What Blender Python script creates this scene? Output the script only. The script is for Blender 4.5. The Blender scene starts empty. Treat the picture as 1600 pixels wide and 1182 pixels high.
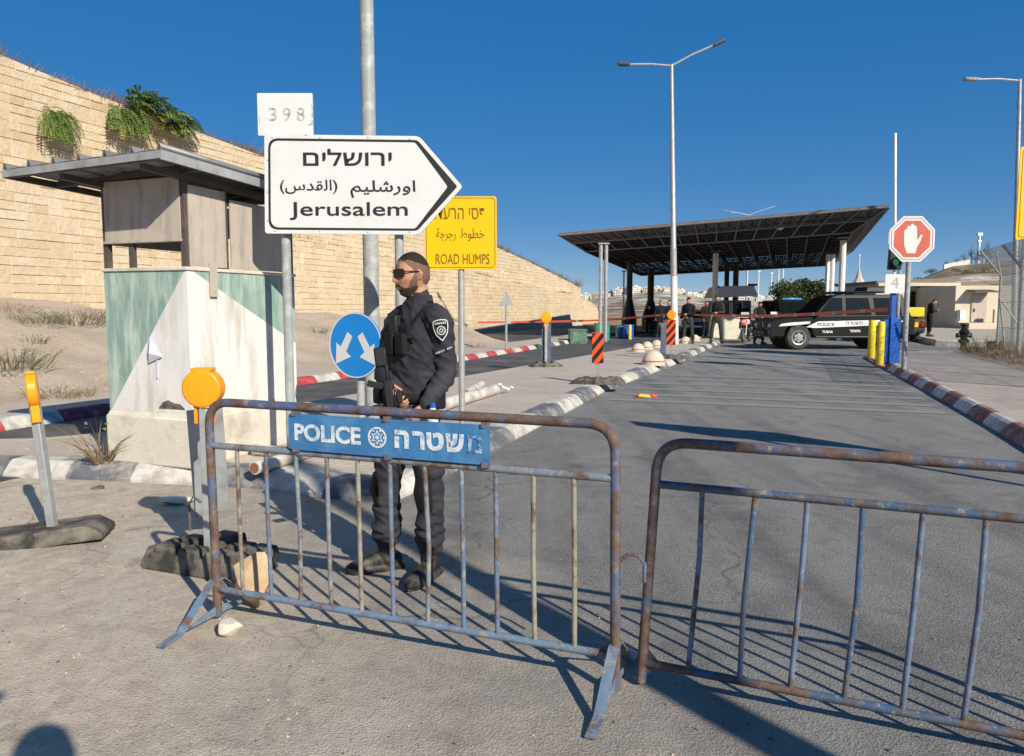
import bpy, bmesh, math, random
from math import sin, cos, pi, radians, atan, atan2, tan, sqrt
from mathutils import Vector, Matrix, Euler, noise

# ---------------------------------------------------------------- camera, sky, sun, exposure
S = bpy.context.scene
COL = S.collection
FPX, CAMH, PITCH = 1200.0, 1.52, atan(109 / 1200)
cam_d = bpy.data.cameras.new('camera'); cam = bpy.data.objects.new('camera', cam_d); COL.objects.link(cam)
cam_d.sensor_width = 36; cam_d.sensor_fit = 'HORIZONTAL'; cam_d.lens = FPX / 1600 * 36
cam_d.clip_start = .05; cam_d.clip_end = 6000
cam.location = (0, 0, CAMH); cam.rotation_euler = (pi / 2 - PITCH, 0, 0)
S.camera = cam
SUN_EL = radians(30.5)
SUN_DIR = Vector((.565, -.825, 0)).normalized() * cos(SUN_EL) + Vector((0, 0, sin(SUN_EL)))   # towards the sun
w = bpy.data.worlds.new('World'); S.world = w; w.use_nodes = True
nt = w.node_tree; bg = nt.nodes['Background']
sky = nt.nodes.new('ShaderNodeTexSky'); sky.sky_type = 'NISHITA'; sky.sun_disc = False
sky.sun_elevation = SUN_EL; sky.sun_rotation = atan2(SUN_DIR.x, SUN_DIR.y)
sky.altitude = 700; sky.air_density = .56; sky.dust_density = 0; sky.ozone_density = 4.4
hsv = nt.nodes.new('ShaderNodeHueSaturation'); hsv.inputs['Saturation'].default_value = 2.5; hsv.inputs['Value'].default_value = 2.25; hsv.inputs['Hue'].default_value = .511
gmm = nt.nodes.new('ShaderNodeGamma'); gmm.inputs[1].default_value = .32; nt.links.new(sky.outputs[0], gmm.inputs[0]); nt.links.new(gmm.outputs[0], hsv.inputs['Color']); nt.links.new(hsv.outputs[0], bg.inputs['Color'])
bg.inputs['Strength'].default_value = .1
sl = bpy.data.lights.new('sun', 'SUN'); sl.energy = 4.4; sl.angle = radians(.53); sl.color = (1, .915, .775)
so = bpy.data.objects.new('sun', sl); COL.objects.link(so); so.rotation_euler = (-SUN_DIR).to_track_quat('-Z', 'Y').to_euler(); so.location = (20, -30, 30)
S.view_settings.view_transform = 'Standard'; S.view_settings.look = 'None'; S.view_settings.gamma = 1
S.view_settings.exposure = .45
S.cycles.max_bounces = 6; S.cycles.use_denoising = True

# ---------------------------------------------------------------- survey helpers: a sight line from the tripod to a point on the ground
RA = atan(440 / 1200)
R = Vector((sin(RA), cos(RA), 0)); N = Vector((cos(RA), -sin(RA), 0))      # along the road, across it to the right
def ray(px, py):
    xc = (px - 800) / FPX; yc = -(py - 591) / FPX
    return Vector((xc, cos(PITCH) + yc * sin(PITCH), -sin(PITCH) + yc * cos(PITCH)))
def G(px, py, z=0.0):
    r = ray(px, py); return Vector((0, 0, CAMH)) + r * ((z - CAMH) / r.z)
def P(px, py, d):
    r = ray(px, py); return Vector((0, 0, CAMH)) + r * (d / r.y)
def W(u, v, z=0.0): return R * u + N * v + Vector((0, 0, z))
def UV(p): return p.dot(R), p.dot(N)
def on_v(px, py, v):
    r = ray(px, py); t = v / r.dot(N); p = r * t; return p.dot(R), CAMH + p.z
rnd = random.Random(11)
def ss(a, b, x):
    t = min(1, max(0, (x - a) / (b - a))); return t * t * (3 - 2 * t)
def interp(tab, x):
    if x <= tab[0][0]: return tab[0][1]
    for (a, b), (c, d) in zip(tab, tab[1:]):
        if x <= c: return b + (d - b) * (x - a) / (c - a)
    return tab[-1][1]

# ---------------------------------------------------------------- materials
def nodes_of(name):
    m = bpy.data.materials.new(name); m.use_nodes = True
    t = m.node_tree; return m, t, t.nodes['Principled BSDF']
def ramp(t, inp, stops):
    r = t.nodes.new('ShaderNodeValToRGB'); e = r.color_ramp.elements
    while len(e) < len(stops): e.new(.5)
    for el, (p, c) in zip(e, stops):
        el.position = p; el.color = (c, c, c, 1) if isinstance(c, (int, float)) else (*c, 1)
    t.links.new(inp, r.inputs[0]); return r.outputs[0]
def noise_n(t, co, scale, detail=4, rough=.6, dist=0):
    n = t.nodes.new('ShaderNodeTexNoise'); n.inputs['Scale'].default_value = scale; n.inputs['Detail'].default_value = detail
    n.inputs['Roughness'].default_value = rough; n.inputs['Distortion'].default_value = dist
    t.links.new(co, n.inputs['Vector']); return n.outputs['Fac']
def mixc(t, fac, a, b, mode='MIX'):
    m = t.nodes.new('ShaderNodeMix'); m.data_type = 'RGBA'; m.blend_type = mode
    for sock, val in ((m.inputs[0], fac), (m.inputs[6], a), (m.inputs[7], b)):
        if isinstance(val, (int, float)): sock.default_value = val
        elif isinstance(val, (tuple, list)): sock.default_value = (*val[:3], 1)
        else: t.links.new(val, sock)
    return m.outputs[2]
def mth(t, op, a, b=None):
    m = t.nodes.new('ShaderNodeMath'); m.operation = op
    for i, val in enumerate((a, b)):
        if val is None: continue
        if isinstance(val, (int, float)): m.inputs[i].default_value = val
        else: t.links.new(val, m.inputs[i])
    return m.outputs[0]
def bump(t, b, h, strength, dist=.01):
    n = t.nodes.new('ShaderNodeBump'); n.inputs['Strength'].default_value = strength; n.inputs['Distance'].default_value = dist
    t.links.new(h, n.inputs['Height']); t.links.new(n.outputs[0], b.inputs['Normal'])
def objco(t):
    return t.nodes.new('ShaderNodeTexCoord').outputs['Object']
def mapping(t, co, rot=(0, 0, 0), sc=(1, 1, 1)):
    n = t.nodes.new('ShaderNodeMapping'); n.inputs['Rotation'].default_value = rot; n.inputs['Scale'].default_value = sc
    t.links.new(co, n.inputs[0]); return n.outputs[0]
def mat(name, col, rough=.6, metal=0, var=.12, scale=5, bmp=.0, bscale=60, dirt=None, dirt_amt=.5, dirt_scale=4, spec=.35, speck=None, stretch=None):
    m, t, b = nodes_of(name); co = objco(t)
    if stretch: co2 = mapping(t, co, sc=stretch)
    else: co2 = co
    n1 = noise_n(t, co, scale)
    lo = tuple(c * (1 - var) for c in col); hi = tuple(min(1, c * (1 + var)) for c in col)
    c = mixc(t, ramp(t, n1, [(.3, 0), (.7, 1)]), lo, hi)
    if dirt:
        n2 = noise_n(t, co2, dirt_scale, 6, .65, .3)
        k = 1 - dirt_amt
        c = mixc(t, ramp(t, n2, [(max(0, .35 + .3 * k - .06), 0), (min(1, .35 + .3 * k + .16), 1)]), c, dirt)
    if speck:
        n3 = noise_n(t, co, speck[1], 2, .5)
        c = mixc(t, ramp(t, n3, [(.6, 0), (.68, speck[2])]), c, speck[0])
    t.links.new(c, b.inputs['Base Color'])
    b.inputs['Roughness'].default_value = rough; b.inputs['Metallic'].default_value = metal; b.inputs['Specular IOR Level'].default_value = spec
    if bmp: bump(t, b, noise_n(t, co, bscale, 5, .6), bmp, .012)
    return m

def asphalt_mat():
    m, t, b = nodes_of('asphalt'); co = objco(t)
    fine = noise_n(t, co, 120, 3, .8); med = noise_n(t, co, 1.3, 5, .6); big = noise_n(t, co, .22, 4, .6, .4)
    vor = t.nodes.new('ShaderNodeTexVoronoi'); vor.inputs['Scale'].default_value = 105; t.links.new(co, vor.inputs['Vector'])
    sep = t.nodes.new('ShaderNodeSeparateColor'); t.links.new(vor.outputs['Color'], sep.inputs[0])
    c = mixc(t, ramp(t, fine, [(.3, 0), (.72, 1)]), (.085, .082, .079), (.30, .288, .27))
    c = mixc(t, ramp(t, sep.outputs[0], [(.8, 0), (.92, .55)]), c, (.36, .34, .31))
    c = mixc(t, ramp(t, sep.outputs[1], [(.9, 0), (.98, .6)]), c, (.045, .044, .042))
    c = mixc(t, ramp(t, big, [(.35, 0), (.7, .45)]), c, (.24, .232, .22))
    # lighter worn wheel tracks along the lane
    road = mapping(t, co, rot=(0, 0, RA), sc=(1, 1, 1))
    sx = t.nodes.new('ShaderNodeSeparateXYZ'); t.links.new(road, sx.inputs[0])
    wob = mth(t, 'ADD', sx.outputs[0], mth(t, 'MULTIPLY', med, .5))
    tr = mth(t, 'SINE', mth(t, 'MULTIPLY', wob, 3.6))
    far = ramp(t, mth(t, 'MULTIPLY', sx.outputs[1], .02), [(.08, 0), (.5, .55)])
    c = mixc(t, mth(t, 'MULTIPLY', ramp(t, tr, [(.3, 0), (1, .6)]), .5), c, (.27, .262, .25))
    c = mixc(t, far, c, (.30, .29, .275))  # paler with distance: glancing light and a smoother surface put into the colour
    # tyre rubber darkening across
    dk = noise_n(t, mapping(t, co, rot=(0, 0, RA), sc=(1.6, .12, 1)), 1.0, 4, .6)
    c = mixc(t, ramp(t, dk, [(.46, 0), (.68, .62)]), c, (.085, .082, .08)); c = mixc(t, ramp(t, noise_n(t, co, 3.5, 6, .7, .8), [(.48, 0), (.7, .42)]), c, (.30, .285, .262)); c = mixc(t, ramp(t, noise_n(t, co, .9, 6, .7, 1.5), [(.52, 0), (.62, .35)]), c, (.10, .097, .094))
    # pale dust lying to the left by the kerb and on the forecourt
    s2 = t.nodes.new('ShaderNodeSeparateXYZ'); t.links.new(co, s2.inputs[0])
    n = mth(t, 'ADD', mth(t, 'MULTIPLY', s2.outputs[0], .876), mth(t, 'MULTIPLY', s2.outputs[1], .482))
    n = mth(t, 'ADD', n, mth(t, 'MULTIPLY', mth(t, 'SUBTRACT', med, .5), 2.2))
    n = mth(t, 'ADD', n, mth(t, 'MULTIPLY', mth(t, 'SUBTRACT', big, .5), 1.2))
    dm = ramp(t, mth(t, 'MULTIPLY', mth(t, 'ADD', n, 4.0), .1), [(.30, .93), (.43, .72), (.535, .4), (.64, .0)])
    dust = mixc(t, ramp(t, fine, [(.3, 0), (.7, 1)]), (.375, .305, .23), (.645, .545, .425))
    dust = mixc(t, ramp(t, noise_n(t, co, 9, 6, .7, .5), [(.42, 0), (.68, .8)]), dust, (.72, .62, .49))
    dust = mixc(t, ramp(t, noise_n(t, co, 2.4, 6, .7, 1.2), [(.5, 0), (.66, .55)]), dust, (.27, .235, .195)); dust = mixc(t, ramp(t, noise_n(t, co, .8, 7, .75, 1.0), [(.5, 0), (.6, .4)]), dust, (.62, .55, .46))
    dust = mixc(t, ramp(t, sep.outputs[2], [(.95, 0), (.99, .55)]), dust, (.15, .135, .12))
    c = mixc(t, dm, c, dust)
    # hairline cracks and dark oil spots
    cv = t.nodes.new('ShaderNodeTexVoronoi'); cv.feature = 'DISTANCE_TO_EDGE'; cv.inputs['Scale'].default_value = .42
    wv = t.nodes.new('ShaderNodeVectorMath'); wv.operation = 'ADD'; nz = t.nodes.new('ShaderNodeTexNoise'); nz.inputs['Scale'].default_value = 1.6; nz.inputs['Detail'].default_value = 7; t.links.new(co, nz.inputs['Vector']); t.links.new(co, wv.inputs[0]); t.links.new(nz.outputs['Color'], wv.inputs[1]); t.links.new(wv.outputs[0], cv.inputs['Vector'])
    c = mixc(t, mth(t, 'MULTIPLY', ramp(t, cv.outputs['Distance'], [(.002, .75), (.007, 0)]), ramp(t, big, [(.42, 0), (.58, 1)])), c, (.06, .055, .05))
    c = mixc(t, ramp(t, noise_n(t, co, 1.9, 3, .5), [(.68, 0), (.76, .45)]), c, (.09, .085, .08))
    t.links.new(c, b.inputs['Base Color']); b.inputs['Roughness'].default_value = .88; b.inputs['Specular IOR Level'].default_value = .25
    h = mth(t, 'ADD', mth(t, 'MULTIPLY', fine, 1.0), mth(t, 'MULTIPLY', vor.outputs['Distance'], .9))
    bump(t, b, h, .5, .010)
    return m
def paver_mat(name, c1, c2, mort, sand=.4):
    m, t, b = nodes_of(name); co = mapping(t, objco(t), rot=(0, 0, RA))
    br = t.nodes.new('ShaderNodeTexBrick'); br.offset = .5
    br.inputs['Scale'].default_value = 1; br.inputs['Brick Width'].default_value = .2; br.inputs['Row Height'].default_value = .1
    br.inputs['Mortar Size'].default_value = .007; br.inputs['Mortar Smooth'].default_value = .3; br.inputs['Bias'].default_value = 0
    br.inputs['Color1'].default_value = (*c1, 1); br.inputs['Color2'].default_value = (*c2, 1); br.inputs['Mortar'].default_value = (*mort, 1)
    t.links.new(co, br.inputs['Vector'])
    c = mixc(t, ramp(t, noise_n(t, co, 1.1, 6, .65, .4), [(.38, 0), (.66, sand)]), br.outputs['Color'], (.60, .52, .43))
    c = mixc(t, ramp(t, noise_n(t, co, 60, 3, .7), [(.35, 0), (.7, .35)]), c, (.2, .17, .15))
    t.links.new(c, b.inputs['Base Color']); b.inputs['Roughness'].default_value = .9
    bump(t, b, mth(t, 'ADD', mth(t, 'MULTIPLY', br.outputs['Fac'], -1.2), mth(t, 'MULTIPLY', noise_n(t, co, 50, 4), .6)), .6, .01)
    return m
def dirt_mat(name, a, bcol, stone, sc=1.0):
    m, t, b = nodes_of(name); co = objco(t)
    n = noise_n(t, co, .7 * sc, 7, .68, .3); n2 = noise_n(t, co, 22 * sc, 5, .7)
    c = mixc(t, ramp(t, n, [(.3, 0), (.7, 1)]), a, bcol)
    c = mixc(t, ramp(t, n2, [(.35, .5), (.55, 0)]), c, tuple(x * .62 for x in a))
    v = t.nodes.new('ShaderNodeTexVoronoi'); v.inputs['Scale'].default_value = 13 * sc; t.links.new(co, v.inputs['Vector'])
    c = mixc(t, ramp(t, v.outputs['Distance'], [(.1, .9), (.22, 0)]), c, stone)
    t.links.new(c, b.inputs['Base Color']); b.inputs['Roughness'].default_value = .95; b.inputs['Specular IOR Level'].default_value = .1
    bump(t, b, mth(t, 'ADD', n2, mth(t, 'MULTIPLY', n, 2)), .8, .05 / sc)
    return m
def wall_mat():
    m, t, b = nodes_of('rough_limestone'); co = objco(t)
    g = t.nodes.new('ShaderNodeNewGeometry')
    c = ramp(t, g.outputs['Random Per Island'], [(0, (.66, .525, .355)), (.3, (.71, .59, .42)), (.55, (.68, .55, .38)), (.8, (.74, .63, .47)), (1, (.63, .485, .31))])
    n = noise_n(t, co, 7, 7, .7); big = noise_n(t, co, .35, 5, .6, .5)
    c = mixc(t, ramp(t, n, [(.33, .5), (.58, 0)]), c, (.52, .40, .26)); c = mixc(t, ramp(t, noise_n(t, co, 2.2, 5, .65), [(.5, 0), (.7, .4)]), c, (.78, .68, .53))
    c = mixc(t, ramp(t, big, [(.55, 0), (.75, .45)]), c, (.43, .34, .23))
    c = mixc(t, ramp(t, noise_n(t, mapping(t, co, sc=(1, 1, .12)), 1.2, 5, .6), [(.6, 0), (.74, .35)]), c, (.36, .29, .21))
    t.links.new(c, b.inputs['Base Color']); b.inputs['Roughness'].default_value = .92; b.inputs['Specular IOR Level'].default_value = .1
    bump(t, b, mth(t, 'ADD', n, mth(t, 'MULTIPLY', noise_n(t, co, 30, 5, .7), .5)), .85, .06)
    return m
def rust_mat(name, paint, rust_amt, worn=(.33, .29, .2)):
    m, t, b = nodes_of(name); co = objco(t)
    n = noise_n(t, co, 7, 7, .72, .6); n2 = noise_n(t, co, 19, 6, .75, .3)
    c = mixc(t, ramp(t, noise_n(t, co, 25, 4), [(.3, 0), (.7, 1)]), tuple(x * .8 for x in paint), tuple(x * 1.15 for x in paint))
    c = mixc(t, ramp(t, n2, [(.56, 0), (.62, .75)]), c, worn)
    k = .5 + .17 * (1 - 2 * rust_amt)
    r = ramp(t, n, [(k - .05, 0), (k + .07, 1)])
    rc = mixc(t, ramp(t, n2, [(.35, 0), (.65, 1)]), (.075, .045, .038), (.185, .115, .075))
    c = mixc(t, r, c, rc)
    t.links.new(c, b.inputs['Base Color']); t.links.new(ramp(t, r, [(0, .42), (1, .85)]), b.inputs['Roughness'])
    bump(t, b, mth(t, 'ADD', n2, r), .35, .003); return m
def glass_mat(name, col, rough=.05):
    m, t, b = nodes_of(name); b.inputs['Base Color'].default_value = (*col, 1); b.inputs['Roughness'].default_value = rough
    b.inputs['Specular IOR Level'].default_value = .45; return m
def leaf_mat(name, a, bcol):
    m, t, b = nodes_of(name); g = t.nodes.new('ShaderNodeNewGeometry')
    t.links.new(ramp(t, g.outputs['Random Per Island'], [(0, a), (1, bcol)]), b.inputs['Base Color'])
    b.inputs['Roughness'].default_value = .6; b.inputs['Specular IOR Level'].default_value = .25
    tr = t.nodes.new('ShaderNodeBsdfTranslucent'); t.links.new(ramp(t, g.outputs['Random Per Island'], [(0, a), (1, bcol)]), tr.inputs[0])
    mx = t.nodes.new('ShaderNodeMixShader'); mx.inputs[0].default_value = .3
    t.links.new(b.outputs[0], mx.inputs[1]); t.links.new(tr.outputs[0], mx.inputs[2]); t.links.new(mx.outputs[0], t.nodes['Material Output'].inputs[0])
    return m
def hill_mat():
    m, t, b = nodes_of('rocky_hillside'); co = objco(t)
    n = noise_n(t, mapping(t, co, sc=(.035, .02, .15)), 1.0, 8, .7, .6); n2 = noise_n(t, mapping(t, co, sc=(.06, .05, .12)), 1.0, 6, .75)
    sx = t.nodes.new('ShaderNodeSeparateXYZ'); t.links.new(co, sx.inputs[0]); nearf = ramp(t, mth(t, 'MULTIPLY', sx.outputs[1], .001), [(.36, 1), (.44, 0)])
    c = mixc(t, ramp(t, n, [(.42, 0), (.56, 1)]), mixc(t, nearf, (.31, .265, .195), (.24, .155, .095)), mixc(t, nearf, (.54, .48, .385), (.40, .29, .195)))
    c = mixc(t, ramp(t, n2, [(.51, 0), (.56, .85)]), c, (.125, .12, .08))
    c = mixc(t, ramp(t, n2, [(.40, .85), (.45, 0)]), c, (.72, .68, .60))
    t.links.new(c, b.inputs['Base Color']); b.inputs['Roughness'].default_value = 1; b.inputs['Specular IOR Level'].default_value = .05
    return m

M = {}
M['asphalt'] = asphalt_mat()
M['lane'] = mat('smooth_dark_asphalt', (.075, .074, .076), .85, var=.25, scale=1.2, bmp=.4, bscale=90, dirt=(.16, .15, .135), dirt_amt=.35, dirt_scale=.7, speck=((.2, .19, .18), 110, .5))
M['paver'] = paver_mat('island_pavers', (.56, .475, .40), (.46, .39, .335), (.31, .26, .22), .75)
M['paver2'] = paver_mat('pavement_pavers', (.50, .42, .35), (.38, .31, .265), (.22, .19, .16), .55)
M['strip'] = mat('dusty_concrete', (.48, .41, .335), .9, var=.15, scale=2, bmp=.3, bscale=30, dirt=(.45, .39, .31), dirt_amt=.6, dirt_scale=1.5)
M['dirt'] = dirt_mat('dry_earth', (.46, .37, .28), (.60, .50, .39), (.64, .57, .47))
M['earth'] = dirt_mat('dry_field', (.42, .25, .12), (.50, .33, .18), (.52, .40, .26), .15)
M['wall'] = wall_mat()
M['joint'] = mat('dark_joint', (.50, .395, .265), .95, bmp=.3)
M['hill'] = hill_mat()
M['kwhite'] = mat('kerb_white_paint', (.60, .57, .52), .8, var=.1, scale=8, bmp=.35, bscale=40, dirt=(.36, .32, .27), dirt_amt=.52, dirt_scale=5)
M['kgrey'] = mat('kerb_grey_paint', (.12, .13, .145), .8, var=.2, scale=8, bmp=.35, bscale=40, dirt=(.36, .33, .29), dirt_amt=.48, dirt_scale=6)
M['kred'] = mat('kerb_red_paint', (.42, .055, .06), .75, var=.2, scale=8, bmp=.3, bscale=40, dirt=(.42, .3, .26), dirt_amt=.25, dirt_scale=6)
M['kredf'] = mat('kerb_faded_red_paint', (.30, .09, .08), .8, var=.25, scale=8, bmp=.3, bscale=40, dirt=(.36, .30, .26), dirt_amt=.42, dirt_scale=5)
M['kblack'] = mat('kerb_black_paint', (.035, .04, .045), .8, dirt=(.25, .23, .2), dirt_amt=.3)
M['concrete'] = mat('worn_white_concrete', (.64, .60, .51), .88, var=.08, scale=3, bmp=.4, bscale=35, dirt=(.42, .37, .28), dirt_amt=.32, dirt_scale=2.5)
M['cwhite'] = mat('white_painted_concrete', (.70, .69, .66), .8, var=.05, scale=3, bmp=.25, bscale=40, dirt=(.50, .46, .38), dirt_amt=.32, dirt_scale=2, stretch=(3, 3, .5))
M['cgreen'] = mat('sea_green_painted_concrete', (.225, .335, .295), .8, var=.14, scale=4, bmp=.25, bscale=40, dirt=(.46, .55, .48), dirt_amt=.5, dirt_scale=2.2, stretch=(4, 4, .7))
M['galv'] = mat('galvanised_steel', (.40, .41, .41), .5, metal=.35, var=.1, scale=9, dirt=(.28, .27, .25), dirt_amt=.3, dirt_scale=7, bmp=.06)
M['poleg'] = mat('grey_pole_paint', (.30, .315, .31), .55, var=.1, scale=4, dirt=(.46, .47, .45), dirt_amt=.4, dirt_scale=9, bmp=.08)
M['panelgrey'] = mat('grey_plastic_sheet', (.47, .41, .35), .4, var=.08, scale=3, dirt=(.3, .26, .23), dirt_amt=.35, dirt_scale=3, stretch=(3, 3, .6))
M['darksteel'] = mat('brown_grey_steel', (.10, .085, .078), .6, metal=.2, var=.2, dirt=(.2, .13, .09), dirt_amt=.2)
M['roof'] = mat('grey_roof_sheet', (.25, .25, .25), .5, metal=.3, var=.15, scale=3, dirt=(.18, .17, .16), dirt_amt=.4)
M['dark'] = mat('black_plastic', (.018, .018, .02), .5, var=.25)
M['rubber'] = mat('dusty_black_rubber', (.045, .043, .04), .85, var=.3, scale=9, dirt=(.21, .185, .15), dirt_amt=.55, dirt_scale=6, bmp=.15, bscale=40)
M['orange'] = mat('orange_plastic', (.95, .33, .01), .38, var=.05, dirt=(.75, .26, .02), dirt_amt=.15)
M['orangered'] = mat('orange_reflector', (.85, .105, .022), .4, var=.07)
M['swhite'] = mat('white_sign_face', (.64, .645, .64), .4, var=.02, dirt=(.60, .585, .55), dirt_amt=.25, dirt_scale=3)
M['sblack'] = mat('black_sign_paint', (.02, .02, .022), .5)
M['syellow'] = mat('yellow_sign_face', (.80, .475, .004), .38, var=.03)
M['sbrown'] = mat('faded_black_letters', (.20, .12, .012), .5, var=.25, scale=30)
M['sblue'] = mat('blue_sign_face', (.006, .22, .62), .4, var=.04)
M['sred'] = mat('faded_red_sign_face', (.5, .105, .075), .5, var=.07, scale=4)
M['sfaint'] = mat('peeled_grey_letters', (.30, .30, .27), .8, var=.5, scale=40, dirt=(.7, .7, .68), dirt_amt=.5, dirt_scale=24)
M['pblue'] = rust_mat('chipped_blue_paint', (.155, .22, .305), .34)
M['pblue2'] = rust_mat('rusted_blue_paint', (.06, .11, .19), .45)
M['pbar'] = rust_mat('bare_worn_bar', (.20, .23, .26), .42, (.36, .31, .22))
M['pbar2'] = rust_mat('worn_blue_bar', (.13, .185, .275), .38, (.30, .30, .28)); M['pbar3'] = rust_mat('tan_worn_bar', (.30, .275, .22), .40, (.16, .21, .28))
M['prail'] = rust_mat('rusty_rail', (.085, .125, .22), .62)
M['plate'] = mat('blue_enamel_plate', (.045, .18, .39), .45, var=.14, scale=6, dirt=(.09, .26, .45), dirt_amt=.4, dirt_scale=9, bmp=.05)
M['slate'] = mat('slate_blue_board', (.07, .10, .16), .6, var=.15, dirt=(.2, .2, .2), dirt_amt=.3)
M['pletter'] = mat('worn_white_letters', (.66, .72, .76), .6, var=.08, dirt=(.12, .27, .46), dirt_amt=.34, dirt_scale=38)
M['pletterworn'] = mat('almost_gone_letters', (.6, .66, .7), .6, var=.1, dirt=(.05, .18, .38), dirt_amt=.85, dirt_scale=34)
M['stone'] = mat('broken_limestone', (.50, .35, .22), .92, var=.2, scale=9, bmp=.8, bscale=18, dirt=(.6, .5, .37), dirt_amt=.4)
M['wstone'] = mat('white_chalk_stone', (.66, .60, .49), .92, var=.1, scale=9, bmp=.7, bscale=22)
M['skin'] = mat('tanned_skin', (.47, .245, .155), .5, var=.08, scale=14, dirt=(.36, .155, .10), dirt_amt=.3, dirt_scale=9)
M['hair'] = mat('short_dark_hair', (.022, .015, .012), .75, var=.5, scale=90, bmp=.5, bscale=260)
M['beard'] = mat('short_beard', (.062, .036, .025), .8, var=.5, scale=110, bmp=.5, bscale=300)
M['stubble'] = mat('faded_hair_sides', (.165, .093, .062), .75, var=.3, scale=120, bmp=.3, bscale=300)
M['navy'] = mat('dark_navy_cloth', (.028, .027, .036), .85, var=.18, scale=7, bmp=.25, bscale=240, dirt=(.05, .048, .056), dirt_amt=.3, dirt_scale=5)
M['navy2'] = mat('black_webbing', (.008, .008, .010), .8, var=.3, bmp=.3, bscale=200)
M['olive'] = mat('dark_olive_cloth', (.034, .038, .028), .9, var=.25, scale=12)
M['blackcloth'] = mat('black_cloth', (.008, .008, .010), .9, var=.3)
M['boot'] = mat('dusty_black_leather', (.016, .015, .015), .5, var=.3, scale=20, dirt=(.11, .1, .085), dirt_amt=.4, dirt_scale=16, bmp=.4, bscale=60)
M['gun'] = mat('gunmetal', (.007, .007, .008), .5, metal=.0, var=.2)
M['lens'] = glass_mat('dark_lens', (.012, .01, .01), .08)
M['glass'] = glass_mat('dark_glass', (.008, .010, .011), .12)
M['white'] = mat('white_paint', (.74, .74, .73), .5, var=.04, dirt=(.6, .58, .54), dirt_amt=.25)
M['cream'] = mat('cream_wall', (.58, .51, .40), .85, var=.06, scale=.8, dirt=(.5, .43, .33), dirt_amt=.3, dirt_scale=1)
M['carblack'] = mat('dark_green_black_paint', (.010, .0125, .010), .4, var=.1, spec=.25)
M['carwhite'] = mat('white_car_paint', (.72, .73, .74), .3, var=.02, spec=.5)
M['alloy'] = mat('dull_alloy', (.42, .42, .42), .4, metal=.5)
M['tyre'] = mat('tyre_rubber', (.045, .043, .04), .85, var=.2, dirt=(.12, .11, .1), dirt_amt=.4)
M['tapered'] = mat('red_tape', (.62, .10, .07), .45, var=.1)
M['ybol'] = mat('yellow_bollard_paint', (.72, .56, .02), .5, var=.08, dirt=(.45, .33, .06), dirt_amt=.2)
M['blue'] = mat('blue_steel_paint', (.012, .10, .42), .42, var=.1)
M['green'] = mat('green_steel_paint', (.035, .27, .17), .55, var=.15)
M['mottle'] = mat('mottled_green', (.06, .16, .11), .8, var=.3, scale=14, dirt=(.22, .28, .22), dirt_amt=.5, dirt_scale=9)
M['dome'] = mat('cream_concrete', (.60, .51, .41), .85, var=.06, bmp=.2, dirt=(.5, .4, .31), dirt_amt=.3)
M['canopy'] = mat('dark_canopy_steel', (.035, .032, .034), .6, metal=.2, var=.3, scale=.8)
M['truss'] = mat('grey_truss_paint', (.21, .20, .20), .6, var=.15)
M['roofsheet'] = mat('dark_roof_lining', (.055, .045, .045), .8, var=.3, scale=.6)
M['leaf'] = leaf_mat('green_leaflets', (.06, .12, .025), (.19, .28, .07))
M['leafy'] = leaf_mat('yellow_green_leaflets', (.16, .21, .045), (.33, .34, .10))
M['drygrass'] = leaf_mat('dry_straw', (.20, .13, .07), (.38, .28, .16))
M['redgrass'] = leaf_mat('reddish_dry_weeds', (.17, .095, .06), (.34, .22, .14))
M['weed'] = leaf_mat('grey_green_weed', (.10, .11, .055), (.26, .24, .13))
M['tree'] = leaf_mat('dark_tree_leaves', (.025, .042, .014), (.075, .10, .035))
M['weedy'] = leaf_mat('olive_tree_leaves', (.04, .06, .02), (.13, .15, .055))
M['bark'] = mat('bark', (.13, .095, .065), .9, var=.3, bmp=.5)
M['wire'] = mat('zinc_wire', (.36, .37, .36), .5, metal=.4, var=.1)
M['chalk'] = mat('spray_white', (.5, .5, .48), .8, var=.2)
M['house'] = mat('pale_stone_house', (.62, .58, .51), .9, var=.06, scale=.05)
M['house2'] = mat('sandy_stone_house', (.52, .45, .36), .9, var=.06, scale=.05)
M['yfaded'] = mat('faded_yellow_marking', (.34, .305, .21), .85, var=.3, scale=12, dirt=(.24, .235, .22), dirt_amt=1.0, dirt_scale=9)
M['wfaded'] = mat('faded_white_marking', (.30, .29, .27), .85, var=.2, scale=12, dirt=(.24, .235, .22), dirt_amt=1.0, dirt_scale=9)
M['green_lens'] = glass_mat('green_lens', (.01, .13, .07), .15)
M['red_lens'] = glass_mat('red_lens', (.35, .01, .012), .2)
M['blue_lens'] = glass_mat('blue_lens', (.02, .25, .6), .2)
M['bottle'] = glass_mat('clear_plastic', (.55, .6, .62), .15)

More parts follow.
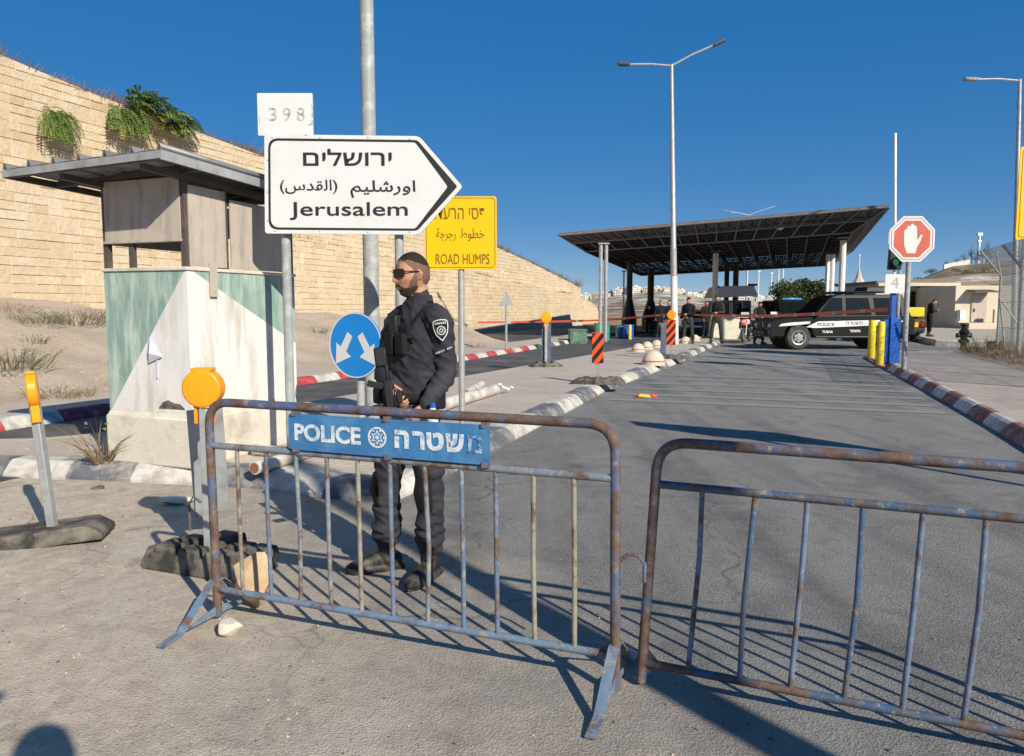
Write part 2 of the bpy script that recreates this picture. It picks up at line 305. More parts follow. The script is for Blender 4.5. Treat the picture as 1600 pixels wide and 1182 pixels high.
# ---------------------------------------------------------------- mesh builder
class MB:
    def __init__(s): s.v = []; s.f = []; s.m = []
    def add(s, vs, fs, mi=0):
        o = len(s.v); s.v += [Vector(a) for a in vs]; s.f += [tuple(i + o for i in f) for f in fs]; s.m += [mi] * len(fs); return s
    def box(s, c, d, rot=None, mi=0, taper=1.0):
        c = Vector(c); x, y, z = d[0] / 2, d[1] / 2, d[2] / 2
        vs = [Vector((i * x * (taper if k > 0 else 1), j * y * (taper if k > 0 else 1), k * z)) for k in (-1, 1) for j in (-1, 1) for i in (-1, 1)]
        if rot is not None:
            mtx = rot if isinstance(rot, Matrix) else Euler(rot).to_matrix(); vs = [mtx @ a for a in vs]
        return s.add([a + c for a in vs], [(0, 2, 3, 1), (4, 5, 7, 6), (0, 1, 5, 4), (2, 6, 7, 3), (0, 4, 6, 2), (1, 3, 7, 5)], mi)
    def tube(s, pts, r, seg=10, mi=0, cap=True, closed=False):
        pts = [Vector(p) for p in pts]; n = len(pts); rs = r if isinstance(r, (list, tuple)) else [r] * n
        vs = []; up = None
        for i, p in enumerate(pts):
            if closed: t = pts[(i + 1) % n] - pts[i - 1]
            else: t = pts[min(i + 1, n - 1)] - pts[max(i - 1, 0)]
            t = t.normalized()
            if up is None:
                up = Vector((0, 0, 1)) if abs(t.z) < .9 else Vector((0, 1, 0))
            a = t.cross(up).normalized(); b = a.cross(t).normalized(); up = b
            for k in range(seg):
                an = 2 * pi * k / seg; vs.append(p + (a * cos(an) + b * sin(an)) * rs[i])
        fs = []
        for i in range(n if closed else n - 1):
            j = (i + 1) % n
            for k in range(seg):
                l = (k + 1) % seg; fs.append((i * seg + k, i * seg + l, j * seg + l, j * seg + k))
        if cap and not closed:
            fs.append(tuple(range(seg - 1, -1, -1))); fs.append(tuple((n - 1) * seg + k for k in range(seg)))
        return s.add(vs, fs, mi)
    def lathe(s, prof, c=(0, 0, 0), seg=20, mi=0, axis='Z', rot=None):
        c = Vector(c); vs = []
        for r, z in prof:
            for k in range(seg):
                a = 2 * pi * k / seg; p = Vector((r * cos(a), r * sin(a), z))
                if axis == 'Y': p = Vector((p.x, -p.z, p.y))
                if axis == 'X': p = Vector((p.z, p.x, p.y))
                if rot is not None: p = rot @ p
                vs.append(p + c)
        fs = [(i * seg + k, i * seg + (k + 1) % seg, (i + 1) * seg + (k + 1) % seg, (i + 1) * seg + k) for i in range(len(prof) - 1) for k in range(seg)]
        fs.append(tuple(range(seg - 1, -1, -1))); fs.append(tuple((len(prof) - 1) * seg + k for k in range(seg)))
        return s.add(vs, fs, mi)
    def ext(s, poly, vec, mi=0, side=None):
        poly = [Vector(p) for p in poly]; vec = Vector(vec); n = len(poly)
        s.add(poly + [p + vec for p in poly], [tuple(range(n - 1, -1, -1)), tuple(range(n, 2 * n))], mi)
        return s.add(poly + [p + vec for p in poly], [(i, (i + 1) % n, n + (i + 1) % n, n + i) for i in range(n)], mi if side is None else side)
    def poly(s, pts, mi=0): return s.add(pts, [tuple(range(len(pts)))], mi)
    def ring(s, outer, inner, vec, mi=0):
        n = len(outer); vec = Vector(vec); o = [Vector(p) for p in outer]; i_ = [Vector(p) for p in inner]
        vs = o + i_ + [p + vec for p in o] + [p + vec for p in i_]; fs = []
        for a in range(n):
            b = (a + 1) % n
            fs += [(a, b, n + b, n + a), (2 * n + a, 3 * n + a, 3 * n + b, 2 * n + b), (a, 2 * n + a, 2 * n + b, b), (n + a, n + b, 3 * n + b, 3 * n + a)]
        return s.add(vs, fs, mi)
    def build(s, name, mats, parent=None, smooth=30, bevel=0, fix=True):
        me = bpy.data.meshes.new(name); me.from_pydata(s.v, [], s.f)
        mats = mats if isinstance(mats, (list, tuple)) else [mats]
        for m_ in mats: me.materials.append(m_)
        for p, mi in zip(me.polygons, s.m): p.material_index = mi
        if fix:
            bm = bmesh.new(); bm.from_mesh(me); bmesh.ops.remove_doubles(bm, verts=bm.verts, dist=1e-5); bmesh.ops.recalc_face_normals(bm, faces=bm.faces); bm.to_mesh(me); bm.free()
        if smooth:
            for p in me.polygons: p.use_smooth = True
            me.set_sharp_from_angle(angle=radians(smooth))
        o = bpy.data.objects.new(name, me); COL.objects.link(o)
        if parent: o.parent = parent
        if bevel:
            b = o.modifiers.new('edge', 'BEVEL'); b.width = bevel; b.segments = 2; b.limit_method = 'ANGLE'; b.angle_limit = radians(40)
        return o
def tag(o, label, cat, group=None, kind=None):
    o['label'] = label; o['category'] = cat
    if group: o['group'] = group
    if kind: o['kind'] = kind
    return o
def thing(name, label, cat, loc=(0, 0, 0), rotz=0, group=None):
    o = bpy.data.objects.new(name, None); o.empty_display_size = .1; COL.objects.link(o); o.location = loc; o.rotation_euler = (0, 0, rotz)
    return tag(o, label, cat, group)
def setting(o):
    o['kind'] = 'structure'; return o
def dup(root, loc, rotz=None, label=None):
    r = root.copy(); COL.objects.link(r); r.location = loc
    if rotz is not None: r.rotation_euler = (0, 0, rotz)
    if label: r['label'] = label
    for ch in list(root.children):
        c = ch.copy(); COL.objects.link(c); c.parent = r
        for g in ch.children:
            d = g.copy(); COL.objects.link(d); d.parent = c
    return r
def dup1(o, loc, rotz, scale, label=None):
    r = o.copy(); COL.objects.link(r); r.location = loc; r.rotation_euler = (0, 0, rotz); r.scale = scale
    if label: r['label'] = label
    return r
def rrect(w, h, r, n=5):
    pts = []
    for cx, cz, a0 in ((w / 2 - r, h / 2 - r, 0), (-w / 2 + r, h / 2 - r, 90), (-w / 2 + r, -h / 2 + r, 180), (w / 2 - r, -h / 2 + r, 270)):
        for k in range(n + 1):
            a = radians(a0 + 90 * k / n); pts.append((cx + r * cos(a), cz + r * sin(a)))
    return pts
def rpoly(pts, r, n=4):
    out = []; m = len(pts)
    for i in range(m):
        p, a, b = Vector(pts[i]), Vector(pts[i - 1]), Vector(pts[(i + 1) % m])
        da, db = (a - p).normalized(), (b - p).normalized(); rr = r[i] if isinstance(r, (list, tuple)) else r
        p0, p1 = p + da * rr, p + db * rr
        for k in range(n + 1):
            t = k / n; q = p0 * (1 - t) ** 2 + p * 2 * t * (1 - t) + p1 * t * t; out.append((q.x, q.y))
    return out
def inset(pts, d):
    n = len(pts); out = []
    ar = sum(pts[i][0] * pts[(i + 1) % n][1] - pts[(i + 1) % n][0] * pts[i][1] for i in range(n)); sg = 1 if ar > 0 else -1
    for i in range(n):
        p = Vector(pts[i]); e0 = (p - Vector(pts[i - 1])); e1 = (Vector(pts[(i + 1) % n]) - p)
        if e0.length < 1e-7: e0 = e1
        if e1.length < 1e-7: e1 = e0
        n0 = Vector((-e0.y, e0.x)).normalized() * sg; n1 = Vector((-e1.y, e1.x)).normalized() * sg
        b = (n0 + n1); b = b.normalized() if b.length > 1e-6 else n0
        out.append(tuple(p + b * (d / max(.3, b.dot(n0)))))
    return out
def xz(pts, y=0.0, ox=0.0, oz=0.0): return [Vector((a + ox, y, b + oz)) for a, b in pts]
def lettering(text, w, h, c, material, parent, name='lettering', offset=0.0, xdir=(1, 0, 0), zdir=(0, 0, 1), thick=.0012, shear=0):
    cu = bpy.data.curves.new(name, 'FONT'); cu.body = text; cu.size = 1; cu.offset = offset; cu.resolution_u = 4; cu.shear = shear
    o = bpy.data.objects.new(name, cu); COL.objects.link(o); bpy.context.view_layer.update()
    me = bpy.data.meshes.new_from_object(o.evaluated_get(bpy.context.evaluated_depsgraph_get()))
    bpy.data.objects.remove(o); bpy.data.curves.remove(cu)
    xs = [v.co.x for v in me.vertices]; ys = [v.co.y for v in me.vertices]
    x0, x1, y0, y1 = min(xs), max(xs), min(ys), max(ys); X, Z = Vector(xdir).normalized(), Vector(zdir).normalized(); c = Vector(c)
    nrm = X.cross(Z)
    for v in me.vertices:
        a = ((v.co.x - x0) / (x1 - x0) - .5) * w; b = ((v.co.y - y0) / (y1 - y0) - .5) * h
        v.co = c + X * a + Z * b
    bm = bmesh.new(); bm.from_mesh(me)
    r = bmesh.ops.extrude_face_region(bm, geom=list(bm.faces))
    bmesh.ops.translate(bm, verts=[g for g in r['geom'] if isinstance(g, bmesh.types.BMVert)], vec=nrm * thick)
    bmesh.ops.recalc_face_normals(bm, faces=bm.faces); bm.to_mesh(me); bm.free()
    me.materials.clear(); me.materials.append(material)
    for p in me.polygons: p.use_smooth = False
    ob = bpy.data.objects.new(name, me); COL.objects.link(ob); ob.parent = parent; return ob
def clip(poly, axis, val, keep_less):
    out = []; n = len(poly)
    ins = lambda p: (p[axis] <= val) if keep_less else (p[axis] >= val)
    for i in range(n):
        a, b = poly[i], poly[(i + 1) % n]
        if ins(a): out.append(a)
        if ins(a) != ins(b):
            t = (val - a[axis]) / (b[axis] - a[axis]); out.append((a[0] + (b[0] - a[0]) * t, a[1] + (b[1] - a[1]) * t))
    return out
def he(s): return s[::-1]          # right-to-left writing is set out from its last letter
# ================================================================ THE SETTING
IZ = .14
def sheet(name, pts, z, material):
    mb = MB(); mb.poly([Vector((p[0], p[1], z)) for p in pts]); o = mb.build(name, material, smooth=0); 
    if o.data.polygons[0].normal.z < 0: o.data.flip_normals()
    return setting(o)
sheet('ground', [(4000 * cos(2 * pi * k / 48), 4000 * sin(2 * pi * k / 48)) for k in range(48)], -.03, M['earth'])
def uvp(*l): return [W(u, v) for u, v in l]
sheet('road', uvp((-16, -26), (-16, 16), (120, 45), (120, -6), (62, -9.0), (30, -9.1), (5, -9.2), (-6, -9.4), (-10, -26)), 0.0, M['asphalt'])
sheet('lane', uvp((-9, -9.3), (-9, -6.5), (6, -6.5), (15, -6.3), (28, -5.3), (60, -4.6), (60, -9.0), (30, -9.0)), .004, M['lane'])

# ---- traffic island: kerb ring + paved top
def kerb(name, pts, lens, mats, depth=.30, h=IZ, slope=.10, left=True, start=0):
    """pts: foot of the kerb; the stones lean back from it to the given side."""
    P2 = [Vector((p[0], p[1], 0)) for p in pts]
    # resample into stones
    mb = MB(); fin = []; i = 0; s = 0.0
    seg = [(P2[k], P2[k + 1]) for k in range(len(P2) - 1)]
    tot = sum((b - a).length for a, b in seg)
    def at(d):
        for a, b in seg:
            l = (b - a).length
            if d <= l: return a + (b - a) * (d / l), (b - a).normalized()
            d -= l
        a, b = seg[-1]; return b, (b - a).normalized()
    cuts = [0.0]; k = 0
    while cuts[-1] < tot - .05:
        cuts.append(min(tot, cuts[-1] + (lens(cuts[-1]) if callable(lens) else lens))); k += 1
    inner = []
    def nrm(d):
        p, t = at(d); t2 = at(max(0, d - .3))[1] + at(min(tot, d + .3))[1]; t2.normalize()
        return p, Vector((-t2.y, t2.x, 0)) * (1 if left else -1)
    for ci, (a, b) in enumerate(zip(cuts, cuts[1:])):
        nst = max(1, int((b - a) / .35)); g = .006; rows = []
        dz = rnd.uniform(-.006, .006); do = rnd.uniform(-.008, .008)
        for q in range(nst + 1):
            d = a + g + (b - a - 2 * g) * q / nst; p, n = nrm(d)
            rows.append([p - n * do + Vector((0, 0, -.05)), p - n * do + Vector((0, 0, .025)), p + n * (slope * .8) + Vector((0, 0, h * .86 + dz)), p + n * (slope + .03) + Vector((0, 0, h + dz + .004)), p + n * depth + Vector((0, 0, h + dz + .004)), p + n * depth + Vector((0, 0, -.05))])
        vs = [v for r in rows for v in r]; fs = []
        for q in range(nst):
            for j in range(5): fs.append((q * 6 + j, (q + 1) * 6 + j, (q + 1) * 6 + j + 1, q * 6 + j + 1))
        fs += [(0, 1, 2, 3, 4, 5), tuple(nst * 6 + j for j in (5, 4, 3, 2, 1, 0))]
        mb.add(vs, fs, mats(ci, a)[0] if callable(mats) else 0)
    for d in [tot * q / 80 for q in range(81)]:
        p, n = nrm(d); inner.append(p + n * (depth - .02))
    return mb, inner
ipx = [(-640, 742), (0, 745), (90, 749), (190, 753), (300, 758), (420, 766), (500, 778), (555, 788), (610, 787), (655, 772), (690, 747), (740, 722), (800, 690), (950, 610), (1060, 568), (1120, 540)]
iout = [G(*p) for p in ipx]
iout += [W(34, -3.0), W(37, -3.1), W(38.2, -3.6), W(38.6, -4.3)]
acc = 0; 
def ilen(d): return .64 if d < 9.5 else 1.18
mb, inn = kerb('kerb', iout, ilen, lambda i, a: (i % 2,), depth=.32, left=True)
setting(mb.build('kerb', [M['kwhite'], M['kgrey']], smooth=25))
back = [W(38.4, -4.6), W(32, -5.0), W(27, -5.35), W(22, -5.7), W(15, -6.25), W(9.5, -6.75), W(7.0, -6.85), W(5.9, -7.5), W(5.3, -8.6), W(4.75, -10.2)]
setting(sheet('island_paving', inn + back, IZ, M['paver']))
mb2, _ = kerb('kerb', back, lambda d: 1.0, lambda i, a: (0,), depth=.14, h=IZ - .003, slope=.03, left=True)
setting(mb2.build('kerb', M['strip'], smooth=25))
# ---- far kerb of the side lane, red and white then black and white
lk = [W(-8, -9.35), W(4, -9.3), W(12, -9.15), W(20, -8.95), W(27, -9.0), W(33, -9.1), W(38, -9.3), W(46, -9.6)]
mb, lin = kerb('kerb', lk, .82, lambda i, a: ((i % 2) if a < 34.5 else (2 if i % 2 else 0),), depth=.22, left=True)
setting(mb.build('kerb', [M['kwhite'], M['kred'], M['kblack']], smooth=25))
sheet('footpath', lin + [W(46, -11.2), W(30, -10.9), W(20, -10.7), W(8, -10.7), W(-8, -10.9)], IZ, M['strip'])
# ---- right-hand kerb and brick pavement
rk = [W(-4, 2.45), W(9.7, 2.4), W(13, 2.37), W(19, 2.25), W(23, 2.12), W(25.4, 2.05), W(26.6, 2.25), W(27.3, 2.8), W(27.8, 3.6)]
mb, rin = kerb('kerb', rk, .92, lambda i, a: (i % 2,), depth=.20, h=.15, left=False)
setting(mb.build('kerb', [M['kwhite'], M['kredf']], smooth=25))
sheet('pavement', rin + [W(28.2, 4.4), W(29, 16), W(-4, 16)], .147, M['paver2'])
mb, _ = kerb('kerb', [W(27.8, 3.6), W(28.4, 6), W(29, 16)], 1.0, lambda i, a: (0,), depth=.2, h=.15, left=False)
setting(mb.build('kerb', M['strip'], smooth=25))
pk = [G(1396, 523), G(1418, 530), G(1462, 541), G(1540, 543)]
mb, pin = kerb('kerb', pk, 1.0, lambda i, a: (0,), depth=.25, h=.24, slope=.02, left=True)
setting(mb.build('kerb', M['kwhite'], smooth=25))
sheet('pavement', pin + [pk[-1] + Vector((14, 0, 0)), pk[0] + Vector((34, 26, 0)), pk[0] + Vector((6, 20, 0))], .235, M['strip'])

# ---- painted humps: faded bars across the carriageway
mb = MB()
for u0 in (12.4, 13.3, 14.3, 15.4, 16.4, 17.4):
    mb.poly([W(u0, -2.85, .006), W(u0, 2.1, .006), W(u0 + .30, 2.1, .006), W(u0 + .30, -2.85, .006)], 0 if int(u0) in (12, 15) else 1)
setting(mb.build('road_marking', [M['yfaded'], M['wfaded']], smooth=0))

# ---- earth bank between the footpath and the retaining wall
zb = [(-10, 1.95), (6, 1.9), (13.2, 1.72), (16, 1.5), (26.4, 1.33), (33, .95), (42, .3), (80, .1)]
VW = -18.0
def bank(u, v):
    t = ss(-10.6, -16.5, v) * .55 + .45 * min(1, max(0, (-10.6 - v) / 7.2)); end = u - (31.0 + (-11.3 - v) * 1.45)
    z = IZ - .02 + (interp(zb, u) - IZ) * t
    return -.02 * ss(-3, 1, end) + (1 - ss(-3, 1.2, end)) * (z + (noise.noise(Vector((u * .7, v * .7, 0))) * .16 + noise.noise(Vector((u * 2.2, v * 2.2, 3))) * .06) * ss(-10.5, -11.8, v))
mb = MB(); nu, nv = 190, 34
for i in range(nu + 1):
    for j in range(nv + 1):
        u = -9 + 60 * i / nu; v = -10.5 - 7.7 * j / nv; mb.v.append(W(u, v, bank(u, v)))
for i in range(nu):
    for j in range(nv):
        a = i * (nv + 1) + j; mb.f.append((a, a + 1, a + nv + 2, a + nv + 1)); mb.m.append(0)
setting(mb.build('earth_bank', M['dirt'], smooth=180, fix=False))
# dark asphalt yard at the foot of the wall, past the end of the bank
sheet('yard', uvp((30, -9.6), (33, -9.6), (84, -9.4), (84, -18.6), (33, -18.6), (30.5, -12)), .007, M['lane'])

# ---- retaining wall in two tiers, every dressed block modelled
def wall_tier(name, label, v, top_px, u_lo, u_hi, zbot, back_d):
    tops = [on_v(x, y, v) for x, y in top_px]; cell = .222
    tops.sort(); 
    ext = tops[0]; tops = [(u_lo, ext[1] + .02 * (ext[0] - u_lo))] + tops if ext[0] > u_lo else tops
    nu_ = int((u_hi - u_lo) / cell); nz = int((max(t[1] for t in tops) - zbot) / cell) + 1
    used = [[False] * nz for _ in range(nu_)]; mb = MB(); g = .005; r_ = random.Random(5)
    for i in range(nu_):
        for j in range(nz):
            if used[i][j]: continue
            u0 = u_lo + i * cell; z0 = zbot + j * cell
            if z0 > interp(tops, u0) + .02: used[i][j] = True; continue
            w_, h_ = r_.choice([(2, 1), (2, 1), (3, 1), (3, 1), (2, 2), (3, 2), (4, 1), (1, 1), (1, 2), (2, 1), (5, 1), (3, 2), (1, 1)])
            while w_ > 1 and (i + w_ > nu_ or any(used[i + q][j] for q in range(w_))): w_ -= 1
            if h_ == 2 and (j + 1 >= nz or any(used[i + q][j + 1] for q in range(w_))): h_ = 1
            for q in range(w_):
                for p in range(h_): used[i + q][j + p] = True
            u1 = u0 + w_ * cell; z1 = z0 + h_ * cell; ta = interp(tops, u0); tb = interp(tops, u1)
            za, zb_ = min(z1, ta), min(z1, tb)
            if za - z0 < .03 or zb_ - z0 < .03: continue
            d = r_.uniform(.016, .038); ch = .014; tl = r_.uniform(-.007, .007); tz = r_.uniform(-.004, .007)
            f = [W(u0 + g, v, z0 + g), W(u1 - g, v, z0 + g), W(u1 - g, v, zb_ - g), W(u0 + g, v, za - g)]
            e = [W(u0 + g + ch, v + d + tl - tz, z0 + g + ch * .6), W(u1 - g - ch, v + d - tl - tz, z0 + g + ch * .6), W(u1 - g - ch, v + d - tl + tz, max(z0 + .02, zb_ - g - ch)), W(u0 + g + ch, v + d + tl + tz, max(z0 + .02, za - g - ch))]
            mb.add(f + e, [(4, 5, 6, 7), (0, 1, 5, 4), (1, 2, 6, 5), (2, 3, 7, 6), (3, 0, 4, 7)])
    root = thing(name, label, 'wall')
    mb.build('stone_facing', M['wall'], root, smooth=0, fix=False)
    # core behind the facing: follows the top line
    mc = MB(); us = [u_lo + (u_hi - u_lo) * k / 60 for k in range(61)]
    for k in range(60):
        a, b = us[k], us[k + 1]; ta, tb = interp(tops, a) - .01, interp(tops, b) - .01
        mc.add([W(a, v + .004, zbot - .5), W(b, v + .004, zbot - .5), W(b, v + .004, tb), W(a, v + .004, ta), W(a, v - back_d, ta), W(b, v - back_d, tb), W(b, v - back_d, zbot - .5), W(a, v - back_d, zbot - .5)],
               [(0, 1, 2, 3), (3, 2, 5, 4), (4, 5, 6, 7)] + ([(0, 3, 4, 7)] if k == 0 else []) + ([(1, 6, 5, 2)] if k == 59 else []))
    mc.build('core', M['joint'], root, smooth=0)
    return root, tops
low_px = [(0, 276), (100, 297), (430, 367), (490, 375), (539, 388), (568, 395), (608, 402), (724, 423), (800, 441), (826, 447), (897, 461), (923, 472), (934, 481), (938, 497)]
up_px = [(0, 85), (78, 118), (160, 152), (300, 203), (410, 244), (540, 297), (640, 332), (775, 386), (830, 411), (870, 431), (890, 441), (905, 449)]
u_end_lo = on_v(938, 497, VW)[0]; u_end_up = on_v(907, 455, VW - .9)[0]
wl, tl_ = wall_tier('retaining_wall', 'lower tier of the long pale limestone retaining wall, rising from the earth bank', VW, low_px, -6, u_end_lo, -.1, .9)
wu, tu_ = wall_tier('retaining_wall', 'upper tier of the long limestone retaining wall, set back and topped with dry weeds', VW - .9, up_px, -6, u_end_up, 1.6, 6)
# earth behind the wall
mb = MB()
for k in range(60):
    a = -6 + (u_end_up + 6) * k / 60; b = -6 + (u_end_up + 6) * (k + 1) / 60
    ta, tb = interp(tu_, a), interp(tu_, b)
    for v0, v1, h0, h1 in ((-19.2, -21, -.02, .12), (-21, -26, .12, .15), (-26, -60, .15, -.6)):
        mb.poly([W(a, v0, ta + h0), W(b, v0, tb + h0), W(b, v1, tb + h1), W(a, v1, ta + h1)])
    if k == 59: mb.poly([W(b, -19.2, tb), W(b, -60, tb - .6), W(b + 8, -60, -1), W(b + 3, -19.2, -1)])
setting(mb.build('hillside', M['dirt'], smooth=0))

# ---- dry weeds along the wall tops (nobody could count them)
def blades(mb, c, n, h, spread, lean=.5, wd=.006, mi=0, seg=2):
    for _ in range(n):
        a = rnd.uniform(0, 2 * pi); r = spread * sqrt(rnd.random()); b = c + Vector((r * cos(a), r * sin(a), 0))
        hh = h * rnd.uniform(.45, 1.15); d = Vector((cos(a) * lean * rnd.uniform(.1, 1.2) + rnd.uniform(-.25, .25), sin(a) * lean * rnd.uniform(.1, 1.2) + rnd.uniform(-.25, .25), 1)).normalized()
        s_ = d.cross(Vector((rnd.uniform(-1, 1), rnd.uniform(-1, 1), .1))).normalized() * wd
        p1 = b + d * hh * .55; p2 = b + d * hh + Vector((d.x, d.y, -.35)) * hh * .25
        mb.add([b - s_, b + s_, p1 + s_ * .8, p1 - s_ * .8, p2], [(0, 1, 2, 3), (3, 2, 4)], mi)
mb = MB()
u = -2.0
while u < u_end_up:
    t = interp(tu_, u); dens = .35 + .65 * max(0, noise.noise(Vector((u * .35, 7, 0))) + .3)
    near = u < 24
    blades(mb, W(u, -19.0 - rnd.uniform(.0, .35), t - .04), int((26 if near else 16) * dens + 4), (.26 + .26 * rnd.random()) * (.5 + dens * .85), .30, .9, .008 if near else .012, 0 if rnd.random() < .55 else 1)
    u += .10 if near else .14
blades(mb, W(u_end_up - 1.5, -19.1, interp(tu_, u_end_up - 1.5)), 60, .9, .8, .6, .014, 0)
o = mb.build('dry_weeds', [M['redgrass'], M['drygrass']], smooth=0, fix=False); tag(o, 'reddish dry weeds fringing the top edge of the upper wall', 'weeds', kind='stuff')
mb = MB(); u = 8.0
while u < u_end_lo - 1:
    dens = max(0, noise.noise(Vector((u * .28, 2, 0))) + .22)
    if dens > 0: blades(mb, W(u, VW - .12 - rnd.uniform(0, .35), interp(tl_, u) - .03), int(1 + 12 * dens), .15 + .28 * dens, .2, .9, .010, 0 if rnd.random() < .6 else 1)
    u += .14
o = mb.build('dry_weeds', [M['drygrass'], M['weed']], smooth=0, fix=False); tag(o, 'thin brown weeds growing on the ledge between the two wall tiers', 'weeds', kind='stuff')

# ---- distant hills
rl = [(700, 478), (880, 476), (925, 470), (965, 463), (1020, 458.5), (1050, 460), (1104, 469), (1200, 473), (1335, 474), (1500, 476)]
rr_ = [(1300, 484), (1335, 482), (1352, 474), (1420, 443), (1450, 430), (1480, 419), (1520, 414), (1600, 408), (1750, 402), (2100, 420)]
def hz(px, y):
    zl = (CAMH + (482 - interp(rl, px)) * 1000 / FPX) * ss(170, 1000, y) if y < 1000 else (CAMH + (482 - interp(rl, px)) * 1000 / FPX) * (1 - .5 * ss(1000, 1600, y))
    zr = CAMH + (482 - interp(rr_, px)) * 250 / FPX; zr = max(0, zr) * (ss(85, 250, y) if y < 250 else 1 - .9 * ss(250, 420, y)) if px > 1300 else 0
    z = max(zl, zr); 
    x = (px - 800) / FPX * y
    k = min(1, z / 4)
    return z + .05 + k * (noise.noise(Vector((x * .02, y * .02, 0))) * 1.1 + noise.noise(Vector((x * .09, y * .09, 5))) * .35) * (.6 if y < 420 else 1.4)
mb = MB(); xs = [690 + 12 * i for i in range(118)]; ys = [98 * (1700 / 98) ** (j / 110) for j in range(111)]
for px in xs:
    for y in ys: mb.v.append(Vector(((px - 800) / FPX * y, y, hz(px, y) - (.1 if y < 104 else 0))))
nn = len(ys)
for i in range(len(xs) - 1):
    for j in range(nn - 1):
        mb.f.append((i * nn + j, (i + 1) * nn + j, (i + 1) * nn + j + 1, i * nn + j + 1)); mb.m.append(0)
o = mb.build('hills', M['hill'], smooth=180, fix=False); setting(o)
sheet('field', [P(930, 500, 47), P(1125, 500, 47), P(1190, 500, 104), P(900, 500, 104)], .09, M['earth'])
# ================================================================ GUARD BOOTH
C0 = G(303, 731, IZ); C0.z = IZ
bt = thing('guard_booth', 'concrete guard booth painted white and sea green under a tilted sheet roof', 'booth', C0, -RA)
LX, LY = .93, 1.5
mb = MB(); mb.box((-LX / 2, LY / 2, .21), (LX + .06, LY + .06, .44)); mb.box((-LX / 2, LY / 2, .45), (LX + .055, LY + .055, .08), taper=.95)
o = mb.build('base_block', M['concrete'], bt, bevel=.02)
zm0, zm1 = .47, 1.70
mb = MB()
# near face (y=0), seen to the left of the edge: green with a white triangle
A, B, Cc, D = Vector((-LX, 0, zm0)), Vector((0, 0, zm0)), Vector((0, 0, zm1)), Vector((-LX, 0, zm1))
e1 = Vector((-LX + .02, 0, zm0)); e2 = Vector((-.02, 0, zm1))
mb.poly([e1, B, Cc, e2], 0); mb.poly([A, e1, e2, D], 1)
# right-hand face (x=0): white with a green corner
E1, F1 = Vector((0, LY, zm0)), Vector((0, LY, zm1)); g1 = Vector((0, .07, zm1)); g2 = Vector((0, LY, zm0 + .55))
mb.poly([B, E1, g2, g1, Cc], 0); mb.poly([g1, g2, F1], 1)
mb.poly([Vector((-LX, LY, zm0)), A, D, Vector((-LX, LY, zm1))], 1); mb.poly([E1, Vector((-LX, LY, zm0)), Vector((-LX, LY, zm1)), F1], 0)
mb.poly([D, Cc, F1, Vector((-LX, LY, zm1))], 2)
mb.build('concrete_body', [M['cwhite'], M['cgreen'], M['concrete']], bt, smooth=0)
mb = MB(); mb.box((-LX / 2, LY / 2, zm1 + .017), (LX + .03, LY + .03, .03)); mb.build('coping', M['concrete'], bt, bevel=.006)
# chipped hollow at the foot of the painted body
mb = MB(); q = [(-.36, .0), (-.31, .055), (-.25, .075), (-.19, .05), (-.12, .045), (-.07, .0)]
mb.ext([Vector((a, -.006, zm0 + .035 + b)) for a, b in q], (0, .004, 0)); mb.build('broken_chip', M['rubber'], bt, smooth=0)
# steel cabin frame, sheets and openings
z0, z1 = zm1 + .032, 2.45
mb = MB()
for x in (-LX + .03, -.03):
    for y in ((.03, LY - .03) if x < -.5 else (.03, LY - .03, LY * .34)): mb.box((x, y, (z0 + z1) / 2), (.05, .05, z1 - z0))
for y in (.03, LY - .03): mb.box((-LX / 2, y, z1 + .021), (LX - .02, .045, .04))
for x in (-LX + .03, -.03): mb.box((x, LY / 2, z1 + .022), (.045, LY - .12, .04))
mb.box((-LX * .66, .03, z0 + .12), (.05, .04, .24))
mb.build('cabin_frame', M['darksteel'], bt)
mb = MB(); mb.box((-LX / 2, .0, z0 + .48), (LX - .09, .012, .54)); mb.box((-LX / 2, -.012, z0 + .225), (LX - .06, .02, .02)); mb.build('window_sheet', M['panelgrey'], bt)
mb = MB(); mb.box((.0, LY * .18, z0 + .35), (.012, LY * .3, .68)); mb.build('window_sheet', M['panelgrey'], bt)
mb = MB(); mb.box((.002, LY * .66, z0 + .32), (.012, LY * .58, .62)); mb.build('window_sheet', M['panelgrey'], bt)
mb = MB(); mb.box((-LX, LY * .5, z0 + .46), (.012, LY - .1, .5)); mb.build('window_sheet', M['panelgrey'], bt)
mb = MB(); mb.box((-LX / 2, LY, z0 + .54), (LX - .1, .012, .32)); mb.build('window_sheet', M['panelgrey'], bt)
mb = MB(); mb.box((.02, .30, zm1 - .07), (.018, .085, .30)); mb.lathe([(.006, 0), (.006, .01)], (.029, .30, zm1 - .17), 8, axis='X'); mb.build('hanging_strap', M['panelgrey'], bt, bevel=.004)
